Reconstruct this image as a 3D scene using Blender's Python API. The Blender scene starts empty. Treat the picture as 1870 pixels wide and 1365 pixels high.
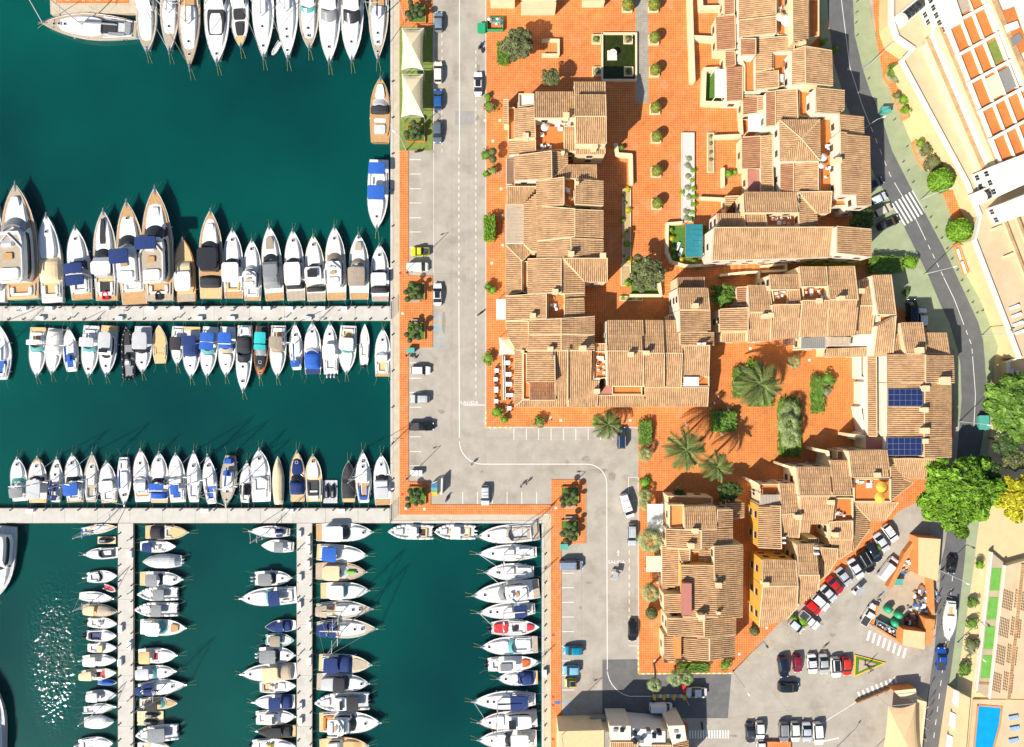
import bpy, math, random
from mathutils import Vector
R = random.Random(7)
C = bpy.context.scene.collection
sc = bpy.context.scene

# ---------------------------------------------------------------- camera, sky, sun, exposure
S, H, CX, CY = 0.115, 150.0, 935.0, 682.5          # metres per photo pixel on the ground, camera height, picture centre
cam = bpy.data.cameras.new("camera"); cam_o = bpy.data.objects.new("camera", cam); C.objects.link(cam_o)
cam_o.location = (0, 0, H); cam_o.rotation_euler = (0, 0, 0)
cam.sensor_width = 36.0; cam.lens = 36.0 * H / (1870 * S); cam.clip_end = 2000; cam.clip_start = 1
sc.camera = cam_o
SUN_EL, SUN_AZ = 41.5, 225.5
w = bpy.data.worlds.new("World"); sc.world = w; w.use_nodes = True
nt = w.node_tree; bg = nt.nodes["Background"]
sky = nt.nodes.new("ShaderNodeTexSky"); sky.sky_type = 'NISHITA'; sky.sun_disc = False
sky.sun_elevation = math.radians(SUN_EL); sky.sun_rotation = math.radians(SUN_AZ)
nt.links.new(sky.outputs[0], bg.inputs[0]); bg.inputs[1].default_value = 0.085
sl = bpy.data.lights.new("sun", 'SUN'); sl.energy = 5.0; sl.angle = math.radians(0.5); sl.color = (1.0, 0.93, 0.82)
sun = bpy.data.objects.new("sun", sl); C.objects.link(sun); sun.location = (-100, -100, 140)
az, el = math.radians(SUN_AZ), math.radians(SUN_EL)
sd = Vector((math.sin(az) * math.cos(el), math.cos(az) * math.cos(el), math.sin(el)))
sun.rotation_euler = (-sd).to_track_quat('-Z', 'Y').to_euler()
sc.view_settings.view_transform = 'Standard'; sc.view_settings.look = 'None'
sc.view_settings.exposure = 0.55; sc.view_settings.gamma = 1.0
sc.cycles.max_bounces = 6; sc.cycles.diffuse_bounces = 3; sc.cycles.glossy_bounces = 3
sc.cycles.sample_clamp_indirect = 6.0

# ---------------------------------------------------------------- helpers
def P(px, py, z=0.0):                                # photo pixel + height above the quay -> world point
    k = S * (H - z) / H
    return ((px - CX) * k, (CY - py) * k, z)
LOC = {}
class MB:
    def __init__(s): s.v = []; s.f = []
    def add(s, vs, fs):
        n = len(s.v); s.v += [tuple(p) for p in vs]; s.f += [tuple(i + n for i in f) for f in fs]; return s
    def box(s, x0, x1, y0, y1, z0, z1):
        return s.add([(x0,y0,z0),(x1,y0,z0),(x1,y1,z0),(x0,y1,z0),(x0,y0,z1),(x1,y0,z1),(x1,y1,z1),(x0,y1,z1)],
                     [(3,2,1,0),(4,5,6,7),(0,1,5,4),(1,2,6,5),(2,3,7,6),(3,0,4,7)])
    def prism(s, poly, z0, z1):                      # poly of (x,y), counter-clockwise made sure; z1 may be a list
        n = len(poly); a = sum(poly[i][0]*poly[(i+1)%n][1]-poly[(i+1)%n][0]*poly[i][1] for i in range(n))
        zt = list(z1) if isinstance(z1, (list, tuple)) else [z1]*n
        if a < 0: poly = poly[::-1]; zt = zt[::-1]
        vs = [(p[0],p[1],z0) for p in poly] + [(p[0],p[1],zt[i]) for i, p in enumerate(poly)]
        return s.add(vs, [tuple(range(n-1,-1,-1)), tuple(range(n,2*n))] + [(i,(i+1)%n,n+(i+1)%n,n+i) for i in range(n)])
    def sheet(s, poly, z):
        n = len(poly); a = sum(poly[i][0]*poly[(i+1)%n][1]-poly[(i+1)%n][0]*poly[i][1] for i in range(n))
        if a < 0: poly = poly[::-1]
        return s.add([(p[0],p[1],z) for p in poly], [tuple(range(n))])
    def loft(s, rings, cap=True, closed=True):
        m = len(rings[0]); vs = [p for r in rings for p in r]; fs = []
        for i in range(len(rings)-1):
            for j in range(m if closed else m-1):
                k = (j+1) % m; fs.append((i*m+j, i*m+k, (i+1)*m+k, (i+1)*m+j))
        if cap: fs.append(tuple(range(m-1,-1,-1))); fs.append(tuple((len(rings)-1)*m+j for j in range(m)))
        return s.add(vs, fs)
    def tube(s, p0, p1, r, n=6, r1=None):
        p0, p1 = Vector(p0), Vector(p1); d = (p1-p0)
        if d.length < 1e-6: return s
        d.normalize(); u = d.cross(Vector((0,0,1)) if abs(d.z) < .9 else Vector((1,0,0))).normalized(); w_ = d.cross(u)
        r1 = r if r1 is None else r1
        ring = lambda c, q: [c + u*math.cos(6.2832*i/n)*q + w_*math.sin(6.2832*i/n)*q for i in range(n)]
        return s.loft([ring(p0, r), ring(p1, r1)])
    def path(s, pts, r, n=5):
        for a, b in zip(pts, pts[1:]): s.tube(a, b, r, n)
        return s
    def ell(s, c, rx, ry, rz, nu=10, nv=6, lo=-1.0):
        rings = []
        for j in range(nv+1):
            ph = math.asin(lo) + (math.pi/2 - math.asin(lo)) * j / nv
            rr, zz = max(.02, math.cos(ph)), math.sin(ph)
            rings.append([(c[0]+rx*rr*math.cos(6.2832*i/nu), c[1]+ry*rr*math.sin(6.2832*i/nu), c[2]+rz*zz) for i in range(nu)])
        return s.loft(rings)
    def mesh(s, name, m=None, smooth=False, L=(0,0,0)):
        me = bpy.data.meshes.new(name)
        me.from_pydata([(v[0]-L[0], v[1]-L[1], v[2]-L[2]) for v in s.v], [], s.f)
        if smooth:
            me.polygons.foreach_set("use_smooth", [True]*len(me.polygons))
        if m is not None: me.materials.append(m)
        me.update(); return me
    def build(s, name, m, parent=None, smooth=False, kind=None):
        if not s.f: return None
        L = LOC.get(parent, (0,0,0)) if parent else (0,0,0)
        return obj(name, s.mesh(name, m, smooth, L), parent, kind=kind)
def obj(name, me, parent=None, m=None, kind=None):
    o = bpy.data.objects.new(name, me); C.objects.link(o)
    if parent is not None:
        o.parent = parent; LOC[o] = LOC.get(parent, (0,0,0))
    if m is not None and me is not None:
        if not me.materials: me.materials.append(None)
        o.material_slots[0].link = 'OBJECT'; o.material_slots[0].material = m
    if kind: o["kind"] = kind
    return o
def thing(name, label, cat, loc=(0,0,0), rz=0.0, group=None, world=True, scale=1.0):
    o = bpy.data.objects.new(name, None); C.objects.link(o); o.empty_display_size = .3
    o.location = loc; o.rotation_euler = (0,0,rz); o.scale = (scale,)*3
    o["label"] = label; o["category"] = cat
    if group: o["group"] = group
    LOC[o] = tuple(loc) if world else (0,0,0)
    return o
def tag(o, label, cat, group=None):
    o["label"] = label; o["category"] = cat
    if group: o["group"] = group
    return o
ORD0 = "first second third fourth fifth sixth seventh eighth ninth tenth eleventh twelfth thirteenth fourteenth fifteenth sixteenth seventeenth eighteenth nineteenth twentieth twenty-first twenty-second twenty-third".split()

ORD = list(ORD0) + ['twenty-'+q for q in ORD0[3:9]] + ['thirtieth'] + ['thirty-'+q for q in ORD0[:9]]
# ---------------------------------------------------------------- materials
MATS = {}
def M(name, col, rough=.6, var=.12, scale=1.5, bump=0.0, metal=0.0, spec=.4, island=0.0, coords='Object', detail=4, dirt=None):
    if name in MATS: return MATS[name]
    m = bpy.data.materials.new(name); m.use_nodes = True; t = m.node_tree; N, Lk = t.nodes, t.links
    b = N["Principled BSDF"]; b.inputs["Roughness"].default_value = rough; b.inputs["Metallic"].default_value = metal
    b.inputs["Specular IOR Level"].default_value = spec
    tc = N.new("ShaderNodeTexCoord"); no = N.new("ShaderNodeTexNoise"); no.inputs["Scale"].default_value = scale; no.inputs["Detail"].default_value = detail
    no.inputs["Roughness"].default_value = .65
    if coords == 'World':
        g = N.new("ShaderNodeNewGeometry"); Lk.new(g.outputs["Position"], no.inputs["Vector"])
    else: Lk.new(tc.outputs["Object"], no.inputs["Vector"])
    mr = N.new("ShaderNodeMapRange"); mr.inputs[1].default_value = .3; mr.inputs[2].default_value = .7
    mr.inputs[3].default_value = 1-var; mr.inputs[4].default_value = 1+var; Lk.new(no.outputs[0], mr.inputs[0])
    fac = mr.outputs[0]
    if island:
        g2 = N.new("ShaderNodeNewGeometry"); m2 = N.new("ShaderNodeMapRange"); m2.inputs[3].default_value = 1-island; m2.inputs[4].default_value = 1+island
        Lk.new(g2.outputs["Random Per Island"], m2.inputs[0]); mm = N.new("ShaderNodeMath"); mm.operation = 'MULTIPLY'
        Lk.new(fac, mm.inputs[0]); Lk.new(m2.outputs[0], mm.inputs[1]); fac = mm.outputs[0]
    mx = N.new("ShaderNodeVectorMath"); mx.operation = 'SCALE'; mx.inputs[0].default_value = col; Lk.new(fac, mx.inputs["Scale"])
    out = mx.outputs[0]
    if dirt:                                         # (colour, scale, amount): stains with a shape of their own
        n3 = N.new("ShaderNodeTexNoise"); n3.inputs["Scale"].default_value = dirt[1]; n3.inputs["Detail"].default_value = 6; n3.inputs["Roughness"].default_value = .7
        g3 = N.new("ShaderNodeNewGeometry"); Lk.new(g3.outputs["Position"], n3.inputs["Vector"])
        m3 = N.new("ShaderNodeMapRange"); m3.inputs[1].default_value = .52; m3.inputs[2].default_value = .72; m3.inputs[4].default_value = dirt[2]; Lk.new(n3.outputs[0], m3.inputs[0])
        mix = N.new("ShaderNodeMix"); mix.data_type = 'RGBA'; Lk.new(m3.outputs[0], mix.inputs[0]); Lk.new(out, mix.inputs[6]); mix.inputs[7].default_value = (*dirt[0], 1)
        out = mix.outputs[2]
    Lk.new(out, b.inputs["Base Color"])
    if bump:
        bp = N.new("ShaderNodeBump"); bp.inputs["Strength"].default_value = bump; bp.inputs["Distance"].default_value = .05
        Lk.new(no.outputs[0], bp.inputs["Height"]); Lk.new(bp.outputs[0], b.inputs["Normal"])
    MATS[name] = m; return m
def Mtile(name, c1, c2, mortar, pitch, var=.18, rot=0.0, msize=.06, fade=None):  # square paving with joints
    m = bpy.data.materials.new(name); m.use_nodes = True; t = m.node_tree; N, Lk = t.nodes, t.links
    b = N["Principled BSDF"]; b.inputs["Roughness"].default_value = .75; b.inputs["Specular IOR Level"].default_value = .25
    g = N.new("ShaderNodeNewGeometry"); mp = N.new("ShaderNodeMapping"); Lk.new(g.outputs["Position"], mp.inputs[0]); mp.inputs["Rotation"].default_value = (0,0,rot)
    br = N.new("ShaderNodeTexBrick"); br.offset = 0; br.squash = 1; Lk.new(mp.outputs[0], br.inputs["Vector"])
    br.inputs["Color1"].default_value = (*c1,1); br.inputs["Color2"].default_value = (*c2,1); br.inputs["Mortar"].default_value = (*mortar,1)
    br.inputs["Scale"].default_value = 1.0; br.inputs["Brick Width"].default_value = pitch; br.inputs["Row Height"].default_value = pitch
    br.inputs["Mortar Size"].default_value = pitch*msize; br.inputs["Mortar Smooth"].default_value = .3
    no = N.new("ShaderNodeTexNoise"); no.inputs["Scale"].default_value = .35; no.inputs["Detail"].default_value = 7; no.inputs["Roughness"].default_value = .7; Lk.new(g.outputs["Position"], no.inputs["Vector"])
    mr = N.new("ShaderNodeMapRange"); mr.inputs[1].default_value = .3; mr.inputs[2].default_value = .7; mr.inputs[3].default_value = 1-var; mr.inputs[4].default_value = 1+var; Lk.new(no.outputs[0], mr.inputs[0])
    mx = N.new("ShaderNodeVectorMath"); mx.operation = 'SCALE'; Lk.new(br.outputs[0], mx.inputs[0]); Lk.new(mr.outputs[0], mx.inputs["Scale"])
    out = mx.outputs[0]
    if fade:                                         # bleached, worn patches
        n3 = N.new("ShaderNodeTexNoise"); n3.inputs["Scale"].default_value = .16; n3.inputs["Detail"].default_value = 8; n3.inputs["Roughness"].default_value = .75; Lk.new(g.outputs["Position"], n3.inputs["Vector"])
        m3 = N.new("ShaderNodeMapRange"); m3.inputs[1].default_value = .53; m3.inputs[2].default_value = .73; m3.inputs[4].default_value = .75; Lk.new(n3.outputs[0], m3.inputs[0])
        mix = N.new("ShaderNodeMix"); mix.data_type = 'RGBA'; Lk.new(m3.outputs[0], mix.inputs[0]); Lk.new(out, mix.inputs[6]); mix.inputs[7].default_value = (*fade,1); out = mix.outputs[2]
    Lk.new(out, b.inputs["Base Color"])
    bp = N.new("ShaderNodeBump"); bp.inputs["Strength"].default_value = .3; bp.inputs["Distance"].default_value = .01; bp.invert = True
    Lk.new(br.outputs["Fac"], bp.inputs["Height"]); Lk.new(bp.outputs[0], b.inputs["Normal"])
    MATS[name] = m; return m

Mtile('terracotta paving', (.60,.172,.038), (.50,.135,.030), (.70,.37,.16), .48, .2, fade=(.62,.31,.18))
Mtile('courtyard paving', (.58,.185,.042), (.50,.15,.036), (.60,.30,.12), .48, .18)
Mtile('terrace tiles', (.58,.185,.04), (.52,.155,.035), (.5,.24,.1), .33, .15, msize=.05)
Mtile('grey pavers', (.36,.33,.27), (.30,.28,.24), (.22,.2,.17), .45, .15)
M('asphalt pale', (.37,.335,.282), .85, .15, .28, .15, coords='World', detail=12, dirt=((.23,.19,.14), .13, .75))
M('asphalt new', (.13,.13,.13), .85, .18, .6, .15, coords='World', detail=8, dirt=((.22,.21,.2), .2, .5))
M('asphalt road', (.115,.118,.12), .85, .14, .5, .15, coords='World', detail=8, dirt=((.17,.165,.16), .15, .6))
M('concrete quay', (.50,.43,.32), .85, .12, .6, .15, coords='World', detail=8, dirt=((.36,.28,.18), .25, .5))
M('concrete pier', (.50,.475,.43), .85, .10, .5, .15, coords='World', detail=8, dirt=((.36,.33,.28), .3, .45))
M('green pavement', (.29,.335,.20), .8, .12, .4, .1, coords='World', detail=8, dirt=((.38,.37,.25), .12, .6))
M('dust', (.42,.34,.24), .9, .12, .4, .2, coords='World', detail=8)
M('white paint', (.78,.77,.74), .6, .08, 3, coords='World', dirt=((.5,.46,.4), 1.2, .35))
M('yellow paint', (.75,.45,.03), .6, .1, 3, coords='World')
M('blue paint', (.12,.38,.62), .6, .1, 3, coords='World')
M('red paint', (.6,.03,.03), .5, .1, 3)
M('kerb', (.5,.46,.4), .8, .12, 2, coords='World')
M('cream wall', (.74,.60,.38), .8, .07, .5, .1, coords='World', dirt=((.6,.45,.26), .4, .4))
M('ochre wall', (.66,.38,.06), .8, .08, .5, .1, coords='World')
M('white wall', (.70,.64,.53), .8, .06, .6, .1, coords='World', dirt=((.66,.57,.44), .3, .4))
M('mortar', (.66,.50,.30), .85, .1, 1.5, coords='World')
M('roof tile', (.50,.305,.155), .8, .20, .5, 0, coords='World', island=.13, detail=7, dirt=((.24,.14,.08), .45, .5))
M('roof tile red', (.38,.185,.095), .8, .18, .55, 0, coords='World', island=.12, detail=6)
M('roof under', (.13,.065,.035), .9, .2, 1, coords='World')
M('pink flat', (.42,.165,.125), .8, .08, .8, coords='World')
M('orange flat', (.62,.24,.07), .8, .08, .8, coords='World')
M('glass dark', (.02,.025,.03), .08, .1, 2, spec=.6)
M('glass aqua', (.10,.33,.33), .08, .15, 3, spec=.6)
M('glass teal', (.03,.20,.24), .15, .15, 2, spec=.6)
M('frame white', (.75,.74,.7), .5, .05, 2)
M('frame brown', (.16,.08,.04), .6, .1, 2)
M('metal', (.55,.56,.57), .3, .05, 3, metal=.9)
M('metal pole', (.62,.64,.66), .4, .05, 3, metal=.3)
M('dark metal', (.05,.05,.055), .5, .1, 3)
M('gravel white', (.56,.53,.50), .9, .2, 9, .3, coords='World')
M('soil', (.45,.33,.17), .9, .2, 2, .3, coords='World')
M('lawn', (.075,.17,.02), .9, .3, 3, .5, coords='World', detail=8)
M('turf', (.17,.22,.045), .9, .22, 1.2, .3, coords='World', detail=8)
M('canvas cream', (.78,.66,.42), .85, .06, 1.2, .1)
M('canvas white', (.72,.71,.68), .85, .04, 1.2, .05)
M('canvas tan', (.70,.48,.26), .85, .06, 1.2, .05)
M('wood', (.33,.17,.07), .7, .2, 2)
M('umbrella yellow', (.75,.42,.05), .8, .1, 2)
M('plastic white', (.8,.8,.8), .4, .04, 2)
M('plastic blue', (.05,.16,.4), .5, .1, 2)
M('plastic green', (.02,.33,.15), .5, .1, 2)
M('solar', (.012,.022,.09), .12, .2, 2, spec=.7)
M('pond water', (.025,.035,.006), .05, .3, 1.2, .05, coords='World')
M('pool water', (.005,.30,.78), .05, .1, .8, .3, coords='World')
M('brown metal sheet', (.17,.115,.075), .6, .08, 1)
M('grey metal sheet', (.22,.22,.22), .5, .08, 1)
M('beige sheet', (.40,.33,.25), .6, .08, 1)

def Mwater():
    m = bpy.data.materials.new('harbour water'); m.use_nodes = True; t = m.node_tree; N, Lk = t.nodes, t.links
    b = N["Principled BSDF"]; b.inputs["Roughness"].default_value = .04; b.inputs["IOR"].default_value = 1.33
    g = N.new("ShaderNodeNewGeometry")
    no = N.new("ShaderNodeTexNoise"); no.inputs["Scale"].default_value = .022; no.inputs["Detail"].default_value = 3; Lk.new(g.outputs["Position"], no.inputs["Vector"])
    cr = N.new("ShaderNodeValToRGB"); cr.color_ramp.elements[0].position = .3; cr.color_ramp.elements[0].color = (.0008,.034,.036,1)
    cr.color_ramp.elements[1].position = .7; cr.color_ramp.elements[1].color = (.0008,.074,.060,1); Lk.new(no.outputs[0], cr.inputs[0])
    Lk.new(cr.outputs[0], b.inputs["Base Color"])
    b.inputs["Subsurface Weight"].default_value = 1.0; b.inputs["Subsurface Radius"].default_value = (.3,1.0,1.0); b.inputs["Subsurface Scale"].default_value = .9
    b.subsurface_method = 'BURLEY'
    w1 = N.new("ShaderNodeTexNoise"); w1.inputs["Scale"].default_value = 1.1; w1.inputs["Detail"].default_value = 6; w1.inputs["Roughness"].default_value = .6; Lk.new(g.outputs["Position"], w1.inputs["Vector"])
    # a ruffled patch of water at the lower left, where a breeze gets in between the piers
    mp = N.new("ShaderNodeMapping"); Lk.new(g.outputs["Position"], mp.inputs[0])
    c = P(98, 1185, -1); mp.inputs["Location"].default_value = (-c[0], -c[1], 0); mp.vector_type = 'POINT'
    m2 = N.new("ShaderNodeMapping"); Lk.new(mp.outputs[0], m2.inputs[0]); m2.inputs["Rotation"].default_value = (0,0,math.radians(-10)); m2.inputs["Scale"].default_value = (1/6.,1/18.,0)
    ln = N.new("ShaderNodeVectorMath"); ln.operation = 'LENGTH'; Lk.new(m2.outputs[0], ln.inputs[0])
    mr = N.new("ShaderNodeMapRange"); mr.inputs[1].default_value = 1.1; mr.inputs[2].default_value = .2; mr.inputs[3].default_value = .0; mr.inputs[4].default_value = 1.0; Lk.new(ln.outputs["Value"], mr.inputs[0])
    w2 = N.new("ShaderNodeTexNoise"); w2.inputs["Scale"].default_value = 1.5; w2.inputs["Detail"].default_value = 1; Lk.new(g.outputs["Position"], w2.inputs["Vector"])
    mu = N.new("ShaderNodeMath"); mu.operation = 'MULTIPLY'; Lk.new(mr.outputs[0], mu.inputs[0]); Lk.new(w2.outputs[0], mu.inputs[1])
    b1 = N.new("ShaderNodeBump"); b1.inputs["Strength"].default_value = .22; b1.inputs["Distance"].default_value = .06; Lk.new(w1.outputs[0], b1.inputs["Height"])
    b2 = N.new("ShaderNodeBump"); b2.inputs["Strength"].default_value = 1.0; b2.inputs["Distance"].default_value = .32; Lk.new(mu.outputs[0], b2.inputs["Height"]); Lk.new(b1.outputs[0], b2.inputs["Normal"])
    Lk.new(b2.outputs[0], b.inputs["Normal"])
    MATS['water'] = m; return m
Mwater()
# ---------------------------------------------------------------- the setting: water, land, roads, paving
def px(poly, z=0.0): return [P(x, y, z)[:2] for x, y in poly]
def rect(x0, y0, x1, y1): return [(x0,y0),(x1,y0),(x1,y1),(x0,y1)]
def struct(name, mb, mat):
    o = mb.build(name, MATS[mat]); o["kind"] = "structure"; return o
WZ = -1.0
struct('water', MB().sheet([(-420,-420),(420,-420),(420,420),(-420,420)], WZ), 'water')
land = [(714,-260),(714,955),(990,955),(990,1640),(2200,1640),(2200,-260)]
ground = struct('ground', MB().prism(px(land), -2.5, 0), 'asphalt pale')
def slab(name, poly, mat, z1=.10, z0=-.02, parent=None):
    mb = MB().prism(px(poly, z1), z0, z1); o = mb.build(name, MATS[mat], parent)
    if parent is None: o["kind"] = "structure"
    return o
def paint(parent, name, poly, mat='white paint', z=.008):
    return MB().sheet(px(poly, z), z).build(name, MATS[mat], parent)
def stripe(parent, a, b, wpx, mat='white paint', z=.008, name='painted_line'):
    d = Vector((b[0]-a[0], b[1]-a[1])).normalized(); n = Vector((-d.y, d.x))*wpx/2
    return paint(parent, name, [(a[0]+n.x,a[1]+n.y),(b[0]+n.x,b[1]+n.y),(b[0]-n.x,b[1]-n.y),(a[0]-n.x,a[1]-n.y)], mat, z)
# quay edge: concrete coping in separate slabs, then the tiled walk
quay = slab('quay_edge', [(714,-260),(730,-260),(730,940),(1006,940),(1006,1640),(990,1640),(990,955),(714,955)], 'concrete quay', .06)
for k in range(19):
    y = -20 + k*51
    slab('coping', [(713,y),(717.5,y),(717.5,y+50.4),(713,y+50.4)], 'concrete pier', .12, -.4, quay)
for k in range(5):
    x = 714.5 + k*55
    slab('coping', rect(x, 951, x+54.4, 956), 'concrete pier', .12, -.4, quay)
for k in range(8):
    y = 957 + k*51.4
    slab('coping', rect(989.4, y, 993.5, y+50.8), 'concrete pier', .12, -.4, quay)
walk = slab('quay_walk', [(729.5,275),(746,275),(746,922),(1007,922),(1007,876),(1070,876),(1070,993),(1025,993),(1025,1640),(1006,1640),(1006,940),(729.5,940)], 'terracotta paving', .10)
slab('quay_walk', [(729.5,-260),(790,-260),(790,49),(729.5,49)], 'terracotta paving', .10)
turf_o = slab('turf_terrace', rect(729.5,50,790,275), 'turf', .09)
for y0, y1 in ((504,635),(880,922)):
    slab('quay_walk', rect(746,y0,790 if y0<800 else 787,y1), 'terracotta paving', .11)
# plaza
plaza = slab('plaza', [(887,-260),(1511,-260),(1511,20),(1524,120),(1545,190),(1575,290),(1592,380),(1592,470),(1660,560),(1735,640),(1742,800),(1700,905),(1640,935),(1600,985),(1520,1065),(1440,1120),(1345,1222),(1338,1229),(1166,1230),(1166,781),(887,781)], 'terracotta paving', .11)
slab('paved_path', rect(1161,-40,1184,188), 'grey pavers', .125)
slab('courtyard', [(1298,628),(1575,650),(1575,800),(1550,830),(1450,850),(1375,880),(1300,905),(1215,905),(1215,790),(1298,745)], 'courtyard paving', .125)
slab('courtyard', rect(1108,488,1240,586), 'courtyard paving', .125)
# kerb stones along the plaza, painted white and yellow at the corners
kerb = slab('kerb', [(886,-260),(888,-260),(888,780),(886,780)], 'kerb', .13)
def kerbrun(a, b, n, mats, parent):
    for k in range(n):
        p = (a[0]+(b[0]-a[0])*k/n, a[1]+(b[1]-a[1])*k/n); q = (a[0]+(b[0]-a[0])*(k+1)/n, a[1]+(b[1]-a[1])*(k+1)/n)
        d = Vector((q[0]-p[0], q[1]-p[1])).normalized(); nn = Vector((-d.y, d.x))*1.1; q = (q[0]-d.x*.08, q[1]-d.y*.08)
        slab('kerb_stone', [(p[0]+nn.x,p[1]+nn.y),(q[0]+nn.x,q[1]+nn.y),(q[0]-nn.x,q[1]-nn.y),(p[0]-nn.x,p[1]-nn.y)], mats[k%len(mats)], .14, -.02, parent)
kerbrun((887,781),(935,781), 10, ['yellow paint','white paint'], kerb)
kerbrun((936,781),(1165,781), 22, ['kerb'], kerb)
kerbrun((887,752),(887,780), 6, ['white paint','yellow paint'], kerb)
kerbrun((1166,1180),(1166,1230), 10, ['white paint','yellow paint'], kerb)
kerbrun((1167,1231),(1336,1230), 34, ['yellow paint','white paint'], kerb)
kerbrun((1166,872),(1166,1179), 40, ['kerb'], kerb)
# right-hand road with green pavements
RL = [(1509,-200),(1511,0),(1513,50),(1524,120),(1545,190),(1570,260),(1597,320),(1626,368),(1651,413),(1697,506),(1717,554),(1734,591),(1749,640),(1754,665),(1756,728),(1752,778),(1745,860),(1725,1000),(1719,1025),(1707,1181),(1690,1300),(1684,1365),(1670,1500)]
RR = [(1556,-200),(1558,0),(1561,63),(1576,126),(1591,171),(1614,226),(1629,274),(1661,337),(1692,393),(1724,453),(1764,539),(1787,589),(1796,622),(1799,659),(1803,715),(1802,753),(1795,800),(1780,880),(1768,950),(1762,1025),(1752,1113),(1737,1226),(1724,1314),(1718,1365),(1705,1500)]
GR = [(1584,-200),(1586,0),(1601,75),(1613,140),(1629,171),(1646,218),(1664,261),(1680,294),(1700,322),(1719,347),(1741,405),(1746,455),(1764,503),(1789,546),(1804,573),(1824,630),(1816,662),(1814,740),(1808,800),(1795,900),(1782,1000),(1780,1025),(1767,1113),(1749,1239),(1734,1365),(1720,1500)]
road = struct('road', MB().sheet(px(RL + RR[::-1], .004), .004), 'asphalt road')
slab('pavement', RR + GR[::-1], 'green pavement', .12)
slab('pavement', [(1590,400),(1626,372),(1651,414),(1697,507),(1717,555),(1734,592),(1749,641),(1754,666),(1755,728),(1751,776),(1742,770),(1742,640),(1640,560),(1590,480)], 'green pavement', .12)
slab('pavement', [(1509,-200),(1511,0),(1513,50),(1524,120),(1545,190),(1570,260),(1597,320),(1626,368),(1590,395),(1560,300),(1520,180),(1500,80),(1490,-200)], 'green pavement', .115)
slab('terrain', RR[-12:] + [(1900,1600),(2200,1640),(2200,-260),(1640,-260)] + GR[:-11:1][::-1], 'dust', .02) if False else None
slab('orange_walk', [(1586,-100),(1601,75),(1613,140),(1629,171),(1640,165),(1655,100),(1635,40),(1630,-100)], 'terracotta paving', .135)
slab('orange_walk', [(1719,347),(1741,405),(1760,405),(1775,390),(1765,350),(1740,335)], 'terracotta paving', .135)
def along(pts, d0, d1):                               # part of a polyline between two arc lengths, with d in pixels
    out = []; acc = 0
    for a, b in zip(pts, pts[1:]):
        l = math.dist(a, b)
        for d in (d0, d1):
            if acc <= d < acc+l: out.append((a[0]+(b[0]-a[0])*(d-acc)/l, a[1]+(b[1]-a[1])*(d-acc)/l, d))
        if d0 < acc < d1: out.append((*a, acc))
        acc += l
    return [p[:2] for p in sorted(out, key=lambda p: p[2])]
CL = [((a[0]+b[0])/2+2,(a[1]+b[1])/2) for a, b in zip([(1511,0),(1524,120),(1545,190),(1597,320),(1651,413),(1717,554),(1749,640),(1756,728),(1752,790),(1719,1025),(1707,1181),(1684,1365)], [(1558,0),(1576,126),(1600,195),(1650,320),(1692,393),(1764,539),(1796,622),(1803,715),(1800,785),(1762,1025),(1737,1226),(1718,1365)])]
def pline(parent, pts, wpx, mat='white paint'):
    for a, b in zip(pts, pts[1:]): stripe(parent, a, b, wpx, mat, .010)
pline(road, along(CL, 0, 235), 1.0)
for d in range(240, 330, 22): pline(road, along(CL, d, d+10), 1.0)
pline(road, along(CL, 350, 470), 1.0)
for d in range(480, 540, 18): pline(road, along(CL, d, d+9), 1.0)
pline(road, along(CL, 545, 640), 1.0)
for d in range(650, 690, 18): pline(road, along(CL, d, d+9), 1.0)
pline(road, along(CL, 700, 830), 1.0)
for d in range(1080, 1500, 24): pline(road, along(CL, d, d+10), 1.0)
# zebra crossing on the road
for k in range(7):
    a = (1629+k*6.2, 372-k*4.0); stripe(road, a, (a[0]+24, a[1]+40), 3.3, 'white paint', .011, 'zebra_stripe')
# newer asphalt and markings in the car park
lot = struct('car_park_road', MB().sheet(px([(1100,1205),(1166,1204),(1166,1232),(1336,1231),(1329,1312),(1100,1312)], .004), .004), 'asphalt new')
mk = ground
def seg(pts, wpx=1.2): pline(mk, pts, wpx)
seg([(839,-60),(839,275)])
for y in range(275, 560, 13): seg([(838,y),(838,y+6.5)])
seg([(838,555),(839,800)])
arc = lambda cx, cy, r, a0, a1, n=8: [(cx+r*math.cos(math.radians(a0+(a1-a0)*i/n)), cy+r*math.sin(math.radians(a0+(a1-a0)*i/n))) for i in range(n+1)]
seg(arc(881,806,42,180,90)); seg([(881,848),(1072,848)]); seg(arc(1072,884,36,-90,0)); seg([(1108,884),(1109,1230)])
seg(arc(1160,1222,51,178,95)); seg([(1155,1272),(1190,1272)])
for y in range(92, 720, 13): seg([(869,y),(869,y+6.5)], 1.0)
for y in range(20, 275, 14): seg([(807,y),(807,y+7)], .9)
for y in (292,318,345,371,398,424,452,663,691,717,744,798,825,851): seg([(748,y),(769,y)], 1.0)
seg([(792,49),(792,275)], .8); seg([(792,280),(792,500)], .6)
for k in range(9): seg([(938.5+k*22.6,783),(938.5+k*22.6,804)], 1.0)
for k in range(6): seg([(845+k*27,899),(845+k*27,921)], 1.0)
for k in range(9): seg([(1026,1047+k*26.7),(1048,1047+k*26.7)], 1.0)
for y in range(1005, 1140, 15): seg([(1149,y),(1149,y+8)], 1.0)
seg([(846,740),(886,740)], 1.2); seg([(1148,872),(1165,872)], .8); seg([(1148,872),(1148,905)], .8); seg([(1148,915),(1165,915)],.8); seg([(1148,1180),(1165,1180)], .8)
stripe(mk, (1129,1016), (1129,1008), 1.2); paint(mk, 'painted_arrow', [(1126.5,1010),(1129,1004),(1131.5,1010)])
paint(mk, 'disabled_bay', rect(794,575,807,634), 'asphalt pale', .006)
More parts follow.
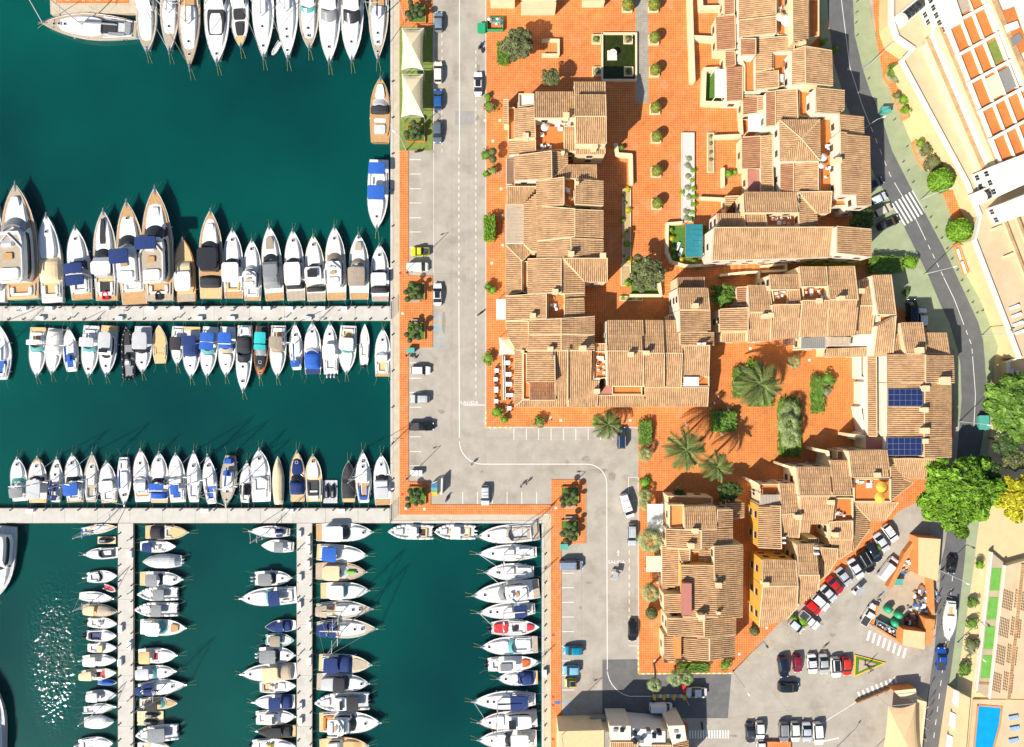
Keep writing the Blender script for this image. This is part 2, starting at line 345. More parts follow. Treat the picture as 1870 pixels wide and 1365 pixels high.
for y in (577,605,618,633): stripe(mk, (792,y),(808,y), 1.2, 'blue paint')
for y in range(578,632,16): stripe(mk, (807,y),(807,y+8), 1.0, 'blue paint')
paint(mk, 'disabled_sign', rect(795,596,801,603), 'blue paint', .009)
paint(mk, 'disabled_sign', rect(1034,1295,1042,1302), 'blue paint', .009); stripe(mk, (1026,1283),(1060,1284), 1.2, 'blue paint')
paint(mk, 'road_patch', rect(831,203,866,228), 'asphalt new', .005); MATS['patch'] = M('asphalt patch', (.30,.29,.27), .85, .1, .6, coords='World')
for o in mk.children:
    if o.name.startswith('road_patch'): o.data.materials[0] = MATS['patch']
def lettering(parent, txt, c, size_px, rz, mat='white paint', z=.012, name='painted_lettering', sx=1.0):
    cu = bpy.data.curves.new('txt', 'FONT'); cu.body = txt; cu.size = size_px*S; cu.align_x = 'CENTER'; cu.align_y = 'CENTER'; cu.space_character = 1.15
    o = bpy.data.objects.new('txt', cu); C.objects.link(o); bpy.context.view_layer.update()
    me = bpy.data.meshes.new_from_object(o.evaluated_get(bpy.context.evaluated_depsgraph_get())); bpy.data.objects.remove(o)
    me.materials.clear(); me.materials.append(MATS[mat]); n = obj(name, me, parent); L = LOC.get(parent, (0,0,0)); p = P(*c, z)
    n.location = (p[0]-L[0], p[1]-L[1], z-L[2]); n.rotation_euler = (0,0,rz); n.scale = (sx,1,1); return n
lettering(mk, 'SALIDA', (857,736), 8, 0, sx=1.15); lettering(mk, 'SALIDA', (1126,1027), 8, 0, sx=1.05)
for ch, c in (('B',(1366,1211)),('U',(1386,1191)),('S',(1405,1173))): lettering(mk, ch, c, 8, math.radians(45), 'yellow paint')
for k in range(6): stripe(mk, (1364+k*14.5,1226-k*13.6), (1369+k*14.5,1221-k*13.6), .8, 'yellow paint')
# crossings in the car park
for k in range(8):
    a = (1589+k*9.3, 1152+k*4.6); stripe(mk, a, (a[0]-5, a[1]+18), 4, 'white paint', .008, 'zebra_stripe')
for k in range(9):
    a = (1567+k*8.3, 1264-k*3.4); stripe(mk, a, (a[0]+4, a[1]+11), 3.6, 'white paint', .008, 'zebra_stripe')
for k in range(15): stripe(mk, (1260+k*5,1334), (1260+k*5,1349), 2.2, 'white paint', .008, 'zebra_stripe')
seg([(1500,1322),(1563,1283)], .9); seg([(1505,1354),(1532,1348)], 2)
# ---------------------------------------------------------------- piers
def pier(name, label, x0, y0, x1, y1, n, horiz):
    t = thing(name, label, 'pier', P((x0+x1)/2, (y0+y1)/2, 0))
    for k in range(n):
        if horiz: a, b = x0+(x1-x0)*k/n, x0+(x1-x0)*(k+1)/n-.35; r = rect(a, y0, b, y1)
        else: a, b = y0+(y1-y0)*k/n, y0+(y1-y0)*(k+1)/n-.35; r = rect(x0, a, x1, b)
        zz = -.05 - (k % 2)*.006
        MB().prism(px(r, zz), -.75, zz).build('slab', MATS['concrete pier'], t)
    for q in ((rect(x0,y0-.8,x1,y0+.8), rect(x0,y1-.8,x1,y1+.8)) if horiz else (rect(x0-.8,y0,x0+.8,y1), rect(x1-.8,y0,x1+.8,y1))):
        MB().prism(px(q, -.1), -.5, -.12).build('fender_strip', M('fender strip', (.42,.36,.26), .8, .2, 1, coords='World'), t)
    for k in range(n):
        u = (k+.5)/n; c = P(x0+(x1-x0)*u if horiz else (x0+x1)/2, (y0+y1)/2 if horiz else y0+(y1-y0)*u, -1)
        MB().tube((c[0],c[1],-3), (c[0],c[1],-.76), .35, 10).build('piling', MATS['concrete pier'], t)
    return t
pier('pier', 'long grey concrete pier between the two upper rows of yachts', -60, 560, 713.5, 585.5, 12, True)
pier('pier', 'wide pale concrete pier leading left from the inner quay corner', -60, 929, 713.5, 955, 13, True)
pier('finger_pier', 'narrow concrete finger pier nearest the left edge of the harbour', 216, 956, 243, 1420, 10, False)
pier('finger_pier', 'narrow concrete finger pier in the middle of the lower harbour', 542.5, 956, 569.5, 1420, 10, False)
t = thing('pier', 'tan stone pier head in the top left corner of the harbour', 'pier', P(170,0,0))
MB().prism(px([(88,-80),(250,-80),(250,24),(92,26)]), -2, -.05).build('stone_deck', MATS['concrete quay'], t)
MB().prism(px(rect(102,-80,235,6), 0), -.06, .02).build('tiled_deck', MATS['terracotta paving'], t)
for k in range(9): MB().prism(px(rect(106+k*14,-1.5,113+k*14,1)), .02, .035).build('painted_mark', MATS['white paint' if k % 2 else 'yellow paint'], t)
# oil and tyre stains on the old asphalt, expansion joints
for x, y, rx, ry, sd in ((1070,838,9,6,1),(1098,860,14,5,2),(1118,870,8,10,3),(810,590,5,22,4),(812,520,4,14,5),(1036,846,4,6,6),(806,752,8,5,7),(880,862,4,3,8),(1075,1065,6,3,9),(1362,1160,7,4,10),(1340,1344,8,3,11),(1520,1160,7,4,12),(873,125,4,7,13),(872,215,5,6,14),(1060,1110,3,4,15),(1400,1180,4,3,16),(1500,1140,5,3,17),(1085,1240,3,3,18)):
    r_ = random.Random(sd); paint(mk, 'oil_stain', [(x+rx*r_.uniform(.6,1.1)*math.cos(6.283*i/14), y+ry*r_.uniform(.6,1.1)*math.sin(6.283*i/14)) for i in range(14)], 'stain', .0045+.0002*sd) if 'stain' in MATS or M('stain', (.27,.235,.185), .8, .25, 1.2, coords='World', detail=8) and MATS.update(stain=MATS['stain']) is None else None
M('joint', (.24,.215,.18), .9, .2, 1, coords='World')
for a, b in (((825,230),(825,800)),((856,228),(856,560)),((886,800),(886,846)),((792,278),(792,500)),((1098,1204),(1098,1312)),((760,500),(840,500)),((884,800),(1164,800)),((1062,1000),(1062,1200)),((1330,1312),(1500,1290)),((1345,1180),(1440,1300))): stripe(mk, a, b, .35, 'joint', .0048, 'asphalt_joint')
# ---------------------------------------------------------------- houses: tiled roofs over cream walls
DV = {'N':(0,1), 'S':(0,-1), 'E':(1,0), 'W':(-1,0)}
def plane_pts(poly, d, zhi, pitch):
    dx, dy = DV[d]; zs = [zhi]*len(poly)
    for _ in range(5):
        pts = [P(x, y, z) for (x, y), z in zip(poly, zs)]; s = [p[0]*dx+p[1]*dy for p in pts]; m = min(s)
        zs = [zhi - pitch*(q-m) for q in s]
    return [P(x, y, z) for (x, y), z in zip(poly, zs)]
def ccw(pts):
    n = len(pts); a = sum(pts[i][0]*pts[(i+1)%n][1]-pts[(i+1)%n][0]*pts[i][1] for i in range(n))
    return pts if a > 0 else pts[::-1]
def inside(pts, x, y):
    r = False; n = len(pts)
    for i in range(n):
        a, b = pts[i], pts[(i+1)%n]
        if (a[1] > y) != (b[1] > y) and x < (b[0]-a[0])*(y-a[1])/(b[1]-a[1])+a[0]: r = not r
    return r
def tiles(mb, pts, d, zf, pitch=.40, course=.80, lift=.02, over=.12):
    """barrel tiles laid in columns down the slope, each its own little half-round piece"""
    dx, dy = DV[d]; cx, cy = -dy, dx
    cs = [p[0]*cx+p[1]*cy for p in pts]; c = min(cs)-over+pitch/2; c1 = max(cs)+over
    ss = [p[0]*dx+p[1]*dy for p in pts]
    n = len(pts)
    while c < c1:
        cc = min(max(c, min(cs)+1e-3), max(cs)-1e-3); hit = []
        for i in range(n):
            a, b = cs[i], cs[(i+1)%n]
            if (a-cc)*(b-cc) <= 0 and a != b: hit.append(ss[i]+(ss[(i+1)%n]-ss[i])*(cc-a)/(b-a))
        if len(hit) >= 2:
            s, s1 = min(hit), max(hit)+over
            while s < s1-.05:
                e = min(s+course+.06, s1); w0 = pitch*.39; j = R.uniform(-.012,.012); z0 = zf(s)+lift+j; z1 = zf(e)+lift+.045+j
                w1 = w0*1.06; k = c+R.uniform(-.012,.012); h = pitch*.34
                def ring(sv, z, w_): return [(k*cx+o*w_*cx+sv*dx, k*cy+o*w_*cy+sv*dy, z+q*h) for o, q in ((-1,0),(-.55,.8),(.55,.8),(1,0))]
                mb.add(ring(s, z0, w0)+ring(e, z1, w1), [(0,1,5,4),(1,2,6,5),(2,3,7,6),(4,5,6,7)])
                s += course
        c += pitch
BLOCKS = []
def building(name, label, blocks, wall='cream wall'):
    blocks = [((rect(*b[0]) if isinstance(b[0], tuple) else b[0]), *b[1:]) for b in blocks]; xs = [p for b in blocks for p in b[0]]; cxp = sum(p[0] for p in xs)/len(xs); cyp = sum(p[1] for p in xs)/len(xs)
    t = thing(name, label, 'house', P(cxp, cyp, .11))
    for b in blocks:
        poly, d, z = b[0], b[1], b[2]; opt = b[3] if len(b) > 3 else ''
        if isinstance(poly, tuple): poly = rect(*poly)
        if d == 'F':                                            # flat roof or roof terrace with a parapet
            pts = ccw([P(x, y, z) for x, y in poly])
            mat = {'o':'terrace tiles','p':'pink flat','w':'white wall','O':'orange flat','g':'turf'}[opt[0]] if opt else 'terrace tiles'
            MB().prism([p[:2] for p in pts], .05, z).build('wall', MATS['white wall' if 'W' in opt else wall], t)
            fl = MB().sheet([p[:2] for p in pts], z+.006).build('terrace_floor' if mat != 'pink flat' else 'flat_roof', MATS[mat], t)
            if 'n' not in opt:
                n = len(pts); mb = MB()
                for i in range(n):
                    a, q = Vector(pts[i][:2]), Vector(pts[(i+1)%n][:2]); dd = (q-a); l = dd.length
                    if l < .3: continue
                    dd /= l; nn = Vector((-dd.y, dd.x))*.16; mb.prism([a, q, q+nn, a+nn], z-.05, z+.55+.004*i)
                mb.build('parapet', MATS[wall], t)
            BLOCKS.append((pts, z)); continue
        pitch = .24
        pts = plane_pts(poly, d, z, pitch); pts = ccw(pts); dx, dy = DV[d]; m = min(p[0]*dx+p[1]*dy for p in pts)
        zf = lambda s, m=m, z=z: z - pitch*(s-m)
        MB().prism([p[:2] for p in pts], .05, [p[2]-.10 for p in pts]).build('wall', MATS['white wall' if 'W' in opt else 'ochre wall' if 'Y' in opt else wall], t)
        base = MB(); ex = []
        cen = Vector((sum(p[0] for p in pts)/len(pts), sum(p[1] for p in pts)/len(pts)))
        for p in pts:
            v = Vector(p[:2])-cen; v = cen+v*(1+.10/max(v.length,.5)); s = v.x*dx+v.y*dy; ex.append((v.x, v.y, zf(s)))
        n = len(ex); base.add([(x,y,q-.11) for x,y,q in ex]+[(x,y,q) for x,y,q in ex], [tuple(range(n-1,-1,-1)), tuple(range(n,2*n))]+[(i,(i+1)%n,n+(i+1)%n,n+i) for i in range(n)])
        rf = base.build('roof', MATS['roof under'], t)
        mb = MB(); tiles(mb, pts, d, zf); ro = mb.build('roof_tiles', MATS['roof tile red' if 'r' in opt else 'roof tile'], rf, kind='stuff')
        cap = MB()                                              # mortar bedding along the verges and the ridge
        for i in range(n):
            a, q = pts[i], pts[(i+1)%n]; e = Vector((q[0]-a[0], q[1]-a[1], q[2]-a[2])); l = e.length
            if l < .4: continue
            al = abs((e.x*dx+e.y*dy)/l); hi = (a[0]*dx+a[1]*dy-m) < .25 and (q[0]*dx+q[1]*dy-m) < .25
            if (al > .55 and R.random() < .7) or hi:
                cap.tube((a[0],a[1],a[2]+.10), (q[0],q[1],q[2]+.10), .10, 5)
        cap.build('ridge_mortar', MATS['mortar'], rf)
        BLOCKS.append((pts, z))
    return t
def windows(t, blocks_pts, every=3.2):
    """windows and doors with frames on the free walls of a house"""
    k = 0
    for pts, z in blocks_pts:
        n = len(pts)
        for i in range(n):
            a, b = Vector(pts[i][:2]), Vector(pts[(i+1)%n][:2]); e = b-a; l = e.length
            if l < 2.2: continue
            d = e/l; nn = Vector((d.y, -d.x)); ztop = min(pts[i][2], pts[(i+1)%n][2])
            if nn.dot(-(a+b)/2) < 0: continue                   # only the sides turned to the middle of the harbour show
            m = int(l//every)
            for j in range(max(1,m)):
                c = a+d*(l*(j+.5)/max(1,m))
                for zz in (1.2, 4.1, 6.6):
                    if zz+1.5 > ztop: continue
                    o = c+nn*.5
                    if any(q is not pts and zq > zz and inside(q, o.x, o.y) for q, zq in BLOCKS): continue
                    if k > 60: return
                    k += 1; L = LOC[t]; g = math.atan2(d.y, d.x)
                    fo = obj('window', WM[0], t); fo.location = (c.x-L[0], c.y-L[1], zz-L[2]); fo.rotation_euler = (0,0,g+math.pi)
                    obj('pane', WM[1], fo); obj('sill', WM[2], fo)
WM = [MB().box(-.62,.62,-.02,.07,0,1.35).mesh('window', MATS['frame brown']),
      MB().box(-.52,-.03,.05,.085,.1,1.25).box(.03,.52,.05,.085,.1,1.25).mesh('pane', MATS['glass dark']),
      MB().box(-.72,.72,-.02,.16,-.09,-.01).mesh('sill', MATS['white wall'])]
def chimney(t, x, y, z, h=1.2, sz=.5, cap=True):
    c = P(x, y, z+h); mb = MB().box(c[0]-sz,c[0]+sz,c[1]-sz*.8,c[1]+sz*.8,z-1.0,z+h)
    o = mb.build('chimney', MATS['cream wall'], t)
    if cap:
        MB().box(c[0]-sz*1.2,c[0]+sz*1.2,c[1]-sz,c[1]+sz,z+h+.14,z+h+.24).build('chimney_cap', MATS['mortar'], o)
        MB().box(c[0]-sz*.7,c[0]+sz*.7,c[1]-sz*.5,c[1]+sz*.5,z+h,z+h+.14).build('chimney_vent', MATS['dark metal'], o)
def bdo(name, label, blocks, chim, **kw):
    n0 = len(BLOCKS); t = building(name, label, blocks, **kw); own = BLOCKS[n0:]
    for c in chim: chimney(t, *c)
    HOUSES.append((t, own)); return t
HOUSES = []
Q = lambda *a: [(a[i], a[i+1]) for i in range(0, len(a), 2)]
ha = bdo('terraced_house', 'tiled house with a furnished terrace at the north end of the waterfront terrace', [
 (Q(1049,151,1105,151,1105,174,1050,174),'N',9.4),(Q(1051,174,1106,174,1107,213,1051,213),'N',11.8),(Q(1051,213,1107,213,1107,262,1052,262),'S',11.8),(Q(1052,265,1105,265,1105,281,1051,281),'S',7.2),
 (Q(976,169,1049,169,1051,216,976,216),'N',9,'W'),(Q(1031,231,1051,231,1052,274,1031,274),'S',8.4),(Q(940,199,976,196,978,252,940,253),'W',8.2),(Q(930,257,978,253,978,276,930,282),'W',6.6,'W'),
 (Q(947,173,976,173,976,194,947,198),'F',6.4,'wW'),(Q(978,222,1031,222,1030,276,978,277),'F',5.0,'o'),(Q(920,182,928,182,928,226,920,226),'W',4.0),(Q(928,198,940,198,940,256,928,258),'F',2.6,'o')],
 [(1034,211,9,1.3),(960,248,7.2),(1086,267,8.6,1.6,.5),(1054,171,8.2,.8,.25),(1028,279,6,1.2,.3)])
hb = bdo('terraced_house', 'long waterfront house with tiled roofs beside the white glazed pergola', [
 (Q(940,285,1007,276,1008,325,940,330),'W',8.6,'W'),(Q(1008,277,1036,280,1036,301,1010,325),'E',7.4),(Q(1035,302,1089,302,1090,327,1011,326),'N',7.0),
 (Q(926,341,980,341,957,372,926,372),'S',5.4),(Q(980,331,1030,324,1030,373,980,376),'W',8.6,'W'),(Q(957,373,981,352,981,460,972,460,957,446),'W',6.2),(Q(981,376,1050,382,1050,432,981,440),'W',8.6),
 (Q(1050,383,1101,385,1101,434,1050,431),'E',8.6),(Q(1051,327,1101,330,1101,376,1050,373),'E',8.6),(Q(1030,326,1050,328,1050,382,1030,376),'F',5.6,'o'),
 (Q(981,441,1043,435,1043,472,981,472),'W',8.4),(Q(964,473,1025,472,1025,535,964,536),'W',8.2),(Q(1043,435,1101,438,1101,470,1043,471),'E',8.4),
 (Q(1029,472,1109,472,1109,514,1067,514),'S',8.6),(Q(1026,473,1067,514,1067,535,1026,536),'E',7.8),(Q(925,448,957,447,972,460,954,477),'N',4.6),(Q(924,449,953,477,953,533,924,540),'W',4.6),
 (Q(955,478,963,478,963,535,955,535),'F',3.4,'o')],
 [(1043,464,8.4),(1014,533,8.0,1.0),(1101,467,8.2,.9,.5),(1054,334,8.4,1.0,.3),(1028,279,7,1.0,.3)])
hc = bdo('terraced_house', 'corner house with tiled arcade roofs above the cafe tables', [
 (Q(924,541,998,536,998,582,924,586),'W',7.6,'W'),(Q(1000,538,1031,538,1030,582,1000,582),'F',5.4,'o'),(Q(1031,547,1066,545,1067,580,1031,580),'E',7.4),(Q(1031,537,1067,536,1067,546,1031,547),'E',7.0),
 (Q(966,585,1025,582,1025,611,967,612),'W',8.4),(Q(1025,582,1085,578,1085,611,1025,610),'E',8.4),(Q(966,613,1025,612,1025,641,965,641),'W',8.1),(Q(1025,611,1085,613,1085,640,1025,640),'E',8.1),
 (Q(923,587,965,587,965,640,943,640,930,617),'W',5.0),(Q(964,641,1013,641,1014,698,962,698),'W',7.8),(Q(1014,641,1037,641,1037,731,1014,731),'S',7.4),(Q(1039,641,1081,641,1082,695,1094,695,1090,743,1038,743),'S',6.8),
 (Q(968,699,1014,699,1014,731,968,731),'N',5.6,'r'),(Q(940,619,954,645,954,731,940,743),'W',4.3),(Q(954,731,1037,731,1037,743,941,743),'S',4.3),
 (Q(955,645,962,645,962,698,968,700,968,730,955,730),'F',4.0,'o'),(Q(1083,642,1109,642,1109,690,1083,694),'F',4.8,'o')],
 [(973,577,7.3,1.0),(1005,638,7.8,1.1),(1064,637,8,1.2,.6),(1090,715,5.6,1.0),(954,642,4.6,.6,.3)])
hd = bdo('terraced_house', 'tiled house with parallel gables facing the parking bays', [
 (Q(1109,586,1174,586,1175,641,1109,641),'N',8.6,'W'),(Q(1109,641,1175,641,1175,704,1109,704),'S',8.6,'W'),(Q(1175,586,1210,586,1213,645,1176,645),'N',8.2),(Q(1176,645,1213,645,1213,707,1176,707),'S',8.2),
 (Q(1211,586,1240,586,1246,645,1213,645),'N',7.6),(Q(1213,645,1246,645,1244,706,1213,706),'S',7.6),(Q(1246,632,1296,631,1294,687,1246,687),'S',7.4),(Q(1246,688,1294,688,1294,706,1246,706),'F',4.2,'o'),
 (Q(1088,722,1178,722,1178,743,1088,743),'S',4.3),(Q(1178,708,1294,708,1292,742,1178,742),'S',4.8),(Q(1117,705,1172,705,1172,721,1117,721),'F',3.8,'o'),(Q(1095,721,1108,704,1117,704,1117,721),'F',4.2,'pn'),
 (Q(1085,628,1109,628,1109,641,1085,641),'S',5.4)],
 [(1152,648,8.5,1.2),(1181,645,8.2,1.3,.45)])
he = bdo('town_house', 'slim tiled house standing between the two planted courts', [
 (Q(1237,527,1292,527,1296,566,1241,566),'N',9.4,'W'),(Q(1241,567,1296,566,1297,605,1242,605),'E',9.4,'W'),(Q(1242,608,1303,608,1303,630,1242,630),'E',8.0,'W'),(Q(1236,508,1286,507,1286,527,1237,527),'N',6.4,'r'),
 (Q(1220,576,1238,576,1238,586,1220,586),'S',4.0)],
 [(1270,559,9.2,1.2)])
hf = bdo('town_house', 'white walled house with large tiled roofs and parasol terrace at the top', [
 (Q(1350,-30,1417,-30,1417,27,1350,35),'W',8.6,'W'),(Q(1351,37,1417,30,1417,62,1351,69),'W',8.4,'W'),(Q(1447,-30,1475,-30,1475,71,1448,78),'E',10.6),(Q(1418,-30,1447,-30,1447,67,1418,67),'F',6.4,'o'),
 (Q(1354,71,1380,71,1380,101,1354,101),'W',8.2,'rW'),(Q(1381,71,1450,66,1450,92,1410,96,1410,126,1381,132),'W',8.4,'W'),(Q(1447,92,1470,85,1471,152,1447,155),'W',11,'W'),(Q(1470,85,1518,93,1520,157,1471,152),'E',11),
 (Q(1410,97,1446,93,1447,155,1424,160,1410,128),'F',6.2,'o'),(Q(1381,133,1421,129,1422,160,1381,165),'W',7.6,'W'),(Q(1308,31,1342,28,1343,90,1310,92),'W',5.0,'r'),(Q(1324,-20,1341,-20,1341,26,1324,28),'W',5.2,'r'),
 (Q(1326,94,1342,94,1343,119,1326,121),'W',5.2,'r'),(Q(1327,122,1356,121,1356,182,1328,184),'W',5.0,'rW'),(Q(1343,95,1381,103,1381,170,1358,170,1358,122),'F',5.0,'oW'),(Q(1475,0,1494,0,1494,68,1476,72),'F',5.0,'o')],
 [(1466,80,8.6,1.2)], wall='cream wall')
hg = bdo('town_house', 'cream house with a pyramid roof and long orange roof terrace', [
 (Q(1400,168,1416,167,1416,230,1400,231),'W',7.6,'rW'),(Q(1416,166,1455,162,1457,217,1416,229),'W',8.4,'W'),(Q(1358,176,1383,176,1383,205,1358,208),'W',5.0,'r'),(Q(1383,176,1398,176,1398,200,1383,204),'W',5.4),
 (Q(1457,165,1488,165,1490,207,1528,212,1530,355,1495,355,1495,218,1457,214),'F',6.4,'oW'),(Q(1489,161,1541,166,1541,200,1532,208,1490,206),'E',10.8,'W'),(Q(1532,207,1576,213,1577,245,1534,240),'E',10.2,'W'),(Q(1534,241,1587,250,1590,376,1565,376,1564,355,1536,355),'E',11,'W'),
 (Q(1424,220,1496,220,1464,254),'N',10.2),(Q(1496,220,1497,294,1464,254),'E',10.2),(Q(1464,254,1497,294,1425,294),'S',10.2,'W'),(Q(1424,220,1464,254,1425,294),'W',10.2,'W'),
 (Q(1426,296,1449,296,1449,350,1426,350),'W',7.8,'rW'),(Q(1449,296,1494,296,1494,350,1449,350),'W',8.6,'W'),(Q(1356,251,1389,249,1389,307,1356,307),'W',5.0,'r'),(Q(1389,249,1410,248,1412,350,1391,350),'W',5.6,'W'),(Q(1365,311,1389,311,1389,350,1366,350),'F',4.0,'pn'),
 (Q(1497,350,1560,350,1560,376,1519,378),'F',5.0,'oW')],
 [(1531,293,10.8,1.4,.5),(1500,152,8.6,1.0)])
hh = bdo('town_house', 'broad house with one long pale tiled roof above the teal pergola', [
 (Q(1359,352,1457,352,1457,389,1361,389),'N',9.0),(Q(1361,389,1398,389,1400,415,1363,415),'N',8.0),(Q(1458,351,1519,350,1516,389,1491,389),'S',9.0),(Q(1458,352,1491,390,1492,412,1459,415),'E',8.4),
 (Q(1398,391,1457,391,1457,415,1400,415),'F',6.0,'o'),(Q(1309,391,1358,391,1362,415,1311,415),'N',6.8,'W'),(Q(1304,416,1525,415,1519,469,1300,475),'S',9.4,'W'),(Q(1528,414,1590,419,1591,470,1528,462),'E',11.2,'W'),
 (Q(1325,359,1350,358,1337,372,1326,388),'W',4.0)],
 [(1527,447,8.8,.6,.2)])
hi = bdo('terraced_house', 'terrace of houses with alternate tiled gables above the palm court', [
 (Q(1366,522,1404,522,1411,570,1368,570),'N',7.6,'W'),(Q(1368,572,1411,571,1409,623,1365,623),'S',7.4),(Q(1405,503,1458,502,1460,529,1407,529),'N',8.8),(Q(1440,529,1460,529,1462,556,1441,556),'N',7.9),(Q(1408,530,1439,530,1441,556,1411,556),'F',6.2,'o'),
 (Q(1411,557,1462,556,1460,615,1409,622),'S',8.7),(Q(1459,488,1509,488,1511,523,1463,524),'N',9.3),(Q(1464,526,1513,525,1514,547,1465,548),'F',6.6,'o'),(Q(1465,549,1514,549,1510,614,1460,615),'S',9.2),
 (Q(1509,488,1560,487,1567,547,1515,547),'N',9.4),(Q(1515,548,1567,548,1563,612,1511,614),'S',9.4),(Q(1315,565,1366,562,1366,605,1316,606),'W',7.4),(Q(1318,608,1363,607,1362,624,1318,624),'S',4.8),(Q(1346,525,1364,524,1364,558,1348,558),'W',5.4,'r'),
 (Q(1569,513,1590,512,1597,558,1568,558),'N',7.4),(Q(1567,559,1598,559,1592,610,1563,609),'S',7.4),(Q(1561,611,1593,611,1590,632,1558,632),'F',6.0,'wnW'),(Q(1592,504,1627,503,1636,575,1603,574),'N',9.4,'W'),(Q(1602,596,1636,577,1630,650,1595,650),'S',9.0,'W'),(Q(1604,577,1636,577,1630,594,1604,595),'F',7.0,'oW'),
 (Q(1636,610,1646,610,1652,646,1631,646),'N',7.0),(Q(1646,590,1685,590,1692,646,1655,646),'N',8.8),(Q(1689,609,1728,609,1734,646,1692,646),'N',7.8),(Q(1508,637,1584,634,1584,651,1505,651),'S',4.6),(Q(1460,616,1510,616,1510,636,1460,640),'F',3.6,'o')],
 [(1397,578,7.2,1.2),(1408,576,7.2,1.2),(1537,545,9.3,1.4,.45),(1496,550,8.8,.8,.5),(1573,532,7.2,1.4,.5),(1680,640,8.2,1.4,.6)])
hj = bdo('town_house', 'tiled house with two blue solar arrays along the curved road', [
 (Q(1621,648,1690,648,1689,699,1621,699),'W',9.2,'W'),(Q(1621,700,1689,699,1687,799,1621,799),'W',9.15,'W'),(Q(1690,648,1740,650,1742,699,1690,699),'E',9.6),(Q(1689,699,1736,699,1736,799,1687,799),'E',9.15),(Q(1622,800,1687,800,1687,832,1620,830),'W',8.6,'W'),(Q(1687,800,1737,799,1736,835,1687,835),'E',8.6),
 (Q(1585,650,1600,650,1601,797,1586,797),'W',5.2,'W'),(Q(1602,650,1620,650,1620,797,1602,797),'F',3.4,'oW'),(Q(1581,800,1617,800,1617,820,1581,820),'F',5.0,'pn')],
 [(1726,696,8.6,1.2,.8),(1690,710,9,1,.6),(1689,749,9,1,.5),(1690,787,9,1,.6),(1689,806,8.4,1,.5)])
hk = bdo('town_house', 'stepped house with two yellow parasols on its roof terrace', [
 (Q(1552,825,1620,823,1625,872,1557,872),'N',9.2),(Q(1455,854,1517,854,1520,905,1460,905),'N',8.6),(Q(1517,842,1551,842,1557,905,1520,905),'N',8.7),(Q(1461,907,1526,907,1522,956,1482,957,1480,972,1460,972),'S',8.2),
 (Q(1424,884,1453,884,1459,935,1428,938),'N',7.6),(Q(1428,939,1463,937,1459,982,1430,980),'S',7.4),(Q(1386,924,1425,924,1427,1002,1385,1000),'W',7.6,'Y'),(Q(1386,884,1424,884,1424,923,1386,923),'F',5.0,'o'),
 (Q(1558,918,1640,918,1615,951,1589,951),'S',5.4),(Q(1558,919,1588,951,1588,966,1560,1005),'E',5.4),(Q(1515,953,1557,951,1557,985,1515,985),'S',7.2),(Q(1516,986,1557,986,1556,1006,1532,1022,1516,1012),'S',5.6),
 (Q(1626,838,1710,838,1690,875,1650,874),'S',6.4),(Q(1626,840,1650,875,1668,882,1626,915),'E',6.2),(Q(1557,874,1625,874,1625,916,1557,916),'F',6.2,'o'),(Q(1524,909,1556,909,1556,950,1522,952),'F',6.2,'o'),(Q(1526,822,1552,826,1552,842,1526,842),'F',4.4,'o')],
 [(1458,945,7.4,1.2),(1526,977,6.6,1.2,.5),(1602,868,8.6,1.0),(1518,918,8.0,.8)])
hl = bdo('town_house', 'tiled house with an ochre side wall behind the diagonal parking', [
 (Q(1391,1022,1453,1024,1457,1070,1393,1070),'N',8.4,'Y'),(Q(1393,1071,1457,1070,1455,1110,1437,1130,1386,1145),'S',8.4,'Y'),(Q(1455,995,1493,994,1496,1050,1458,1050),'N',7.8),(Q(1458,1051,1496,1050,1495,1077,1458,1108),'S',7.8),
 (Q(1497,1000,1530,1002,1528,1022,1512,1048,1497,1060),'S',6.0),(Q(1476,983,1494,983,1494,992,1476,992),'S',5.4)],
 [(1399,1068,8.0,1.0)])
hm = bdo('terraced_house', 'south tiled house beside the palm walk with a pink roof strip', [
 (Q(1249,927,1306,926,1309,966,1251,966),'N',8.6),(Q(1310,931,1337,931,1337,962,1310,963),'E',8.0),(Q(1217,966,1280,969,1280,1003,1218,1001),'W',8.4),(Q(1281,968,1337,964,1337,993,1304,998,1281,1003),'E',8.4),
 (Q(1221,921,1248,921,1249,964,1221,964),'F',6.4,'O'),(Q(1210,994,1240,1002,1240,1070,1210,1076),'W',5.0),(Q(1240,1003,1260,1004,1259,1024,1245,1027),'W',6.6),(Q(1277,1004,1302,1003,1300,1031,1277,1029),'W',6.6),(Q(1260,1005,1277,1005,1277,1030,1260,1030),'F',5.4,'o'),
 (Q(1245,1032,1303,1033,1312,1128,1247,1128),'W',8.8,'Y'),(Q(1304,998,1356,995,1355,1127,1313,1129,1304,1060),'E',8.8),(Q(1213,1086,1245,1086,1246,1118,1214,1118),'W',6.0),(Q(1219,1129,1284,1131,1286,1163,1219,1160),'W',8.0),(Q(1286,1131,1343,1127,1343,1158,1286,1163),'E',8.0),
 (Q(1213,1162,1295,1166,1295,1207,1240,1208,1214,1210),'W',7.2),(Q(1296,1166,1342,1160,1341,1200,1296,1206),'E',7.2),(Q(1325,917,1358,917,1358,945,1325,950),'E',4.6),(Q(1218,905,1300,908,1300,920,1250,925,1218,920),'F',4.6,'O')],
 [(1270,970,8.2,1.1),(1262,997,8.0,1.2),(1312,1069,8.6,1.0),(1281,1128,8.4,1.6,.55),(1312,1120,8.4,.9,.3)])
for t_, own in HOUSES:
    if t_ is not hj: windows(t_, own)
